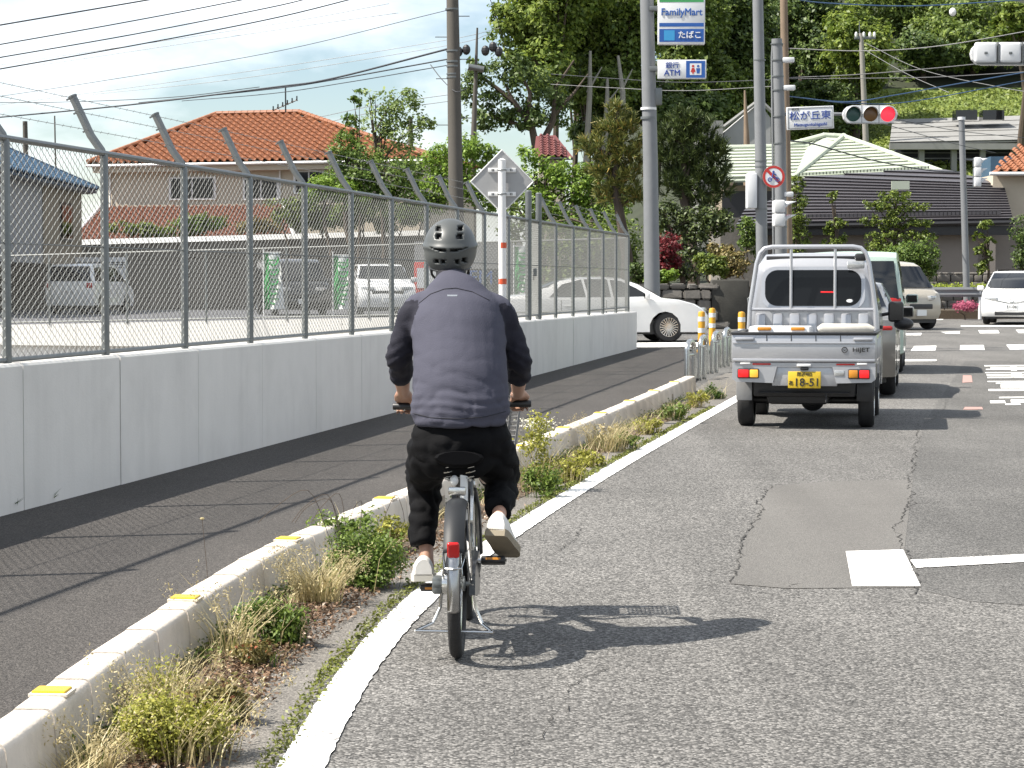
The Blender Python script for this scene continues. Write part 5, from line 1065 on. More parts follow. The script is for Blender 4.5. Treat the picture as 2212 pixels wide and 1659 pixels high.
ts2 = signal_h('traffic_signal', 'back of a horizontal traffic signal at the upper right edge', 2096, 2262, 92, 141, SY-1.5, False)
mb = MB(); c = Vector((0, 0, 0)); mb.tube([(-.3, .12, -.05), (1.2, .14, -.05), (4.2, .2, .1)], .045, 10); mb.tube([(4.2, .2, .2), (4.2, .2, -ts2.location.z+gz(SY))], .12, 14); mb.build('mast_arm', M_['steel_pole'], ts2, True)
def signal_v(name, label, px0, px1, py0, py1, Y, n, side, mlist):
    a, b = P(px0, py1, Y), P(px1, py0, Y); t = thing(name, label, 'traffic light', ((a.x+b.x)/2, Y, a.z), 0); h = (b.z-a.z)/n
    wv = .16
    for k in range(n):
        MB().rbox(-wv, .06, -.2, .2, h*k+.006, h*(k+1)-.006, .03, 2).build('module', M_['signalwhite'], t, True)
        MB().lathe((.065, 0, h*(k+.5)), (1, 0, 0), [(0, .02), (h*.38, .0), (h*.38, -.01)], 20).build('lens', M_[mlist[k]], t, True)
        mb = MB(); v = []
        for i in range(15): an = R(-10+200*i/14); v += [(.06, h*.42*math.cos(an), h*(k+.5)+h*.42*math.sin(an)), (.06+.24*max(.2, math.sin(an)), h*.41*math.cos(an), h*(k+.5)+h*.41*math.sin(an))]
        mb.add(v, [(2*i, 2*i+1, 2*i+3, 2*i+2) for i in range(14)]); o = mb.build('visor', M_['signalwhite'], t, True); o.modifiers.new('t', 'SOLIDIFY').thickness = .006
    return t
signal_v('pedestrian_signal', 'white pedestrian signal on the concrete pole facing right', 1671, 1704, 432, 490, SY+1, 2, 1, ('sig_green', 'sig_red'))
signal_v('traffic_signal', 'vertical white three-lamp signal facing right on the thin far pole', 2094, 2134, 340, 404, 76, 3, 1, ('sig_red', 'sig_amber', 'sig_green'))
FYp = 76; q = P(2090, 664, FYp); fp = thing('signal_pole', 'thin grey far pole behind the guard rail at the right', 'pole', (q.x, FYp, gz(FYp))); base = Vector(fp.location)
MB().tube([(0, 0, 0), loc(2077, 258, FYp)], [.12, .10], 14).build('shaft', M_['steel_pole'], fp, True); c = loc(2077, 256, FYp); MB().cyl(c-Vector((0, 0, .05)), c+Vector((0, 0, .05)), .13, n=14).build('cap', M_['signalwhite'], fp, True)
for py in (345, 405): c = loc(2080, py, FYp); MB().tube([c, c+Vector((.35, 0, 0))], .03, 8).build('bracket', M_['steel'], fp, True)
# --- plain poles: (name, label, px bottom, py bottom, px top, py top, Y, r0, r1, material)
def pole(name, label, pb, pt, Y, r0, r1, m, z0=None, cat='pole'):
    q = P(pb[0], pb[1], Y); t = thing(name, label, cat, (q.x, Y, gz(Y) if z0 is None else z0)); base_ = Vector(t.location); e_ = P(pt[0], pt[1], Y)-base_
    MB().tube([(0, 0, 0), (q-base_).lerp(e_, .0), (q-base_).lerp(e_, .5), e_], [r0*1.04, r0, (r0+r1)/2, r1], 16).build('shaft', m, t, True); return t, base_
t, b_ = pole('utility_pole', 'thick brown utility pole rising behind the fence left of the diamond sign', (986, 480), (975, -135), 55, .185, .135, M_['olive_pole'], .70)
for py in (20, 110, 133, 143, 160, 167): c = P(976+(py)*.02, py, 55)-b_; MB().cyl(c-Vector((0, 0, .02)), c+Vector((0, 0, .02)), .165, n=16).build('band', M_['steel'], t, True)
for k, py in enumerate((35, 80, 128, 170, 255, 270)): c = P(976+py*.02, py, 55)-b_; s = -1 if k % 2 else 1; MB().tube([c, c+Vector((s*.42, 0, 0))], .012, 6).build('step_bolt', M_['steel'], t, True)
MB().rbox(.05, .20, -.25, -.12, 1.0, 2.4, .02).build('conduit_cover', M_['white'], t, True)
t, b_ = pole('utility_pole', 'slim pointed utility pole behind the thick brown one', (1022, 330), (1031, 60), 120, .17, .05, M_['olive_pole'])
c = P(1033, 147, 120)-b_; MB().cyl(c+Vector((-.5, -.2, .05)), c+Vector((.3, -.2, -.1)), .17, n=14).build('transformer', M_['steel'], t, True)
for dx, dy in ((-.9, 0), (-.5, .1), (.5, .05), (.9, .25), (1.2, .0)): c = P(1028, 112, 120)-b_+Vector((dx, -.1, dy)); mb = MB(); ball(mb, c, .22, .15, .28, 8, 6); mb.build('insulator', M_['black'], t)
t, b_ = pole('utility_pole', 'brown utility pole behind the banded concrete pole', (1702, 520), (1692, -60), 62, .125, .10, M_['wood_pole'])
t, b_ = pole('utility_pole', 'distant thin utility pole with short crossarm against the wood', (1870, 296), (1860, 72), 150, .20, .15, M_['concrete_pole'], 5.0)
c = P(1862, 82, 150)-b_; MB().rbox(c.x-.5, c.x+.9, -.1, .1, c.z-.1, c.z+.1, .02).build('crossarm', M_['steel'], t, True)
for dx in (-.4, .1, .5, .8): mb = MB(); ball(mb, c+Vector((dx, -.1, .2)), .1, .1, .2, 8, 6); mb.build('insulator', M_['white'], t)
MB().cyl(P(1857, 75, 150)-b_, P(1856, 45, 150)-b_, .05, .02, n=6).build('spike', M_['steel'], t, True)
pole('utility_pole', 'short brown pole before the grey gable right of the tall store sign', (1613, 310), (1609, 195), 118, .16, .05, M_['wood_pole'])
for px, py, lb in ((54, 262, 'thick dark pole top beyond the left fence panel'), (118, 250, 'thin aerial mast beyond the left fence panel'), (886, 255, 'short distant pole beside the pale garden tree')):
    pole('mast', lb, (px+3, 400), (px, py), 130, .16 if px != 118 else .05, .14 if px != 118 else .04, M_['olive_pole'], 2.0)
# television aerial on the orange house
q = P(617, 243, 101); at = thing('aerial', 'television aerial on the ridge of the orange roofed house', 'aerial', q); mb = MB(); mb.cyl((0, 0, 0), (0, 0, 1.1), .035, n=6); mb.tube([(-.55, 0, .1), (.5, 0, .55)], .03, 5)
for k in range(6): t_ = k/5; c = Vector((-.55+1.05*t_, 0, .1+.45*t_)); mb.tube([c+Vector((0, -.3, 0)), c+Vector((.0, .3, .0))], .025, 4); mb.tube([c, c+Vector((0, 0, .18))], .03, 4)
mb.build('antenna', M_['black'], at)
# --- cables: photograph points with depths at both ends
CN = [0]
def cable(label, pts, Y0, Y1, r=.011, m='cable', group=None):
    n = len(pts); P3 = [P(x, y, Y0+(Y1-Y0)*i/(n-1)) for i, (x, y) in enumerate(pts)]; 
    P3 = smoothline(P3, 28) if n > 2 else [P3[0].lerp(P3[1], t/10) for t in range(11)]
    mb = MB(); o = P3[0].copy(); mb.tube([p-o for p in P3], r, 5, False); c = mb.build('overhead_cable', M_[m], None, True); c.location = o
    return tag(c, label, 'cable', group or 'overhead cables')
cable('topmost dark cable cutting the upper left corner of the sky', [(-40, 61), (330, -2), (420, -18), (976, -118)], 46, 55, .016)
cable('second cable from the top crossing the sky at the left', [(-40, 103), (260, 50), (540, -4), (976, -96)], 46, 55, .013)
cable('third cable from the top crossing the sky at the left', [(-40, 131), (300, 72), (588, 15), (700, -12), (976, -78)], 46, 55, .013)
cable('fourth cable from the top crossing the sky at the left', [(-40, 156), (300, 96), (588, 40), (790, -10), (976, -58)], 46, 55, .014)
cable('thin cable running up to the top band of the thick brown pole', [(-40, 214), (200, 178), (588, 113), (967, 22)], 80, 55, .009)
cable('thick bundled cable sagging across the sky to the thick brown pole', [(-40, 257), (266, 228), (588, 189), (717, 170), (967, 106)], 80, 55, .026)
cable('second strand of the bundle just under the thick cable', [(300, 222), (588, 192), (717, 173), (967, 128)], 76, 55, .018)
cable('lowest cable of the group meeting the thick brown pole', [(393, 218), (588, 202), (750, 178), (967, 141)], 76, 55, .012)
cable('cable above the bundle at the far left merging with it', [(-40, 222), (150, 220), (372, 210), (560, 188)], 80, 66, .012)
cable('faint cable between the third and fourth at the left', [(-40, 146), (588, 53), (840, 8)], 120, 110, .014, 'cable_grey')
cable('faint cable just under the fourth at the left', [(90, 140), (588, 66), (860, 28)], 120, 110, .014, 'cable_grey')
cable('faint cable rising behind the thick brown pole', [(-40, 232), (531, 155), (967, 86), (1080, 60)], 130, 120, .014, 'cable_grey')
cable('lower faint cable rising behind the thick brown pole', [(200, 204), (531, 168), (967, 98), (1060, 72)], 130, 120, .014, 'cable_grey')
cable('upper of two cables above the pale garden tree', [(690, 253), (820, 226), (967, 205)], 110, 90, .014, 'cable_grey')
cable('lower of two cables above the pale garden tree', [(717, 262), (820, 240), (967, 219)], 110, 90, .014, 'cable_grey')
cable('looped service wire drooping at the thick brown pole', [(930, 140), (955, 172), (985, 198), (1010, 190)], 56, 54, .012)
cable('slanting stay wire left of the wood', [(1056, -10), (1080, 60), (1092, 110)], 118, 122, .018)
cable('double cable crossing the wood left of the store pole', [(1190, 160), (1330, 170), (1480, 178), (1680, 172)], 75, 62, .012)
cable('lower cable crossing the wood left of the store pole', [(1190, 182), (1330, 190), (1480, 196), (1680, 186)], 75, 62, .010, 'cable_grey')
cable('blue cable along the top right edge of the picture', [(1700, -5), (1777, 6), (1955, 13), (2110, 6), (2260, -4)], 62, 66, .018, 'cable_blue')
cable('grey cable sagging from the concrete pole over the wood to the right', [(1689, 104), (1866, 110), (2031, 99), (2260, 60)], 62, 60, .014, 'cable_grey')
cable('cable from the brown pole rising towards the signal back', [(1701, 168), (1866, 160), (2082, 141), (2260, 120)], 62, 62, .012, 'cable_grey')
cable('level cable below the one rising to the signal back', [(1701, 170), (1866, 169), (2031, 166), (2260, 152)], 62, 62, .010, 'cable_grey')
cable('upper blue cable sagging above the traffic signal', [(1701, 208), (1828, 220), (1930, 206), (2057, 183), (2260, 148)], 62, 66, .018, 'cable_blue')
cable('lower blue cable sagging above the traffic signal', [(1760, 215), (1828, 222), (1955, 221), (2184, 180), (2260, 164)], 62, 66, .014, 'cable_blue')
cable('thin cable slanting down right from the distant crossarm pole', [(1868, 92), (1990, 150), (2148, 186), (2260, 205)], 150, 120, .02, 'cable_grey')
cable('second thin cable slanting down from the distant crossarm pole', [(1868, 108), (1960, 160), (2050, 200)], 150, 120, .02, 'cable_grey')
cable('twisted black service cable across the green roof', [(1703, 304), (1760, 312), (1880, 345), (2007, 368), (2090, 372)], 62, 84, .022)
cable('thin cable over the grey roof at the right', [(1942, 259), (2080, 284), (2260, 302)], 62, 76, .010)
cable('second thin cable over the grey roof at the right', [(1910, 268), (2060, 310), (2150, 330)], 62, 76, .010)
mb = MB(); ball(mb, (0, 0, 0), .10, .10, .12, 10, 8); o = mb.build('cable_float', M_['white']); o.location = P(2058, 26, 64); tag(o, 'small white ball hanging on a cable at the upper right', 'cable marker'); o.name = 'cable_ball'
# --- bollards and polished guard pipes at the end of the kerb
def bollard(px, Y, lb):
    q = P(px, 700, Y); t = thing('bollard', lb, 'bollard', (q.x, Y, gz(Y)), 0, 'orange bollards by the junction'); mb = MB(); mb.lathe((0, 0, 0), (0, 0, 1), [(.14, 0), (.14, .03), (.075, .05), (.068, .4), (.068, .76), (.055, .79), (.0, .80)], 20); mb.build('post', M_['bollard'], t, True)
    for z in (.38, .60): mb = MB(); mb.lathe((0, 0, 0), (0, 0, 1), [(.071, z), (.071, z+.09)], 20); mb.build('reflective_band', M_['plate_w'], t, True)
bollard(1515.5, 44.0, 'orange bollard right in front of the white sedan nose'); bollard(1538.5, 48, 'orange bollard with white bands just right of the sedan nose'); bollard(1602, 43.5, 'orange bollard beside the left of the silver truck cab')
for k, (px, Y) in enumerate(((1484, 32.6), (1513, 34.8), (1541, 37.2), (1565, 39.6))):
    q = P(px, 760, Y); t = thing('guard_pipe', '%s of four polished steel guard hoops past the kerb end' % ('nearest', 'second', 'third', 'farthest')[k], 'guard rail', (q.x, Y, gz(Y)), -R(11), 'polished steel guard hoops')
    H = .56; mb = MB(); pts = [(0, 0, -.05), (0, 0, H-.12)]+[(.03-.03*math.cos(a)*0, .12-.12*math.cos(a), H-.12+.12*math.sin(a)) for a in [R(x) for x in range(0, 181, 30)]]+[(0.06, .24, H-.12), (.06, .24, -.05)]; pts = [(.06*p[1]/.24, p[1]*1.6, p[2]) for p in pts]
    mb.tube(pts, .038, 12); mb.build('hoop', M_['steel_bright'], t, True); MB().tube([(0, 0, .36), (.06, .38, .36)], .02, 10).build('cross_tube', M_['steel_bright'], t, True)
    MB().tube([(.12, .55, -.05), (.12, .55, .47), (.16, .85, .47), (.16, .85, -.05)], .030, 10).build('second_hoop', M_['steel_bright'], t, True)
# --- guard rail, right
q0, q1 = P(1985, 640, 74), P(2290, 640, 76); gr = thing('guard_rail', 'steel guard rail before the hedge left of the white oncoming car', 'guard rail', (q0.x, 75, gz(75))); L_ = q1.x-q0.x
prof = [(-.06, .62), (-.09, .70), (-.05, .76), (-.05, .80), (-.09, .86), (-.06, .94), (-.04, .94), (-.07, .86), (-.03, .80), (-.03, .76), (-.07, .70), (-.04, .62)]
MB().prism([(y, z+.12) for y, z in prof], 'x', 0, L_).build('beam', M_['steel_pole'], gr, True)
for x in (.3, 2.2, 4.1): MB().cyl((x, 0, 0), (x, 0, 1.0), .06, n=12).build('post', M_['white'], gr, True)
# ================================================================== BUILDINGS
M_['tile_o'] = mat('orange roof tile', (.32, .118, .048), .6, var=.4, vs=3.5, bump=.1, bs=40, stain=.25)
M_['tile_b'] = mat('brown roof tile', (.23, .09, .055), .6, var=.3, vs=3.5, stain=.3)
M_['tile_n'] = mat('blue roof tile', (.055, .12, .20), .45, var=.25, vs=3.5, stain=.25)
M_['tile_r'] = mat('dull red roof', (.17, .045, .04), .6, var=.25, vs=3, stain=.2)
M_['cream'] = mat('cream render', (.66, .58, .46), .9, var=.08, vs=2, bump=.15, bs=40, stain=.12)
M_['greyrender'] = mat('grey render', (.42, .42, .42), .9, var=.08, vs=2, bump=.15, bs=40, stain=.15)
M_['beige'] = mat('beige render', (.36, .30, .22), .9, var=.1, vs=2, bump=.15, bs=40, stain=.15)
M_['taupe'] = mat('taupe render', (.30, .265, .235), .9, var=.07, vs=2, bump=.12, bs=40, stain=.12)
M_['roofgreen'] = mat('pale green metal roof', (.52, .57, .46), .5, var=.06, vs=2, stain=.1)
M_['roofdark'] = mat('charcoal metal roof', (.085, .078, .085), .42, var=.12, vs=2, stain=.12)
M_['roofgrey'] = mat('weathered grey roof', (.30, .30, .29), .8, var=.15, vs=2, stain=.3)
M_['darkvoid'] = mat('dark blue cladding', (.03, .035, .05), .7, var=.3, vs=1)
M_['stone'] = mat('dark garden stone', (.20, .185, .165), .9, var=.4, vs=4, bump=.8, bs=14, stain=.3)
M_['darkwall'] = mat('dark mossy wall and tile gap shade', (.06, .058, .05), .95, var=.45, vs=3, bump=.5, bs=20, stain=.5)
def tile_mesh(wd, ln):
    # S-shaped pantile: a roll on one side, a shallow pan on the other, a lip at the foot
    mb = MB(); xs_ = [0, .12, .28, .44, .60, .80, 1.0]; zs_ = [-.01, .065, .09, .065, .0, -.02, -.01]; v = []
    for y, dz in ((-.02, .045), (ln*1.02, .0)):
        for x, z in zip(xs_, zs_): v.append((x*wd*1.01, y, z*wd/.3+dz))
    for x, z in zip(xs_, zs_): v.append((x*wd*1.01, -.02, z*wd/.3-.01))
    n = 7; mb.add(v, [(i, i+1, n+i+1, n+i) for i in range(n-1)]+[(2*n+i, 2*n+i+1, i+1, i) for i in range(n-1)]); return mb
def tiled_roof(parent, bl, br, tr_, tl, wd, ln, m, limit, rname='roof', under=None):
    # a plane of separate pantiles between an eave (bl-br) and a ridge (tl-tr_)
    o = bl.copy(); ex = (br-bl).normalized(); nrm = ex.cross(tl-bl).normalized(); ey = nrm.cross(ex); base_ = Vector(parent.location)
    c2 = [Vector(((p-o).dot(ex), (p-o).dot(ey))) for p in (bl, br, tr_, tl)]; H = max(c2[2].y, c2[3].y)
    mb = MB(); mb.add([p-base_-nrm*.05 for p in (bl, br, tr_, tl)]+[p-base_-nrm*.16 for p in (bl, br, tr_, tl)], [(0, 1, 2, 3), (4, 7, 6, 5), (0, 4, 5, 1), (1, 5, 6, 2), (2, 6, 7, 3), (3, 7, 4, 0)]); roof = mb.build(rname, under or m, parent)
    tm = tile_mesh(wd, ln).mesh('tile', True); tm.materials.append(m); tb = tile_mesh(wd, ln); rest = MB(); cells = []
    rows = int(H/ln)
    for j in range(rows+1):
        y = j*ln; t = min(1, (y+ln*.5)/H); xl = c2[0].x+(c2[3].x-c2[0].x)*t; xr = c2[1].x+(c2[2].x-c2[1].x)*t
        k0 = int(math.ceil(xl/wd)); k1 = int(math.floor(xr/wd))
        if y+ln*.7 > H: continue
        for k in range(k0, k1): cells.append((k*wd, y))
    cx, cy = (c2[2].x+c2[3].x)/2, H*.6; order = sorted(cells, key=lambda c: abs(c[0]-cx)*.6+abs(c[1]-cy)); keep = set(order[:limit])
    R3 = Matrix((ex, ey, nrm)).transposed().to_4x4()
    for c in cells:
        M = Matrix.Translation(o-base_+ex*c[0]+ey*c[1]+nrm*rnd.uniform(0, .012))@R3@Matrix.Rotation(rnd.gauss(0, .006), 4, 'Z')
        if c in keep: inst('tile', tm, roof, M)
        else: rest.add([M@Vector(q) for q in tb.v], tb.f)
    if rest.v: tag(rest.build('roof_tiles', m, roof, True), kind='stuff')
    return roof
def ridge(parent, roof, a, b, m, r=.11, step=.32):
    base_ = Vector(parent.location); L = (b-a).length; n = max(2, int(L/step)); me = None; d = (b-a).normalized()
    mb = MB(); seg = L/n
    for k in range(n): mb.tube([a-base_+d*seg*k, a-base_+d*(seg*(k+.93)), a-base_+d*(seg*(k+1.02))], [r, r*.97, r*1.12], 8)
    return mb.build('ridge_cap', m, roof, True)
def strip_roof(parent, bl, br, tr_, tl, n, m, lip=.03, name='roof', strip_name='roof_strip', under=None):
    base_ = Vector(parent.location); nrm = (br-bl).cross(tl-bl).normalized()
    if nrm.z < 0: nrm = -nrm
    mb = MB(); mb.add([p-base_-nrm*.04 for p in (bl, br, tr_, tl)]+[p-base_-nrm*.14 for p in (bl, br, tr_, tl)], [(0, 1, 2, 3), (4, 7, 6, 5), (0, 4, 5, 1), (1, 5, 6, 2), (2, 6, 7, 3), (3, 7, 4, 0)]); roof = mb.build(name, under or m, parent)
    for k in range(n):
        t0, t1 = k/n, (k+1)/n; a, b, c, d = bl.lerp(tl, t0)-base_, br.lerp(tr_, t0)-base_, br.lerp(tr_, t1)-base_, bl.lerp(tl, t1)-base_
        if (b-a).length < .12 and (c-d).length < .12: continue
        v = [a+nrm*lip*1.4, b+nrm*lip*1.4, c+nrm*.004, d+nrm*.004, a-nrm*.03, b-nrm*.03, c-nrm*.03, d-nrm*.03]
        s = (d-a)*.06; v[4] = v[4]+s; v[5] = v[5]+s
        MB().add(v, [(0, 1, 2, 3), (0, 4, 5, 1), (1, 5, 6, 2), (3, 7, 4, 0)]).build(strip_name, m, roof)
    return roof
def bar(parent, name, a, b, r, m, n=6, o=None): base_ = Vector((o or parent).location); return MB().tube([a-base_, b-base_], r, n).build(name, m, parent, True)
def window(parent, px0, py0, px1, py1, Y, depth=.08, m='glass', e=Vector((1, 0, 0)), panes=2):
    base_ = Vector(parent.location); a, b = P(px0, py1, Y)-base_, P(px1, py0, Y)-base_; fr = MB().rbox(a.x-.06, b.x+.06, a.y-.06, a.y+.05, a.z-.06, b.z+.06, .01).build('window', M_['white'] if m != 'dark' else M_['black'], parent, True)
    w_ = (b.x-a.x)/panes
    for k in range(panes): MB().box(a.x+w_*k+.03, a.x+w_*(k+1)-.03, a.y-.068, a.y-.055, a.z+.03, b.z-.03).build('pane', M_['glass'], fr)
    MB().rbox(a.x-.1, b.x+.1, a.y-.14, a.y-.05, a.z-.12, a.z-.06, .01).build('sill', M_['white'], fr, True); return fr
def boxwall(parent, name, m, x0, x1, y0, y1, z0, z1): base_ = Vector(parent.location); return MB().box(x0-base_.x, x1-base_.x, y0-base_.y, y1-base_.y, z0-base_.z, z1-base_.z).build(name, m, parent)
# ---------------- retaining wall behind the lot
RA, RB = P(-60, 524, 92), P(925, 497, 97); rw_ = thing('retaining_wall', 'dark streaked retaining wall with pale coping behind the parked cars', 'wall', (RA.x, RA.y, LZ)); d = RB-RA; nseg = 16; base_ = Vector(rw_.location)
for k in range(nseg):
    a, b = RA.lerp(RB, k/nseg), RA.lerp(RB, (k+1)/nseg); dd = (b-a); dd.z = 0; dd.normalize(); nn = Vector((-dd.y, dd.x, 0)); g_ = .012
    q = [a+dd*g_, b-dd*g_, b-dd*g_+nn*.4, a+dd*g_+nn*.4]; mb = MB(); pr = rnd.uniform(0, .015)
    low = [Vector((p.x, p.y, LZ-.1)) for p in q]; top = [p-Vector((0, 0, .85)) for p in q]; up = [p-Vector((0, 0, .22)) for p in q]
    mb.add([p-base_-nn*pr for p in low+top], [(0, 1, 5, 4), (1, 2, 6, 5), (2, 3, 7, 6), (3, 0, 4, 7), (4, 5, 6, 7)]); mb.build('wall_panel', M_['wall_dark'], rw_)
    mb = MB(); mb.add([p-base_-nn*(.05+pr) for p in top+up], [(0, 1, 5, 4), (1, 2, 6, 5), (2, 3, 7, 6), (3, 0, 4, 7), (0, 3, 2, 1)]); mb.build('upper_panel', M_['wall_dark'], rw_)
    mb = MB(); c0 = [p-Vector((0, 0, .22)) for p in q]; v = [c0[0]-nn*.14, c0[1]-nn*.14, c0[2], c0[3]]; mb.add([p-base_ for p in v]+[p-base_+Vector((0, 0, .22))+(nn*.16 if i_ < 2 else Vector()) for i_, p in enumerate(v)], [(0, 1, 5, 4), (1, 2, 6, 5), (2, 3, 7, 6), (3, 0, 4, 7), (4, 5, 6, 7), (0, 3, 2, 1)]); mb.build('coping', M_['white'], rw_)
# raised gardens behind it
mb = MB(); mb.add([(RA.x-6, RA.y+.3, 3.0), (RB.x+.6, RB.y+.3, 3.2), (RB.x+2, 125, 3.6), (RA.x-6, 125, 3.6)], [(0, 1, 2, 3)]); tag(mb.build('terrace', M_['soil']), kind='structure')
# ---------------- notice board on that wall, banners
a, b = P(133, 592, 90), P(272, 556, 90); nbd = thing('notice_board', 'white notice board with a black line of text on the dark wall', 'sign', ((a.x+b.x)/2, 90.0, LZ)); wv = (b.x-a.x)/2
MB().rbox(-wv, wv, -.04, .02, a.z-LZ-.5, b.z-LZ, .01).build('board', M_['sign_w'], nbd, True)
mb = MB()
for k in range(13): x = -wv*.9+k*wv*.145; [mb.box(x+dx, x+dx+w2, -.048, -.042, b.z-LZ-.42+dz, b.z-LZ-.42+dz+h2) for dx, dz, w2, h2 in ((0, 0, .16, .03), (0, .12, .16, .03), (0, .21, .16, .03), (.06, 0, .03, .24))[:rnd.choice((3, 4))]]
mb.build('lettering_row', M_['ink'], nbd)
for x in (-wv*.8, wv*.8): MB().cyl((x, 0.05, 0), (x, .05, b.z-LZ), .04, n=8).build('leg', M_['steel'], nbd, True)
M_['banner_w'] = mat('white banner cloth', (.74, .76, .75), .8, var=.05, vs=4); M_['banner_g'] = mat('green banner cloth', (.04, .36, .09), .8, var=.08, vs=4)
def banner(px, Y, py0, py1, wpx, lb, flip=False):
    q = P(px, py1, Y); t = thing('banner', lb, 'banner', (q.x, Y, LZ), 0, 'green and white banners'); h = P(px, py0, Y).z-LZ; w_ = wpx/F*Y; z0 = max(.2, q.z-LZ)
    MB().cyl((-.03, 0, 0), (-.03, 0, h+.1), .016, n=6).build('mast', M_['white'], t, True); MB().cyl((-.05, 0, h), (w_+.05, 0, h), .012, n=6).build('arm', M_['white'], t, True)
    n = 14; N = 10
    def cloth(nm, u0, u1, m, off): 
        v = []
        for j in range(n+1):
            for i in range(N+1):
                u = u0+(u1-u0)*i/N; z = h-(h-z0)*j/n; wv_ = .05*math.sin(u*7+j*.5)*(j/n+.2); v.append((w_*u*(1+(.35 if flip else 0)*j/n), off+wv_, z))
        MB().add(v, [(j*(N+1)+i, j*(N+1)+i+1, (j+1)*(N+1)+i+1, (j+1)*(N+1)+i) for j in range(n) for i in range(N)]).build(nm, m, t, True)
    cloth('cloth', .26, 1.0, M_['banner_w'], 0); cloth('green_edge', 0, .258, M_['banner_g'], 0)
    for k in range(5):
        c = (w_*.62, -.09, h-(h-z0)*(.14+.17*k)); mb = MB()
        mb.torus(c, (0, 1, 0), .13, .035, 10, 5, R(30*k), R(200+30*k)); mb.box(c[0]-.14, c[0]+.14, -.1, -.08, c[2]-.02, c[2]+.02); mb.build('symbol', M_['banner_g'], t)
banner(572, 60, 545, 668, 32, 'green edged white banner flaring out, in front of the black minivan', True); banner(722, 60, 551, 668, 33, 'straight green edged white banner right of the black minivan'); banner(1112, 63, 532, 640, 30, 'green edged white banner right of the diamond sign post')
# ---------------- convenience store glimpsed behind the fence
a, b = P(905, 655, 84), P(1120, 530, 84); cs = thing('store', 'pale store front with blue lettering glimpsed through the fence right of the cyclist', 'building', ((a.x+b.x)/2, 84, LZ)); wv = (b.x-a.x)/2; hh_ = P(0, 528, 84).z-LZ
MB().box(-wv, wv, 0, 9, 0, hh_).build('wall', M_['greyrender'], cs); MB().box(-wv-.15, wv+.15, -.35, .0, hh_-.9, hh_+.1).build('fascia', M_['greyrender'], cs)
for k in range(4):
    x0 = -wv+.2+k*(2*wv-.4)/4; fr = MB().rbox(x0, x0+(2*wv-.4)/4-.08, -.06, .04, .25, hh_-1.05, .02).build('window', M_['steel'], cs, True); MB().box(x0+.06, x0+(2*wv-.4)/4-.14, -.075, -.062, .32, hh_-1.12).build('pane', M_['glass_car'], fr)
lettering('FM', .75, M_['sign_b'], cs, (wv*.25, -.38, hh_-1.25))
q = P(926, 610, 80); vm = thing('vending_machine', 'red vending machine left of the cyclist helmet', 'vending machine', (q.x, 80, LZ)); MB().rbox(-.5, .5, -.35, .35, 0, 1.8, .03).build('cabinet', M_['sign_red'], vm, True); MB().box(-.4, .4, -.365, -.352, .9, 1.6).build('display', M_['sign_w'], vm); MB().box(-.35, .35, -.365, -.352, .3, .45).build('hatch', M_['black'], vm)
# ---------------- orange roofed house
dl = R(16); ex = Vector((math.cos(dl), -math.sin(dl), 0)); ny_ = Vector((math.sin(dl), math.cos(dl), 0))
A = P(188, 353, 104); zE = A.z; run = 4.6; zR = zE+2.45
def along(px, start, z):   # point on the eave line whose picture column is px
    lo_, hi_ = -30.0, 60.0
    for _ in range(50):
        m_ = (lo_+hi_)/2; p = start+ex*m_
        if p.x/p.y*F+1106 < px: lo_ = m_
        else: hi_ = m_
    p = start+ex*lo_; return Vector((p.x, p.y, z))
B = along(928, A, zE); RL = along(470, A+ny_*run, zR); RR = along(648, A+ny_*run, zR)
oh = thing('house', 'two storey cream house with bright orange hipped tile roof', 'house', (A+(B-A)*.4).xy.to_3d()+Vector((0, 0, 3.2)))
rf_ = tiled_roof(oh, A, B, RR, RL, .36, .34, M_['tile_o'], 300, under=M_['darkwall'])  # near-black underlay paints the deep shade in the gaps between tiles
A2, B2 = A+ny_*2*run, B+ny_*2*run
mb = MB(); ob = Vector(oh.location); mb.add([p-ob for p in (A2, B2, RR, RL)], [(0, 1, 2, 3)]); mb.add([p-ob for p in (A, RL, A2)], [(0, 1, 2)]); mb.add([p-ob for p in (B, B2, RR)], [(0, 1, 2)]); mb.build('rear_roof', M_['tile_o'], oh)
for a, b in ((A, RL), (RL, RR), (RR, B)): ridge(oh, rf_, a+Vector((0, 0, .07)), b+Vector((0, 0, .07)), M_['tile_o'])
bar(oh, 'gutter', A-ny_*.08-Vector((0, 0, .12)), B-ny_*.08-Vector((0, 0, .12)), .07, M_['white'])
def rotwall(parent, name, m, s0, s1, d0, d1, z0, z1, origin=A):
    b_ = Vector(parent.location); q = [origin+ex*s0+ny_*d0, origin+ex*s1+ny_*d0, origin+ex*s1+ny_*d1, origin+ex*s0+ny_*d1]; lo_ = [Vector((p.x, p.y, z0))-b_ for p in q]; hi_ = [Vector((p.x, p.y, z1))-b_ for p in q]
    return MB().add(lo_+hi_, [(0, 1, 5, 4), (1, 2, 6, 5), (2, 3, 7, 6), (3, 0, 4, 7), (4, 5, 6, 7), (0, 3, 2, 1)]).build(name, m, parent)
LE = (B-A).length
rotwall(oh, 'wall', M_['cream'], .7, LE-.6, .7, run*2-.6, 3.0, zE-.1)
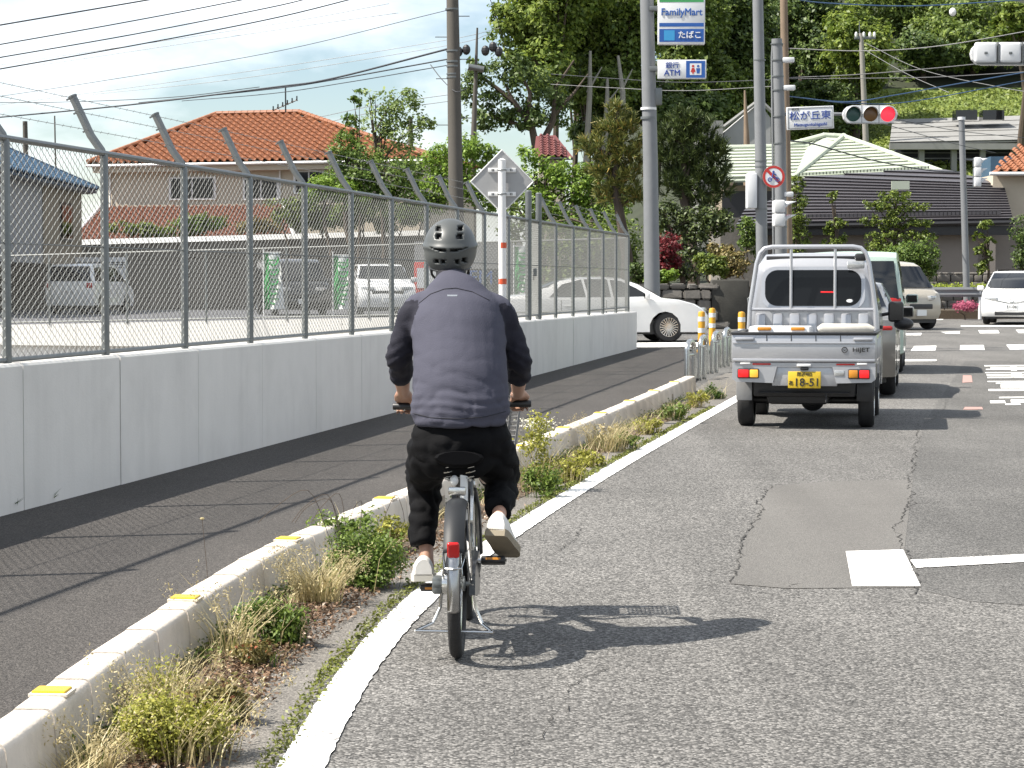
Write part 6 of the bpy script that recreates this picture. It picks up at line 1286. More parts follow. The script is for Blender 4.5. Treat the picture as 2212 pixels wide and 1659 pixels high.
def rwin(parent, px0, px1, py0, py1, off=.7, origin=A, shutter=False):
    o_ = origin+ny_*off; p0, p1 = along(px0, o_, 0), along(px1, o_, 0); s0, s1 = (p0-o_).dot(ex), (p1-o_).dot(ex); Ym = (p0.y+p1.y)/2; z0, z1 = P(px0, py1, Ym).z, P(px0, py0, Ym).z
    f_ = rotwall(parent, 'window', M_['white'], s0-.08, s1+.08, off-.09, off+.02, z0-.08, z1+.08, origin); n = 2
    for k in range(n): w_ = (s1-s0)/n; b_ = Vector(parent.location); pn = rotwall(parent, 'pane', M_['glass'], s0+w_*k+.04, s0+w_*(k+1)-.04, off-.11, off-.092, z0, z1, origin); pn.parent = f_
    return f_
[bar(oh, 'downpipe', along(px_, A+ny_*.62, zE-.3), along(px_, A+ny_*.62, 3.6), .045, M_['white']) for px_ in (240, 606)]; rwin(oh, 372, 466, 386, 428); rwin(oh, 531, 602, 388, 428); rwin(oh, 640, 700, 372, 415)
rotwall(oh, 'eave_band', M_['cream'], .2, LE-.2, .15, .7, zE-.42, zE-.14)
# lower roof in front, browner
C0 = P(150, 522, 97); zc0 = 3.55; C = along(150, A-ny_*3.0, zc0); Dp = along(640, A-ny_*3.0, zc0); Ct = along(222, A+ny_*.65, 5.35); Dt = along(612, A+ny_*.65, 5.35)
lr = tiled_roof(oh, C, Dp, Dt, Ct, .34, .33, M_['tile_b'], 300, 'lower_roof')
for a, b in ((C, Ct), (Dp, Dt)): ridge(oh, lr, a+Vector((0, 0, .08)), b+Vector((0, 0, .08)), M_['white'], .08)
rotwall(oh, 'lower_wall', M_['cream'], .3, (Dp-C).length, -2.2, .75, 2.9, zc0+.1)
# ---------------- blue roofed house at the left
E0, E1 = Vector((-16.75, 66, 5.55)), Vector((-16.75, 92, 5.55)); R0, R1 = Vector((-20.9, 66, 7.5)), Vector((-20.9, 88, 7.5))
bh = thing('house', 'grey house with blue tiled roof at the left edge', 'house', (-20.9, 80, 3.0))
r_ = tiled_roof(bh, E0, E1, R1, R0, .34, .36, M_['tile_n'], 300)
W1 = Vector((-25, 92, 5.55)); bb = Vector(bh.location); MB().add([p-bb for p in (E1, W1, R1)], [(0, 1, 2)]).build('hip_roof', M_['tile_n'], bh); MB().add([p-bb for p in (R0, R1, W1, Vector((-25, 66, 5.55)))], [(0, 1, 2, 3)]).build('rear_roof', M_['tile_n'], bh)
ridge(bh, r_, E1+Vector((0, 0, .08)), R1+Vector((0, 0, .08)), M_['tile_n']); ridge(bh, r_, R0+Vector((0, 0, .08)), R1+Vector((0, 0, .08)), M_['tile_n'])
boxwall(bh, 'wall', M_['greyrender'], -24.4, -17.35, 66.5, 84, 2.5, 5.5); boxwall(bh, 'end_wall', M_['beige'], -24.4, -17.3, 84.01, 91.4, 2.5, 5.5); boxwall(bh, 'soffit', M_['greyrender'], -24.8, -16.9, 66.2, 91.8, 5.38, 5.5)
mb = MB(); mb.box(0, .06, 0, 2.2, 0, 1.5); o = mb.build('window', M_['black'], bh); o.location = Vector((-17.3, 87, 3.4))-bb; MB().box(.062, .07, .1, 2.1, .1, 1.4).build('pane', M_['glass'], o)
# ---------------- dull red roof half hidden behind trees
a, b = P(1140, 362, 118), P(1230, 330, 118); rh = thing('house', 'small house with dull red roof half hidden above the diamond sign', 'house', (a.x, 118, 3)); 
bl, br, tr_, tl = P(1152, 338, 117), P(1238, 338, 117), P(1200, 290, 120), P(1158, 292, 120); tiled_roof(rh, bl, br, tr_, tl, .34, .36, M_['tile_r'], 120); boxwall(rh, 'wall', M_['cream'], bl.x+.3, br.x-.4, 117.4, 121, 2.5, bl.z-.1); bar(rh, 'gutter', bl-Vector((0, .1, .12)), br-Vector((0, .1, .12)), .07, M_['black'])
# ---------------- green roofed house
gh = thing('house', 'house with pale green ribbed metal roof right of the concrete pole', 'house', (12, 112, 2.0)); YE = 108
# wing on the left: a long plane
w0, w1, w2, w3 = P(1540, 385, YE-1), P(1715, 381, YE-1), P(1745, 318, YE+5), P(1540, 322, YE+5); strip_roof(gh, w0, w1, w2, w3, 9, M_['roofgreen'], .05)
# hipped main block: front plane between the two hips
a0, a1 = P(1707, 392, YE-2), P(2035, 374, YE-2); apx = P(1822, 297, YE+5); apx2 = P(1780, 295, YE+5)
m1 = strip_roof(gh, a0, a1, apx, apx+Vector((-.02, 0, 0)), 13, M_['roofgreen'], .05, 'main_roof')
strip_roof(gh, P(1660, 352, YE+6), a0, apx+Vector((-.03, .02, 0)), apx2, 10, M_['roofgreen'], .05, 'side_roof')
for a, b in ((a0, apx), (a1, apx), (apx2, apx), (P(1682, 321, YE+5), apx2), (w3, w2)): ridge(gh, m1, a+Vector((0, -.04, .06)), b+Vector((0, -.04, .06)), M_['roofgreen'], .13, 3.0)
bar(gh, 'gutter', a0+Vector((0, -.12, -.15)), a1+Vector((0, -.12, -.15)), .09, M_['roofgreen']); bar(gh, 'gutter', w0+Vector((0, -.12, -.15)), w1+Vector((0, -.12, -.15)), .09, M_['roofgreen'])
mb = MB()
for k in range(40): p = a0.lerp(a1, (k+.5)/40).lerp(apx, .10)-Vector(gh.location); mb.box(p.x-.1, p.x+.1, p.y-.06, p.y+.06, p.z+.02, p.z+.16)
tag(mb.build('snow_guards', M_['roofgreen'], m1), kind='stuff')
boxwall(gh, 'wall', M_['beige'], w0.x+.6, a1.x-.8, YE-.2, YE+8, 1, min(a0.z, w0.z)-.1)
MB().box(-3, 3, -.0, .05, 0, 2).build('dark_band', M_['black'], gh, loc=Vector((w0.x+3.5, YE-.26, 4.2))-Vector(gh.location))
# ---------------- dark roofed single storey house in front
YD = 88; dh = thing('house', 'low taupe house with charcoal ribbed roof behind the clipped trees', 'house', (14, 92, gz(88)))
d0, d1 = P(1590, 484, YD), P(2188, 474, YD); t0, t1 = P(1700, 384, YD+5), P(2160, 398, YD+5); pk = P(2025, 366, YD+5)
r1 = strip_roof(dh, d0, d1, P(2168, 400, YD+5), P(1735, 384, YD+5), 14, M_['roofdark'], .05)
strip_roof(dh, P(1735, 384, YD+5), P(2168, 400, YD+5), P(2040, 366, YD+7), P(1990, 366, YD+7), 3, M_['roofdark'], .05, 'upper_roof')
MB().box(-.36, .36, -.05, .05, -.1, .24).build('skylight', M_['roofgreen'], r1, loc=P(1945, 404, YD+3.6)-Vector(dh.location)); bpy.context.view_layer.update()
bar(dh, 'gutter', d0+Vector((0, -.1, -.12)), d1+Vector((0, -.1, -.12)), .10, M_['black']); boxwall(dh, 'fascia', M_['black'], d0.x, d1.x, YD+.0, YD+.35, d0.z-.42, d0.z-.06)
mb = MB()
for k in range(60): p = d0.lerp(d1, (k+.5)/60).lerp(P(1950, 390, YD+5), .11)-Vector(dh.location); mb.box(p.x-.09, p.x+.09, p.y-.06, p.y+.06, p.z+.02, p.z+.15)
tag(mb.build('snow_guards', M_['roofdark'], r1), kind='stuff')
boxwall(dh, 'wall', M_['taupe'], d0.x+.8, P(2120, 500, YD).x, YD+.6, YD+9, gz(YD)-.1, d0.z+.12); boxwall(dh, 'side_wall', M_['taupe'], P(2120, 500, YD).x+.01, d1.x+.8, YD+1.8, YD+9, gz(YD)-.1, d0.z+.3)
a, b = P(2042, 505, YD+.6), P(2080, 484, YD+.6); f_ = MB().rbox(a.x-.06, b.x+.06, YD+.52, YD+.62, a.z-.06, b.z+.06, .01).build('window', M_['beige'], dh, True); f_.location = -Vector(dh.location); MB().box(a.x, b.x, YD+.505, YD+.515, a.z, b.z).build('pane', M_['roofgrey'], f_)
a, b = P(1560, 585, 78), P(1640, 455, 78)
mb = MB(); ob = Vector(dh.location); boxwall(dh, 'porch', M_['stone'], P(1556, 590, 84).x, P(1650, 590, 84).x, 84, 87.9, gz(84), P(0, 470, 84).z); strip_roof(dh, P(1590, 488, 82), P(1690, 484, 82), P(1690, 450, 86), P(1610, 452, 86), 5, M_['roofdark'], .05, 'porch_roof')
boxwall(dh, 'gate_pier', M_['taupe'], P(2135, 600, 84).x, P(2150, 600, 84).x, 84, 84.4, gz(84), P(0, 520, 84).z)
# ---------------- long grey roofed building on the slope
Y3 = 150; lb_ = thing('building', 'long building with weathered grey roof on the grassy slope', 'building', (P(2100, 330, Y3).x, Y3, 8))
g0, g1, g2, g3 = P(1922, 308, Y3), P(2330, 300, Y3), P(2330, 246, Y3+7), P(1928, 258, Y3+7); gr_ = strip_roof(lb_, g0, g1, g2, g3, 5, M_['roofgrey'], .03)
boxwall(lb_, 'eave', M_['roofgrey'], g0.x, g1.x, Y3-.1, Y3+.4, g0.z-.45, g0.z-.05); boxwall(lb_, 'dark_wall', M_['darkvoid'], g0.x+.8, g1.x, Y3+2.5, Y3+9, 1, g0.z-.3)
for px in (1990, 2060, 2122, 2190): c = P(px, 340, Y3+.6); boxwall(lb_, 'post', M_['roofgrey'], c.x-.18, c.x+.18, Y3+.4, Y3+.8, 2, g0.z-.35)
for z in (330, 342, 352): c = P(2000, z, Y3+2.4); boxwall(lb_, 'rail', M_['steel'], g0.x+.8, g1.x, Y3+2.38, Y3+2.48, c.z-.04, c.z+.04)
for px in (2082, 2140): a, b = P(px-22, 264, Y3+4), P(px+24, 254, Y3+4); boxwall(lb_, 'roof_panel', M_['glass_car'], a.x, b.x, Y3+3.2, Y3+4.5, a.z+.1, b.z+.45)
boxwall(lb_, 'blue_shed', M_['tile_n'], P(2140, 370, 120).x, P(2230, 370, 120).x, 120, 124, 1, P(0, 338, 120).z)
# ---------------- orange roofed house at the right edge
oh2 = thing('house', 'cream house with orange tiled roof cut by the right edge', 'house', (20.5, 92, .7)); tiled_roof(oh2, P(2138, 371, 92), P(2330, 371, 92), P(2330, 300, 97), P(2212, 325, 96), .36, .36, M_['tile_o'], 120); boxwall(oh2, 'wall', M_['cream'], P(2146, 400, 92.5).x, P(2330, 400, 92.5).x, 92.6, 100, .5, P(0, 376, 92).z); bar(oh2, 'gutter', P(2138, 375, 91.9), P(2330, 375, 91.9), .08, M_['white'])
# ---------------- grey gable between the pines and the signal pole
gg = thing('house', 'pale grey gable end behind the dark pine', 'house', (P(1600, 310, 125).x, 125, 3)); ob = Vector(gg.location); pts = [P(1560, 320, 125), P(1665, 320, 125), P(1665, 255, 125), P(1640, 222, 125), P(1565, 285, 125)]
MB().prism([(p.x-ob.x, p.z-ob.z) for p in pts], 'y', 0, 7).build('wall', M_['greyrender'], gg); bar(gg, 'verge', pts[4]+Vector((-.4, -.1, .0)), pts[3]+Vector((0, -.1, .15)), .12, M_['roofgrey']); bar(gg, 'verge', pts[3]+Vector((0, -.1, .15)), pts[2]+Vector((.4, -.1, 0)), .12, M_['roofgrey'])
boxwall(gg, 'low_roof', M_['roofgrey'], P(1508, 270, 124).x, P(1560, 270, 124).x, 123.5, 128, 3, P(0, 262, 124).z)
# ---------------- stone garden wall, each stone its own
SWY = 62.0; x0, x1 = P(1385, 690, SWY).x, P(1618, 690, SWY).x; sw = thing('stone_wall', 'dark stone garden wall behind the white sedan nose', 'wall', (x0, SWY, gz(SWY))); ht = P(0, 612, SWY).z-gz(SWY)
MB().box(0, x1-x0, .12, .6, -.1, ht-.05).build('core', M_['darkwall'], sw)
split = P(1535, 690, SWY).x-x0; z = 0; row = 0
while z < ht-.08:
    h_ = min(rnd.uniform(.20, .34), ht-z); x = rnd.uniform(-.1, 0)
    while x < split:
        w_ = rnd.uniform(.25, .62); bm = bmesh.new(); bmesh.ops.create_cube(bm, size=1)
        for q in bm.verts: q.co = Vector((q.co.x*(w_-.025), q.co.y*rnd.uniform(.26, .34), q.co.z*(h_-.025)))+Vector((rnd.gauss(0, .018), rnd.gauss(0, .018), rnd.gauss(0, .014)))
        bmesh.ops.bevel(bm, geom=bm.edges[:], offset=.035, segments=2, affect='EDGES'); mb = MB(); mb.bm(bm); o = mb.build('stone', M_['stone'], sw, True); o.location = (x+w_/2, .06+rnd.uniform(-.03, .03), z+h_/2+(.30*(x/split) if z > ht-.4 else 0)*0); x += w_
    z += h_; row += 1
mb = MB(); mb.rbox(split+.02, x1-x0, -.05, .5, 0, ht+.10, .05); mb.build('mossy_section', M_['darkwall'], sw, True)
mb = MB(); mb.box(-.3, x1-x0+2, .5, 14, -.2, ht-.1); o = mb.build('garden_bank', M_['soil']); o.location = sw.location; tag(o, kind='structure')
# planting bed behind the guard rail
a, b = P(1980, 655, 76), P(2330, 655, 76); mb = MB(); mb.box(a.x, b.x, 75.4, 86, .3, gz(76)+.28); tag(mb.build('planting_bed', M_['soil']), kind='structure')
lw = thing('stone_wall', 'low rough stone wall under the taupe house right of the cream van', 'wall', (P(2000, 640, 83).x, 83, gz(83))); L_ = P(2130, 640, 83).x-P(2000, 640, 83).x; hz_ = P(0, 588, 83).z-gz(83); z = 0
while z < hz_-.05:
    h_ = rnd.uniform(.22, .36); x = rnd.uniform(-.1, 0)
    while x < L_: w_ = rnd.uniform(.3, .6); o = MB().rbox(0, w_-.03, -.15, .2, 0, min(h_, hz_-z)-.03+.02, .04).build('stone', M_['stone'], lw, True); o.location = (x, rnd.uniform(-.03, .03), z); x += w_
    z += h_
# ================================================================== VEGETATION
LF = {}
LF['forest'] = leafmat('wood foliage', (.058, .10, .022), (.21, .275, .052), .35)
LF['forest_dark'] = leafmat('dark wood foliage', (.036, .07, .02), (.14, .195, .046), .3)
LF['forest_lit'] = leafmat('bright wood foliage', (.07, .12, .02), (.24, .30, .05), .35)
LF['bright'] = leafmat('bright garden foliage', (.09, .17, .02), (.25, .36, .05), .35)
LF['mid'] = leafmat('garden foliage', (.05, .10, .016), (.16, .23, .04), .3)
LF['pale'] = leafmat('pale young foliage', (.11, .17, .045), (.30, .38, .12), .35)
LF['pine'] = leafmat('dark pine needles', (.022, .04, .013), (.10, .13, .034), .15)
LF['pine_o'] = leafmat('rusty pine needles', (.05, .085, .02), (.22, .21, .05), .2, (.46, .29, .08))
LF['grass'] = leafmat('hillside grass blades', (.13, .18, .03), (.26, .31, .07), .3)
LF['maple'] = leafmat('red maple leaves', (.07, .008, .012), (.22, .025, .03), .3)
LF['brown'] = leafmat('browning shrub leaves', (.10, .09, .03), (.27, .21, .08), .25, (.20, .24, .05))
LF['topiary'] = leafmat('clipped foliage', (.05, .09, .012), (.21, .26, .045), .25)
LF['lime'] = leafmat('lime hedge leaves', (.16, .22, .02), (.36, .42, .05), .3)
LF['pink'] = leafmat('pink blossom', (.30, .05, .10), (.50, .14, .22), .3)
LF['weed_y'] = leafmat('yellow green weed', (.17, .19, .025), (.46, .44, .09), .35)
LF['weed_g'] = leafmat('green weed', (.06, .11, .018), (.20, .27, .05), .35)
LF['weed_d'] = leafmat('dark green weed', (.03, .07, .012), (.12, .18, .03), .3)
LF['weed_r'] = leafmat('reddish weed', (.14, .13, .04), (.27, .22, .08), .3, (.34, .09, .05))
LF['straw'] = leafmat('dry straw', (.34, .28, .13), (.64, .55, .32), .3)
LF['litter'] = leafmat('leaf litter', (.06, .035, .02), (.24, .15, .09), .1, (.5, .42, .34))
LF['moss'] = leafmat('moss', (.07, .085, .015), (.22, .24, .05), .2)
LF['flower'] = leafmat('white flowers', (.7, .68, .5), (.82, .8, .72), .2)
def leaf_array(C, Nrm, size, rng, aspect=.55, fold=.25):
    # C centres, Nrm preferred normals -> folded diamond leaves
    n = len(C); t = rng.normal(size=(n, 3)); nn = Nrm+rng.normal(size=(n, 3))*.75; nn /= np.linalg.norm(nn, axis=1, keepdims=True)+1e-9
    t -= nn*np.sum(t*nn, axis=1, keepdims=True); t /= np.linalg.norm(t, axis=1, keepdims=True)+1e-9; b = np.cross(nn, t)
    s = size*rng.uniform(.6, 1.35, size=(n, 1)); a = aspect*s
    v = np.stack([C-t*s*.5, C+b*a*.5+nn*s*fold*.5, C+t*s*.5, C-b*a*.5+nn*s*fold*.5], axis=1).reshape(-1, 3)
    return v, np.arange(n*4).reshape(-1, 4)
def crown(blobs, n, size, seed, clump=28, spread=.20, flat=1.0, core=.35):
    # blobs: (centre, rx, ry, rz). Leaves sit in clumps spread over and through each blob.
    rng = np.random.default_rng(seed); B = np.array([[*c, *r] for c, r in blobs], float); w_ = (B[:, 3]*B[:, 4]*B[:, 5])**.62; w_ /= w_.sum(); k = max(6, n//clump)
    bi = rng.choice(len(B), size=k, p=w_); d = rng.normal(size=(k, 3)); d /= np.linalg.norm(d, axis=1, keepdims=True); rad = core+(1-core)*rng.random((k, 1))**.45
    rad *= rng.uniform(.86, 1.14, size=(k, 1)); cc = B[bi, :3]+d*rad*B[bi, 3:6]; rs = B[bi, 3:6].mean(axis=1)
    ci = rng.integers(0, k, size=n); off = rng.normal(size=(n, 3))*(rs[ci]*spread)[:, None]*np.array([1, 1, flat*.75]); C = cc[ci]+off
    N = d[ci]*.8+np.array([-.15, -.1, .75]); return leaf_array(C, N, size, rng)
def tree(name, label, base, blobs, n, size, lf, seed, trunk_r=.18, cat='tree', group=None, limbs=6, clump=28, spread=.20, bark='bark', flat=1.0, twig=True, stems=None):
    t = thing(name, label, cat, base, 0, group); b = Vector(base); rl = random.Random(seed)
    v, f = crown([((Vector(c)-b), r) for c, r in blobs], n, size, seed, clump, spread, flat); npmesh('crown', v, f, LF[lf], t)
    mb = MB(); cs = [Vector(c)-b for c, r in blobs]; top = max(cs, key=lambda c: c.z)
    if stems is None:
        m1 = Vector((top.x*.35+rl.gauss(0, .15), top.y*.35, top.z*.45)); mb.tube([(0, 0, -.3), (0, 0, .0), m1*.5+Vector((rl.gauss(0, .1), 0, 0)), m1, top*.92], [trunk_r*1.25, trunk_r, trunk_r*.85, trunk_r*.7, trunk_r*.15], 8)
        for i in range(min(limbs, 3*len(cs))):
            c = cs[i % len(cs)]; r = blobs[i % len(cs)][1]; e = c+Vector((rl.uniform(-.7, .7)*r[0], rl.uniform(-.7, .7)*r[1], rl.uniform(-.2, .7)*r[2])); s = m1.lerp(top, rl.uniform(0, .55)); mid = s.lerp(e, .5)+Vector((0, 0, .12*(e-s).length)); mb.tube([s, mid, e], [trunk_r*.45, trunk_r*.28, trunk_r*.06], 6)
    else:
        for pts, r0 in stems: pts = [Vector(p)-b for p in pts]; mb.tube(pts, [r0*(1-.8*i/(len(pts)-1)) for i in range(len(pts))], 7)
    mb.build('trunk', M_[bark], t, True); return t
def pxr(px, py, rx, ry, Y, dep=None):
    # an ellipsoid given by its outline in the photograph
    k = Y/F; return (P(px, py, Y), (rx*k, (dep if dep else (rx+ry)/2*.85*k), ry*k))
# ---------------- the wood on the hill: each tree in view by itself
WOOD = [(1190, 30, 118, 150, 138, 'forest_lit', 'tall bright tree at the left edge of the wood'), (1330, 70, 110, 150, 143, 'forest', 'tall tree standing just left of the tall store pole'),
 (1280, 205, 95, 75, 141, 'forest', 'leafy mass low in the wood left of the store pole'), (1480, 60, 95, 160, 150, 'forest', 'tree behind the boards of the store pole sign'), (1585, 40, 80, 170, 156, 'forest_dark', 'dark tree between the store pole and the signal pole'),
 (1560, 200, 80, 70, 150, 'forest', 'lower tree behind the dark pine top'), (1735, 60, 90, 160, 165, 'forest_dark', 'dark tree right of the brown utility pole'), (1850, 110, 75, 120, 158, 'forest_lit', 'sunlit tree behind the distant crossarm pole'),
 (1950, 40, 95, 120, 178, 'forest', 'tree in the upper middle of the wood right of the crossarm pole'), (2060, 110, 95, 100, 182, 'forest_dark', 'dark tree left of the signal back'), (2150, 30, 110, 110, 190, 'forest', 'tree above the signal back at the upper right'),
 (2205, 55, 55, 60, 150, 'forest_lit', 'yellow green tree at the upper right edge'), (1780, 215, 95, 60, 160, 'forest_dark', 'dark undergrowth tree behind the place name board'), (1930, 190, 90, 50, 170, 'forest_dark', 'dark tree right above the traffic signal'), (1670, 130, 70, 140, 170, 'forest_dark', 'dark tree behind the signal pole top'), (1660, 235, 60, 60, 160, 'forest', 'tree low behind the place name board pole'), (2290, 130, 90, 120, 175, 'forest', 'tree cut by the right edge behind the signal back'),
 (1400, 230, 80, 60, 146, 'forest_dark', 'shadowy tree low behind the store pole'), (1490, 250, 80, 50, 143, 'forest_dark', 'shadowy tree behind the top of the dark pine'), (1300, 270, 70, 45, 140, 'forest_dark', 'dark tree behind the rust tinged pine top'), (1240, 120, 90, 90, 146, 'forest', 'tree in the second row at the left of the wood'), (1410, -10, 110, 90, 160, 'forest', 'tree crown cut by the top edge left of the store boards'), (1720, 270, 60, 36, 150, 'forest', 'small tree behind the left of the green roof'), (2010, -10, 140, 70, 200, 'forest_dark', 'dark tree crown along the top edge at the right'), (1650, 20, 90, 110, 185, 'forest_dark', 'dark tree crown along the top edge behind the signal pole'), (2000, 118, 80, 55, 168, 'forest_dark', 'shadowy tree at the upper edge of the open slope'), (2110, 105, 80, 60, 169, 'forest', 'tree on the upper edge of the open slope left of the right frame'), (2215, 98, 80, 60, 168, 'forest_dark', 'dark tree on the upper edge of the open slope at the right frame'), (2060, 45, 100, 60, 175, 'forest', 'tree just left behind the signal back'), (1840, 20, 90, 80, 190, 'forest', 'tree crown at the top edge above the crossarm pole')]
for i, (px, py, rx, ry, Y, lf, lb) in enumerate(WOOD):
    rl = random.Random(50+i); c = P(px, py, Y); zb_ = hz(c.x, Y); bl = []
    for k in range(11):
        a = rl.uniform(0, 6.28); q = rl.uniform(.2, .8); s = rl.uniform(.38, .60); bl.append(pxr(px+rx*q*math.cos(a), py+ry*q*math.sin(a), rx*s, ry*s*.8, Y+rl.uniform(-2.5, 2.5), rx*s*Y/F))
    bl.append(pxr(px, py, rx*.6, ry*.62, Y))
    bot = P(px, py+ry, Y).z; base = (c.x, Y, min(zb_, bot-1.5)); ar = rx*ry/(100*120)
    tree('forest_tree', lb, base, bl, int(19000*min(1.4, .45+.55*ar)), .34, lf, 100+i, .28, 'tree', 'trees of the wood on the hill', 9, 40, .17)
# the open-crowned trees left of the wood, with sky between the branches
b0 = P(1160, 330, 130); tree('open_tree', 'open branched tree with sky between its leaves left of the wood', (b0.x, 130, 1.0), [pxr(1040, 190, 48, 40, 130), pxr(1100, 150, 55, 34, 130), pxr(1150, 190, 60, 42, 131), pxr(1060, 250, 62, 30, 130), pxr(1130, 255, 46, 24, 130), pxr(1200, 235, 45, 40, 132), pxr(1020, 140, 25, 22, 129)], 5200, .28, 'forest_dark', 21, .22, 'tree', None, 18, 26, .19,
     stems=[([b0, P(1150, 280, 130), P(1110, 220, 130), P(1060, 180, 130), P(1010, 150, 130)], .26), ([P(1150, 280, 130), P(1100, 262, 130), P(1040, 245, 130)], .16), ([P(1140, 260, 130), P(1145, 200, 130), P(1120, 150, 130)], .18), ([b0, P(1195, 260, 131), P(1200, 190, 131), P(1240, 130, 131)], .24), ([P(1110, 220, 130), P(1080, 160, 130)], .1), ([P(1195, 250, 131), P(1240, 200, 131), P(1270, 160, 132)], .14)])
for k, (px0, py0, px1, py1) in enumerate(((1262, 250, 1275, 110), (1300, 250, 1312, 170), (1345, 240, 1335, 120))):
    a, b = P(px0, py0+40, 137), P(px1, py1, 137); t = thing('tree_trunk', '%s slim pale trunk at the foot of the wood left of the store pole' % ('leftmost', 'middle', 'rightmost')[k], 'tree trunk', a, 0, 'pale trunks at the foot of the wood'); MB().tube([(0, 0, -4), (b-a)*.5+Vector((.15, 0, 0)), b-a], [.22, .16, .08], 7).build('trunk', M_['concrete_pole'], t, True); MB().tube([(b-a)*.5, (b-a)*.75+Vector((.8, 0, .3))], [.09, .03], 5).build('branch', M_['concrete_pole'], t, True)
# ---------------- garden trees behind the retaining wall
TB = 3.1
tree('garden_tree', 'pale sparse young tree rising before the orange roof', (P(830, 420, 93).x, 93, TB), [pxr(835, 225, 38, 30, 93), pxr(870, 235, 40, 34, 93), pxr(815, 275, 40, 30, 93), pxr(860, 290, 48, 32, 93), pxr(905, 265, 34, 14, 93), pxr(840, 335, 55, 36, 93), pxr(795, 205, 14, 12, 93), pxr(880, 205, 26, 12, 93)], 2600, .17, 'pale', 31, .10, spread=.24, clump=20, limbs=14)
tree('garden_tree', 'tall thin leafy shoot left of the pale young tree', (P(775, 420, 93.5).x, 93.5, TB), [pxr(768, 215, 16, 22, 93.5), pxr(762, 260, 22, 18, 93.5), pxr(750, 300, 26, 20, 93.5), pxr(772, 330, 30, 24, 93.5)], 900, .17, 'mid', 32, .07, clump=16, limbs=8)
tree('garden_tree', 'bushy green tree covering the right corner of the orange house', (P(760, 430, 91).x, 91, TB), [pxr(745, 330, 40, 36, 91), pxr(775, 370, 60, 45, 91), pxr(830, 385, 60, 40, 91), pxr(880, 375, 40, 36, 91), pxr(790, 420, 70, 40, 91), pxr(860, 430, 60, 30, 91)], 6500, .16, 'mid', 33, .14, limbs=9)
tree('shrub', 'bright green shrub below the bushy tree by the house', (P(715, 440, 90).x, 90, TB), [pxr(700, 395, 36, 26, 90), pxr(735, 410, 36, 24, 90), pxr(770, 425, 30, 18, 90), pxr(680, 420, 24, 20, 90)], 3600, .13, 'bright', 34, .08, 'shrub')
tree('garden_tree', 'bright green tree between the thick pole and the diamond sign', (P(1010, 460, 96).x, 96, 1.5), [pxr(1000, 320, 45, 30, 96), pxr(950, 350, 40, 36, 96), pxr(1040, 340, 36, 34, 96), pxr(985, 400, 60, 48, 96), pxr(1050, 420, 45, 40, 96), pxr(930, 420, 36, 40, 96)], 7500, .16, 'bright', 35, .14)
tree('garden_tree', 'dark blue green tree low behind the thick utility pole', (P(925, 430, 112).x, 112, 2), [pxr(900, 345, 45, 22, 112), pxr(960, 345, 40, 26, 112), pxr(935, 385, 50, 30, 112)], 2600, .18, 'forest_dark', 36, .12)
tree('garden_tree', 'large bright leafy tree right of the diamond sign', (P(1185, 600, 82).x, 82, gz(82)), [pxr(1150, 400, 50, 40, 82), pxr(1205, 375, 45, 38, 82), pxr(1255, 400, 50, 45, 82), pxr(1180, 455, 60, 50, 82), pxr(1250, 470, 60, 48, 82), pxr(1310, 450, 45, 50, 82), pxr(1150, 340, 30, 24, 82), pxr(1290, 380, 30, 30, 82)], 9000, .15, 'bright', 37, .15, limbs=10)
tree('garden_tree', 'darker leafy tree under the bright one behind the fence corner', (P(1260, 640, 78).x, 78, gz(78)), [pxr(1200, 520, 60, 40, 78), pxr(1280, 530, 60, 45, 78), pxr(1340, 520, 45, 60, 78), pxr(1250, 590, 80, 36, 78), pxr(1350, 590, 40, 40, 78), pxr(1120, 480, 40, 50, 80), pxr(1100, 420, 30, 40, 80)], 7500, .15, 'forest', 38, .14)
# hedge and climbers over the retaining wall
for i, (px, py, rx, ry, Y, lf, lb) in enumerate([(55, 485, 45, 34, 95, 'mid', 'green bush over the coping at the far left'), (105, 495, 25, 24, 95, 'bright', 'small bright bush over the coping left of the orange house'), (300, 497, 70, 20, 96, 'topiary', 'low hedge over the coping under the left of the lower roof'), (440, 488, 75, 26, 96, 'mid', 'low hedge over the coping under the middle of the lower roof'), (560, 492, 55, 22, 96, 'brown', 'brownish hedge over the coping under the right of the lower roof'),
        (630, 450, 48, 44, 94, 'topiary', 'yellow green climber right of the lower roof'), (690, 465, 45, 40, 94.5, 'mid', 'dense green bush before the house wall right of the climber'), (770, 470, 60, 38, 95, 'topiary', 'broad green bush over the coping left of the cyclist'), (850, 475, 50, 30, 95.5, 'mid', 'dull green bush over the coping above the cyclist'), (900, 460, 36, 34, 96, 'forest_dark', 'dark bush over the coping just left of the thick pole')]):
    rl = random.Random(i); bl = [pxr(px+rl.uniform(-.6, .6)*rx, py+rl.uniform(-.4, .4)*ry, rx*.55, ry*.65, Y) for _ in range(5)]
    tree('bush', lb, (P(px, py, Y).x, Y, TB-.2), bl, int(1900*rx*ry/1500)+900, .13, lf, 60+i, .05, 'bush', 'bushes over the retaining wall', 4)
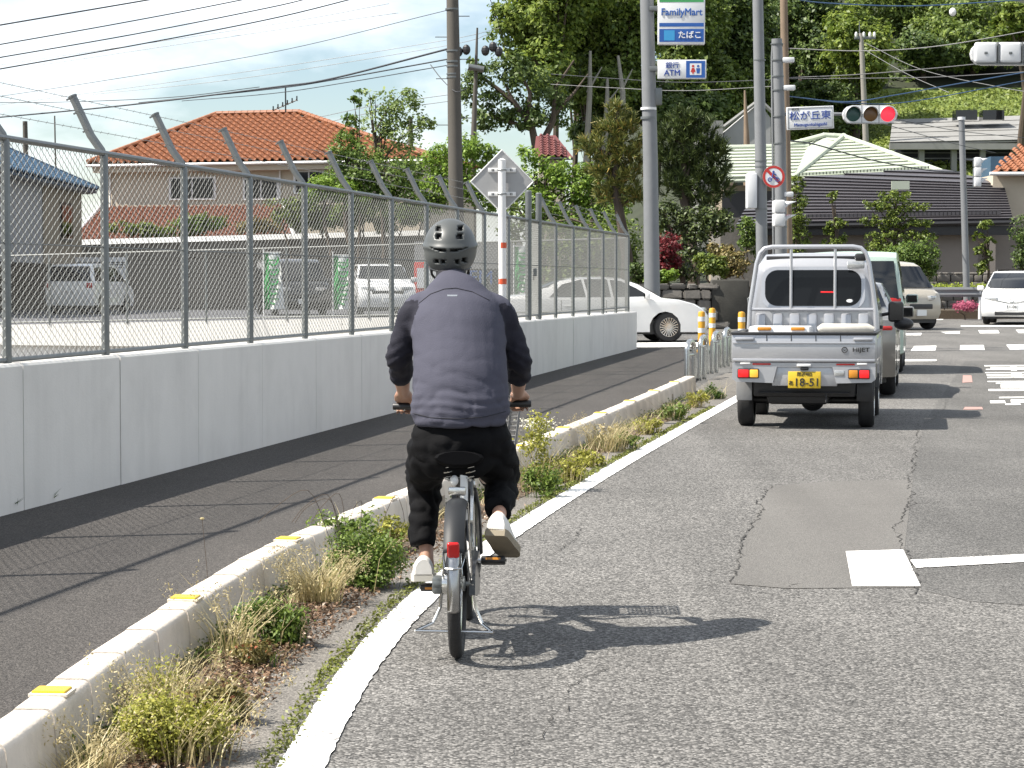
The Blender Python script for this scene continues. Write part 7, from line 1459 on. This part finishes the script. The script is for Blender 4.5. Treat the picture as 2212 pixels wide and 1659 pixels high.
# ---------------- pines
def pine(name, label, px, base_py, Y, tiers, lf, seed, n, z0=None):
    rng = np.random.default_rng(seed); b = P(px, base_py, Y); t = thing(name, label, 'tree', (b.x, Y, gz(Y) if z0 is None else z0)); bb = Vector(t.location); V = []; mb = MB(); rl = random.Random(seed)
    topc = min(tiers, key=lambda q: q[1]); ct = P(topc[0], topc[1], Y)-bb
    mb.tube([(0, 0, -.2), ct*.3+Vector((.2, 0, 0)), ct*.65-Vector((.15, 0, 0)), ct], [.22, .18, .13, .05], 8)
    for (x, y, rx, ry) in tiers:
        c, r = pxr(x, y, rx, ry, Y); c = c-bb; k = max(5, int(n*rx*ry/2500)); mb.tube([ct*max(.15, min(.95, (c.z-.3)/max(.1, ct.z))), c], [.07, .03], 5)
        d = rng.normal(size=(k, 3)); d /= np.linalg.norm(d, axis=1, keepdims=True); cc = np.array(c)+d*rng.random((k, 1))**.5*np.array(r)
        # tufts: needles fanning up from each twig end
        m_ = 26; ax = d*.55+np.array([0, 0, .8])+rng.normal(size=(k, 3))*.25; ax /= np.linalg.norm(ax, axis=1, keepdims=True)
        nd = ax[:, None, :]+rng.normal(size=(k, m_, 3))*.55; nd /= np.linalg.norm(nd, axis=2, keepdims=True); ln = .22*rng.uniform(.7, 1.3, size=(k, m_, 1)); s0 = cc[:, None, :]+ax[:, None, :]*rng.uniform(-.06, .16, size=(k, m_, 1)); e0 = s0+nd*ln
        sd = np.cross(nd, rng.normal(size=(k, m_, 3))); sd /= np.linalg.norm(sd, axis=2, keepdims=True)+1e-9; w_ = .016
        V.append(np.stack([s0-sd*w_, s0+sd*w_, e0+sd*w_*.4, e0-sd*w_*.4], axis=2).reshape(-1, 3))
    V = np.concatenate(V); npmesh('crown', V, np.arange(len(V)).reshape(-1, 4), LF[lf], t); mb.build('trunk', M_['bark'], t, True); return t
pine('pine_tree', 'rust tinged pine tree left of the tall store pole', 1345, 640, 72, [(1335, 240, 18, 24), (1315, 275, 34, 26), (1355, 285, 34, 30), (1290, 320, 36, 28), (1340, 330, 44, 30), (1375, 340, 26, 30), (1305, 370, 42, 28), (1355, 380, 40, 28), (1320, 415, 40, 26), (1370, 425, 28, 26)], 'pine_o', 41, 90)
pine('pine_tree', 'dark green pine tree right of the tall store pole', 1492, 640, 72, [(1480, 262, 34, 24), (1515, 275, 34, 24), (1450, 295, 34, 28), (1500, 310, 48, 30), (1545, 330, 34, 30), (1440, 340, 34, 34), (1490, 360, 48, 32), (1540, 375, 40, 32), (1450, 395, 34, 30), (1500, 405, 44, 30), (1555, 410, 28, 24), (1525, 440, 30, 20)], 'pine', 42, 110)
tree('garden_tree', 'shadowy tree under the dark pine above the stone wall', (P(1470, 640, 70).x, 70, gz(70)), [pxr(1440, 470, 30, 40, 70), pxr(1500, 490, 55, 40, 70), pxr(1550, 480, 35, 30, 70), pxr(1480, 560, 50, 40, 70)], 5200, .13, 'pine', 43, .12)
tree('maple', 'small dark red maple right of the tall store pole foot', (P(1445, 620, 66).x, 66, gz(66)+1), [pxr(1440, 535, 26, 32, 66), pxr(1452, 565, 22, 22, 66), pxr(1432, 575, 18, 24, 66)], 2400, .10, 'maple', 44, .05)
for i, (px, py, rx, ry, Y, lf, lb) in enumerate([(1530, 575, 50, 30, 64.5, 'topiary', 'yellow green shrub on the stone wall left part'), (1585, 572, 40, 34, 65, 'brown', 'browning shrub on the mossy wall left of the truck'), (1560, 545, 34, 22, 67, 'brown', 'thin brown shrub behind the stone wall'), (1440, 600, 40, 16, 63.5, 'bright', 'grassy clump on the stone wall beside the store pole'), (1620, 520, 26, 60, 76, 'mid', 'green shrub beside the signal pole foot'), (1385, 590, 30, 40, 66, 'forest_dark', 'dark shrub left of the store pole foot')]):
    rl = random.Random(i); bl = [pxr(px+rl.uniform(-.6, .6)*rx, py+rl.uniform(-.4, .4)*ry, rx*.5, ry*.6, Y) for _ in range(5)]; tree('shrub', lb, (P(px, py, Y).x, Y, gz(Y)+1.0), bl, 2300, .10, lf, 80+i, .04, 'shrub', 'shrubs above the stone wall', 5)
# ---------------- clipped trees before the dark roofed house
def cloud(name, lb, px, base_py, Y, pads, n, lf, seed, tr=.07):
    b = P(px, base_py, Y); tree(name, lb, (b.x, Y, gz(Y)+.2), [pxr(x, y, rx, ry, Y) for x, y, rx, ry in pads], n, .10, lf, seed, tr, 'tree', 'clipped trees before the taupe house', len(pads)*2, 24, .16)
cloud('clipped_tree', 'tall narrow clipped tree right of the banded concrete pole', 1722, 620, 82, [(1722, 398, 18, 20), (1725, 435, 22, 20), (1720, 475, 24, 24), (1728, 515, 22, 24), (1722, 555, 24, 24)], 4200, 'topiary', 45)
cloud('clipped_tree', 'small pollarded tree with tufts above the truck cab', 1802, 620, 82, [(1802, 422, 14, 8), (1796, 432, 8, 8), (1805, 482, 22, 12), (1790, 497, 14, 10), (1800, 518, 26, 16), (1815, 490, 10, 10)], 2000, 'topiary', 46)
cloud('clipped_tree', 'wide cloud clipped tree in the middle of the taupe house', 1935, 620, 82, [(1935, 425, 36, 14), (1900, 445, 34, 12), (1975, 447, 34, 12), (1940, 458, 30, 12), (1885, 475, 30, 12), (1945, 480, 36, 14), (1990, 480, 26, 12), (1905, 505, 34, 14), (1960, 512, 34, 14), (2005, 510, 22, 12), (1890, 530, 30, 12), (1935, 540, 40, 18)], 7000, 'topiary', 47)
cloud('clipped_bush', 'dense dark clipped bush beside the cream van roof', 1975, 620, 80, [(1960, 555, 50, 34), (2000, 560, 28, 40), (1930, 560, 34, 26), (1985, 590, 36, 30)], 6500, 'mid', 48)
cloud('clipped_tree', 'knotted pillar tree beside the thin far pole', 2126, 640, 80, [(2130, 487, 20, 10), (2112, 512, 13, 10), (2136, 520, 13, 10), (2116, 540, 12, 12), (2134, 555, 13, 14), (2122, 578, 15, 15)], 2200, 'topiary', 49)
tree('hedge', 'clipped hedge at the far right edge', (P(2215, 620, 84).x, 84, gz(84)), [pxr(2205, 500, 16, 40, 84), pxr(2212, 560, 20, 40, 84)], 1500, .12, 'forest_dark', 51, .05, 'hedge')
for i, (px, rx, lf, lb, py) in enumerate(((2040, 45, 'lime', 'lime green low hedge behind the left of the guard rail', 624), (2110, 40, 'lime', 'lime green low hedge behind the right of the guard rail', 625), (2085, 22, 'pink', 'pink flowering cushion below the guard rail', 661))):
    Y = 77 if lf == 'lime' else 74.2; tree('low_hedge', lb, (P(px, 650, Y).x, Y, gz(Y)+.1), [pxr(px-rx*.4, py, rx*.6, 8, Y, .6), pxr(px+rx*.4, py, rx*.6, 8, Y, .6)], 1500, .07, lf, 90+i, .02, 'hedge', None, 2)
# hillside grass tufts in the open slope
rng = np.random.default_rng(5); n = 18000; xs_ = rng.uniform(22, 50, n); ys_ = rng.uniform(146, 166, n); C = np.stack([xs_, ys_, np.array([hz(x, y) for x, y in zip(xs_, ys_)])+.15], axis=1); v, f = leaf_array(C, np.tile(np.array([0, -.8, .5]), (n, 1)), .34, rng, .4)
tag(npmesh('hill_grass', v, f, LF['grass']), 'rough bright grass covering the open slope above the grey roof', 'grass', kind='stuff')
# ---------------- weeds along the kerb
def blades(base, n, h, spread, lean, rng, w_=.004, curve=.5, droop=.25):
    ang = rng.uniform(0, 6.283, n); r0 = spread*np.sqrt(rng.random(n)); p0 = np.stack([r0*np.cos(ang), r0*np.sin(ang), np.zeros(n)], axis=1)+np.array(base); H = h*rng.uniform(.45, 1.1, n); dr = np.stack([np.cos(ang+rng.normal(0, .8, n)), np.sin(ang+rng.normal(0, .8, n)), np.zeros(n)], axis=1)
    sd = np.stack([-dr[:, 1], dr[:, 0], np.zeros(n)], axis=1); V = []
    for k, wk in ((0, 1), (.45, .8), (1.0, .08)):
        c = p0+dr*(lean*H*k**2)[:, None]*1.0; c[:, 2] += H*(k-droop*k*k); V.append(c-sd*w_*wk); V.append(c+sd*w_*wk)
    V = np.stack(V, axis=1); idx = np.arange(n)[:, None]*6; f = np.concatenate([idx+np.array([[0, 1, 3, 2]]), idx+np.array([[2, 3, 5, 4]])]); return V.reshape(-1, 3), f, p0, H
def leafy(name, lb, px, py, wpx, hpx, n, size, lf, seed, stems=30, flat=.8, group='weeds along the kerb', cat='weed', straw=0, strawh=.3, heads=0):
    g = G(px, py); k = g.y/F; W, H = wpx*k/2, hpx*k; t = thing(name, lb, cat, g, 0, group); rng = np.random.default_rng(seed)
    bl = [((rng.uniform(-.55, .55)*W, rng.uniform(-.5, .5)*W*.9, H*rng.uniform(.12, .72)), (W*rng.uniform(.2, .5), W*rng.uniform(.2, .45), H*rng.uniform(.14, .36))) for _ in range(12)]
    v, f = crown(bl, n, size, seed, 14, .34, 1.0, .1); v[:, 2] = np.maximum(v[:, 2], .006); npmesh('leaves', v, f, LF[lf], t)
    v, f, p0, hh = blades((0, 0, 0), stems, H*1.05, W*.75, .35, rng, .0025); tag(npmesh('stems', v, f, LF['straw' if lf == 'weed_y' else 'weed_d'], t), kind='stuff')
    if straw:
        v, f, p0, hh = blades((0, 0, 0), straw, strawh, W*.9, .6, rng, .0028, droop=.2); tag(npmesh('dry_stalks', v, f, LF['straw'], t), kind='stuff')
        if heads:
            tip = v.reshape(-1, 6, 3)[:, 4, :][:heads]; C = (tip[:, None, :]+rng.normal(size=(len(tip), 16, 3))*np.array([.012, .012, .022])).reshape(-1, 3); v, f = leaf_array(C, np.zeros_like(C)+.01, .014, rng, .35); tag(npmesh('seed_heads', v, f, LF['straw'], t), kind='stuff')
    return t
leafy('weed', 'yellow green weed clump with tall dry stalks nearest the camera', 385, 1640, 300, 150, 11000, .015, 'weed_y', 1, 120, straw=90, strawh=.30, heads=50)
leafy('weed', 'yellow flowering stalks standing against the kerb in the first weed clump', 360, 1560, 190, 175, 700, .014, 'weed_y', 2, 110, straw=40, strawh=.28, heads=40)
leafy('weed', 'low dull green and red weed behind the first clump', 470, 1560, 170, 95, 2400, .020, 'weed_r', 3, 50, straw=20, strawh=.16)
leafy('weed', 'dark green tuft tucked against the kerb by the drain notch', 238, 1520, 60, 95, 1100, .022, 'weed_d', 4, 15)
leafy('weed', 'pale grass tuft with drooping seed heads at the bottom left', 205, 1670, 110, 90, 60, .016, 'straw', 5, 20, straw=70, strawh=.20, heads=34)
leafy('weed', 'grey green weed mound with reddish base midway along the kerb', 592, 1395, 190, 105, 3400, .020, 'weed_g', 6, 50, straw=14, strawh=.2)
leafy('weed', 'reddish low weed before the grey green mound', 560, 1440, 140, 60, 1300, .020, 'weed_r', 7, 20, straw=15, strawh=.12)
leafy('weed', 'straw coloured dry grass tuft beside the big green bush', 690, 1305, 110, 105, 120, .02, 'straw', 8, 30, straw=260, strawh=.30, heads=90)
leafy('weed', 'pale arching dry grass leaning against the kerb', 500, 1420, 90, 120, 60, .016, 'straw', 9, 20, straw=60, strawh=.36, heads=40)
leafy('weed', 'big dark green bush in the gutter left of the cyclist', 790, 1270, 200, 150, 5200, .022, 'weed_g', 10, 40, straw=12, strawh=.42)
leafy('weed', 'leafy upper part of the big bush spilling over the kerb', 760, 1210, 200, 110, 1800, .028, 'weed_g', 11, 60, straw=10, strawh=.4)
leafy('weed', 'yellow tipped sprig at the top right of the big bush', 845, 1195, 90, 85, 900, .024, 'weed_y', 12, 30)
leafy('weed', 'tall leafy weed right behind the cyclist at the kerb', 1160, 1062, 110, 185, 1900, .026, 'weed_y', 13, 60, straw=8, strawh=.4)
leafy('weed', 'dark leafy weed low right of the cyclist leg', 1165, 1075, 100, 70, 1500, .026, 'weed_g', 14, 20)
leafy('weed', 'grassy weed strip right of the tall leafy weed', 1225, 1042, 100, 60, 1600, .026, 'weed_y', 15, 60)
leafy('weed', 'dry pinkish grass tuft midway along the far kerb', 1312, 975, 90, 75, 200, .03, 'straw', 16, 30, straw=170, strawh=.36, heads=60)
for i, (px, py, wd, lf, lb) in enumerate(((1275, 1008, 80, 'weed_y', 'low yellow green weeds before the dry tuft'), (1345, 972, 80, 'weed_g', 'low green weeds right of the dry tuft'), (1400, 938, 70, 'weed_y', 'low weeds at two thirds of the far kerb'), (1455, 908, 70, 'weed_g', 'low weeds near the end of the far kerb'), (1505, 880, 60, 'weed_y', 'small weeds at the far end of the kerb'), (1540, 862, 60, 'weed_d', 'dark weed tuft between kerb end and truck'))):
    leafy('weed', lb, px, py, wd, 42, 900, .03, lf, 20+i, 40, straw=25, strawh=.3)
q = G(1150, 940, .2); t = thing('flowers', 'small white flowers leaning over the kerb right of the cyclist', 'flowers', G(1160, 965), 0); rng = np.random.default_rng(9); C = rng.normal(size=(220, 3))*np.array([.10, .12, .035])+np.array([-.02, .1, .20]); v, f = leaf_array(C, np.zeros_like(C)+np.array([0, 0, 1]), .022, rng, .8); npmesh('petals', v, f, LF['flower'], t); v, f, p0, hh = blades((-.02, .08, 0), 40, .22, .1, .3, rng, .002); npmesh('stems', v, f, LF['weed_g'], t)
# tall thin stalks with curved tips over the kerb
rl = random.Random(3)
tw = thing('bramble', 'bare arching bramble stems over the kerb above the big bush', 'weed', G(770, 1240), 0, None)
for k in range(6):
    x = rl.uniform(-.2, .15); pts = [(x*.4, 0, 0), (x*.8, .05, .22), (x*1.3, .06, .36+rl.uniform(0, .08)), (x*1.9-.05, .05, .34), (x*2.2-.08, .05, .26)]; MB().tube(catmull(pts, 4), .0016, 4).build('stem', M_['bark'], tw)
tw = thing('stalk', 'tall thin flower stalk on the footway side of the kerb', 'weed', G(452, 1320), 0, None); MB().tube([(0, 0, 0), (-.01, 0, .2), (-.03, 0, .42)], .0013, 4).build('stem', M_['bark'], tw); mb = MB(); ball(mb, (-.03, 0, .425), .011, .011, .006, 8, 5); mb.build('flower_head', LF['straw'], tw)
# leaf litter, moss strip: too many to count
rng = np.random.default_rng(12); C = []
def between(Y, t):   # across the gutter: t=0 kerb, 1 edge line
    a = min(KERB, key=lambda p: abs(p.y-Y)); b = min(edge, key=lambda p: abs(p.y-Y)); return a.x+(b.x-a.x)*t
for (Y0, Y1, t0, t1, n) in ((6.7, 8.2, .08, .85, 1500), (8.2, 9.6, .08, .8, 2600), (9.6, 11.4, .05, .85, 2600), (11.4, 15, .03, .85, 2400), (15, 26, .02, .75, 2600)):
    for _ in range(n): Y = rng.uniform(Y0, Y1); t_ = t0+(t1-t0)*rng.beta(2, 2); C.append((between(Y, t_), Y, gz(Y)+.006+.02*rng.random()))
C = np.array(C); v, f = leaf_array(C, np.tile([0, 0, 1.6], (len(C), 1)), .024, rng, .5); tag(npmesh('leaf_litter', v, f, LF['litter']), 'brown dead leaves scattered in the gutter under the weeds', 'leaf litter', kind='stuff')
C = []
for p in smoothline(offset(LINE, -.105), 2200):
    if p.y < 26:
        k = noise.noise(Vector((p.y*1.3, 0, 0)))
        for _ in range(int(3+5*max(0, k+.35))): C.append((p.x+rng.normal(0, .022), p.y+rng.normal(0, .02), gz(p.y)+.008+.012*rng.random()))
C = np.array(C); v, f = leaf_array(C, np.tile([0, 0, 1.0], (len(C), 1)), .022, rng, .5); tag(npmesh('moss_strip', v, f, LF['moss']), 'green moss growing along the left side of the white line', 'moss', kind='stuff')
C = []
for _ in range(5200):
    Y = 6.6+21*rng.random()**1.5; k = noise.noise(Vector((Y*1.1, 7, 0)))
    if k < -.25: continue
    C.append((between(Y, 0)+.02+abs(rng.normal(0, .07+.05*max(0, k))), Y, gz(Y)+.012+abs(rng.normal(0, .022+.03*max(0, k)))))
C = np.array(C); v, f = leaf_array(C, np.tile([0, 0, .8], (len(C), 1)), .022, rng, .5); tag(npmesh('ground_cover', v, f, LF['weed_g']), 'low creeping green weeds along the foot of the kerb', 'ground cover', kind='stuff')
V_, F_ = [], []; off_ = 0
for _ in range(260):
    Y = 6.7+20*rng.random()**1.4; v, f, p0, hh = blades((between(Y, 0)+.05+abs(rng.normal(0, .08)), Y, gz(Y)), 7, .14, .03, .7, rng, .0022); V_.append(v); F_.append(f+off_); off_ += len(v)
tag(npmesh('dry_grass', np.concatenate(V_), np.concatenate(F_), LF['straw']), 'thin dry grass blades scattered along the kerb foot', 'grass', kind='stuff')
# soil bed under the weeds
b1 = offset(KERB, .03); mbs = MB(); pts = [p for p in KERB if p.y < 27]; v = []
for i, p in enumerate(pts):
    wv = .20+.16*noise.noise(Vector((p.y*1.3, 3, 0)))+.12; e_ = between(p.y, 0); v += [(p.x+.012, p.y, gz(p.y)+.004), (p.x+.012+wv*.5, p.y, gz(p.y)+.016), (p.x+.012+wv, p.y, gz(p.y)+.003)]
mbs.add(v, [(3*i+k, 3*i+k+1, 3*i+k+4, 3*i+k+3) for i in range(len(pts)-1) for k in (0, 1)]); tag(mbs.build('soil_bank', M_['soil'], None, True), kind='structure')
# sprigs at the foot of the concrete wall
for px, py, lb in ((22, 1106, 'small grass sprig at the foot of the wall far left'), (100, 1085, 'tiny sprig at the foot of the wall below the second panel')):
    g = G(px, py); t = thing('sprig', lb, 'weed', g); rng = np.random.default_rng(px); v, f, p0, hh = blades((0, 0, 0), 14, .14, .05, .9, rng, .006); npmesh('blades', v, f, LF['weed_d'], t)
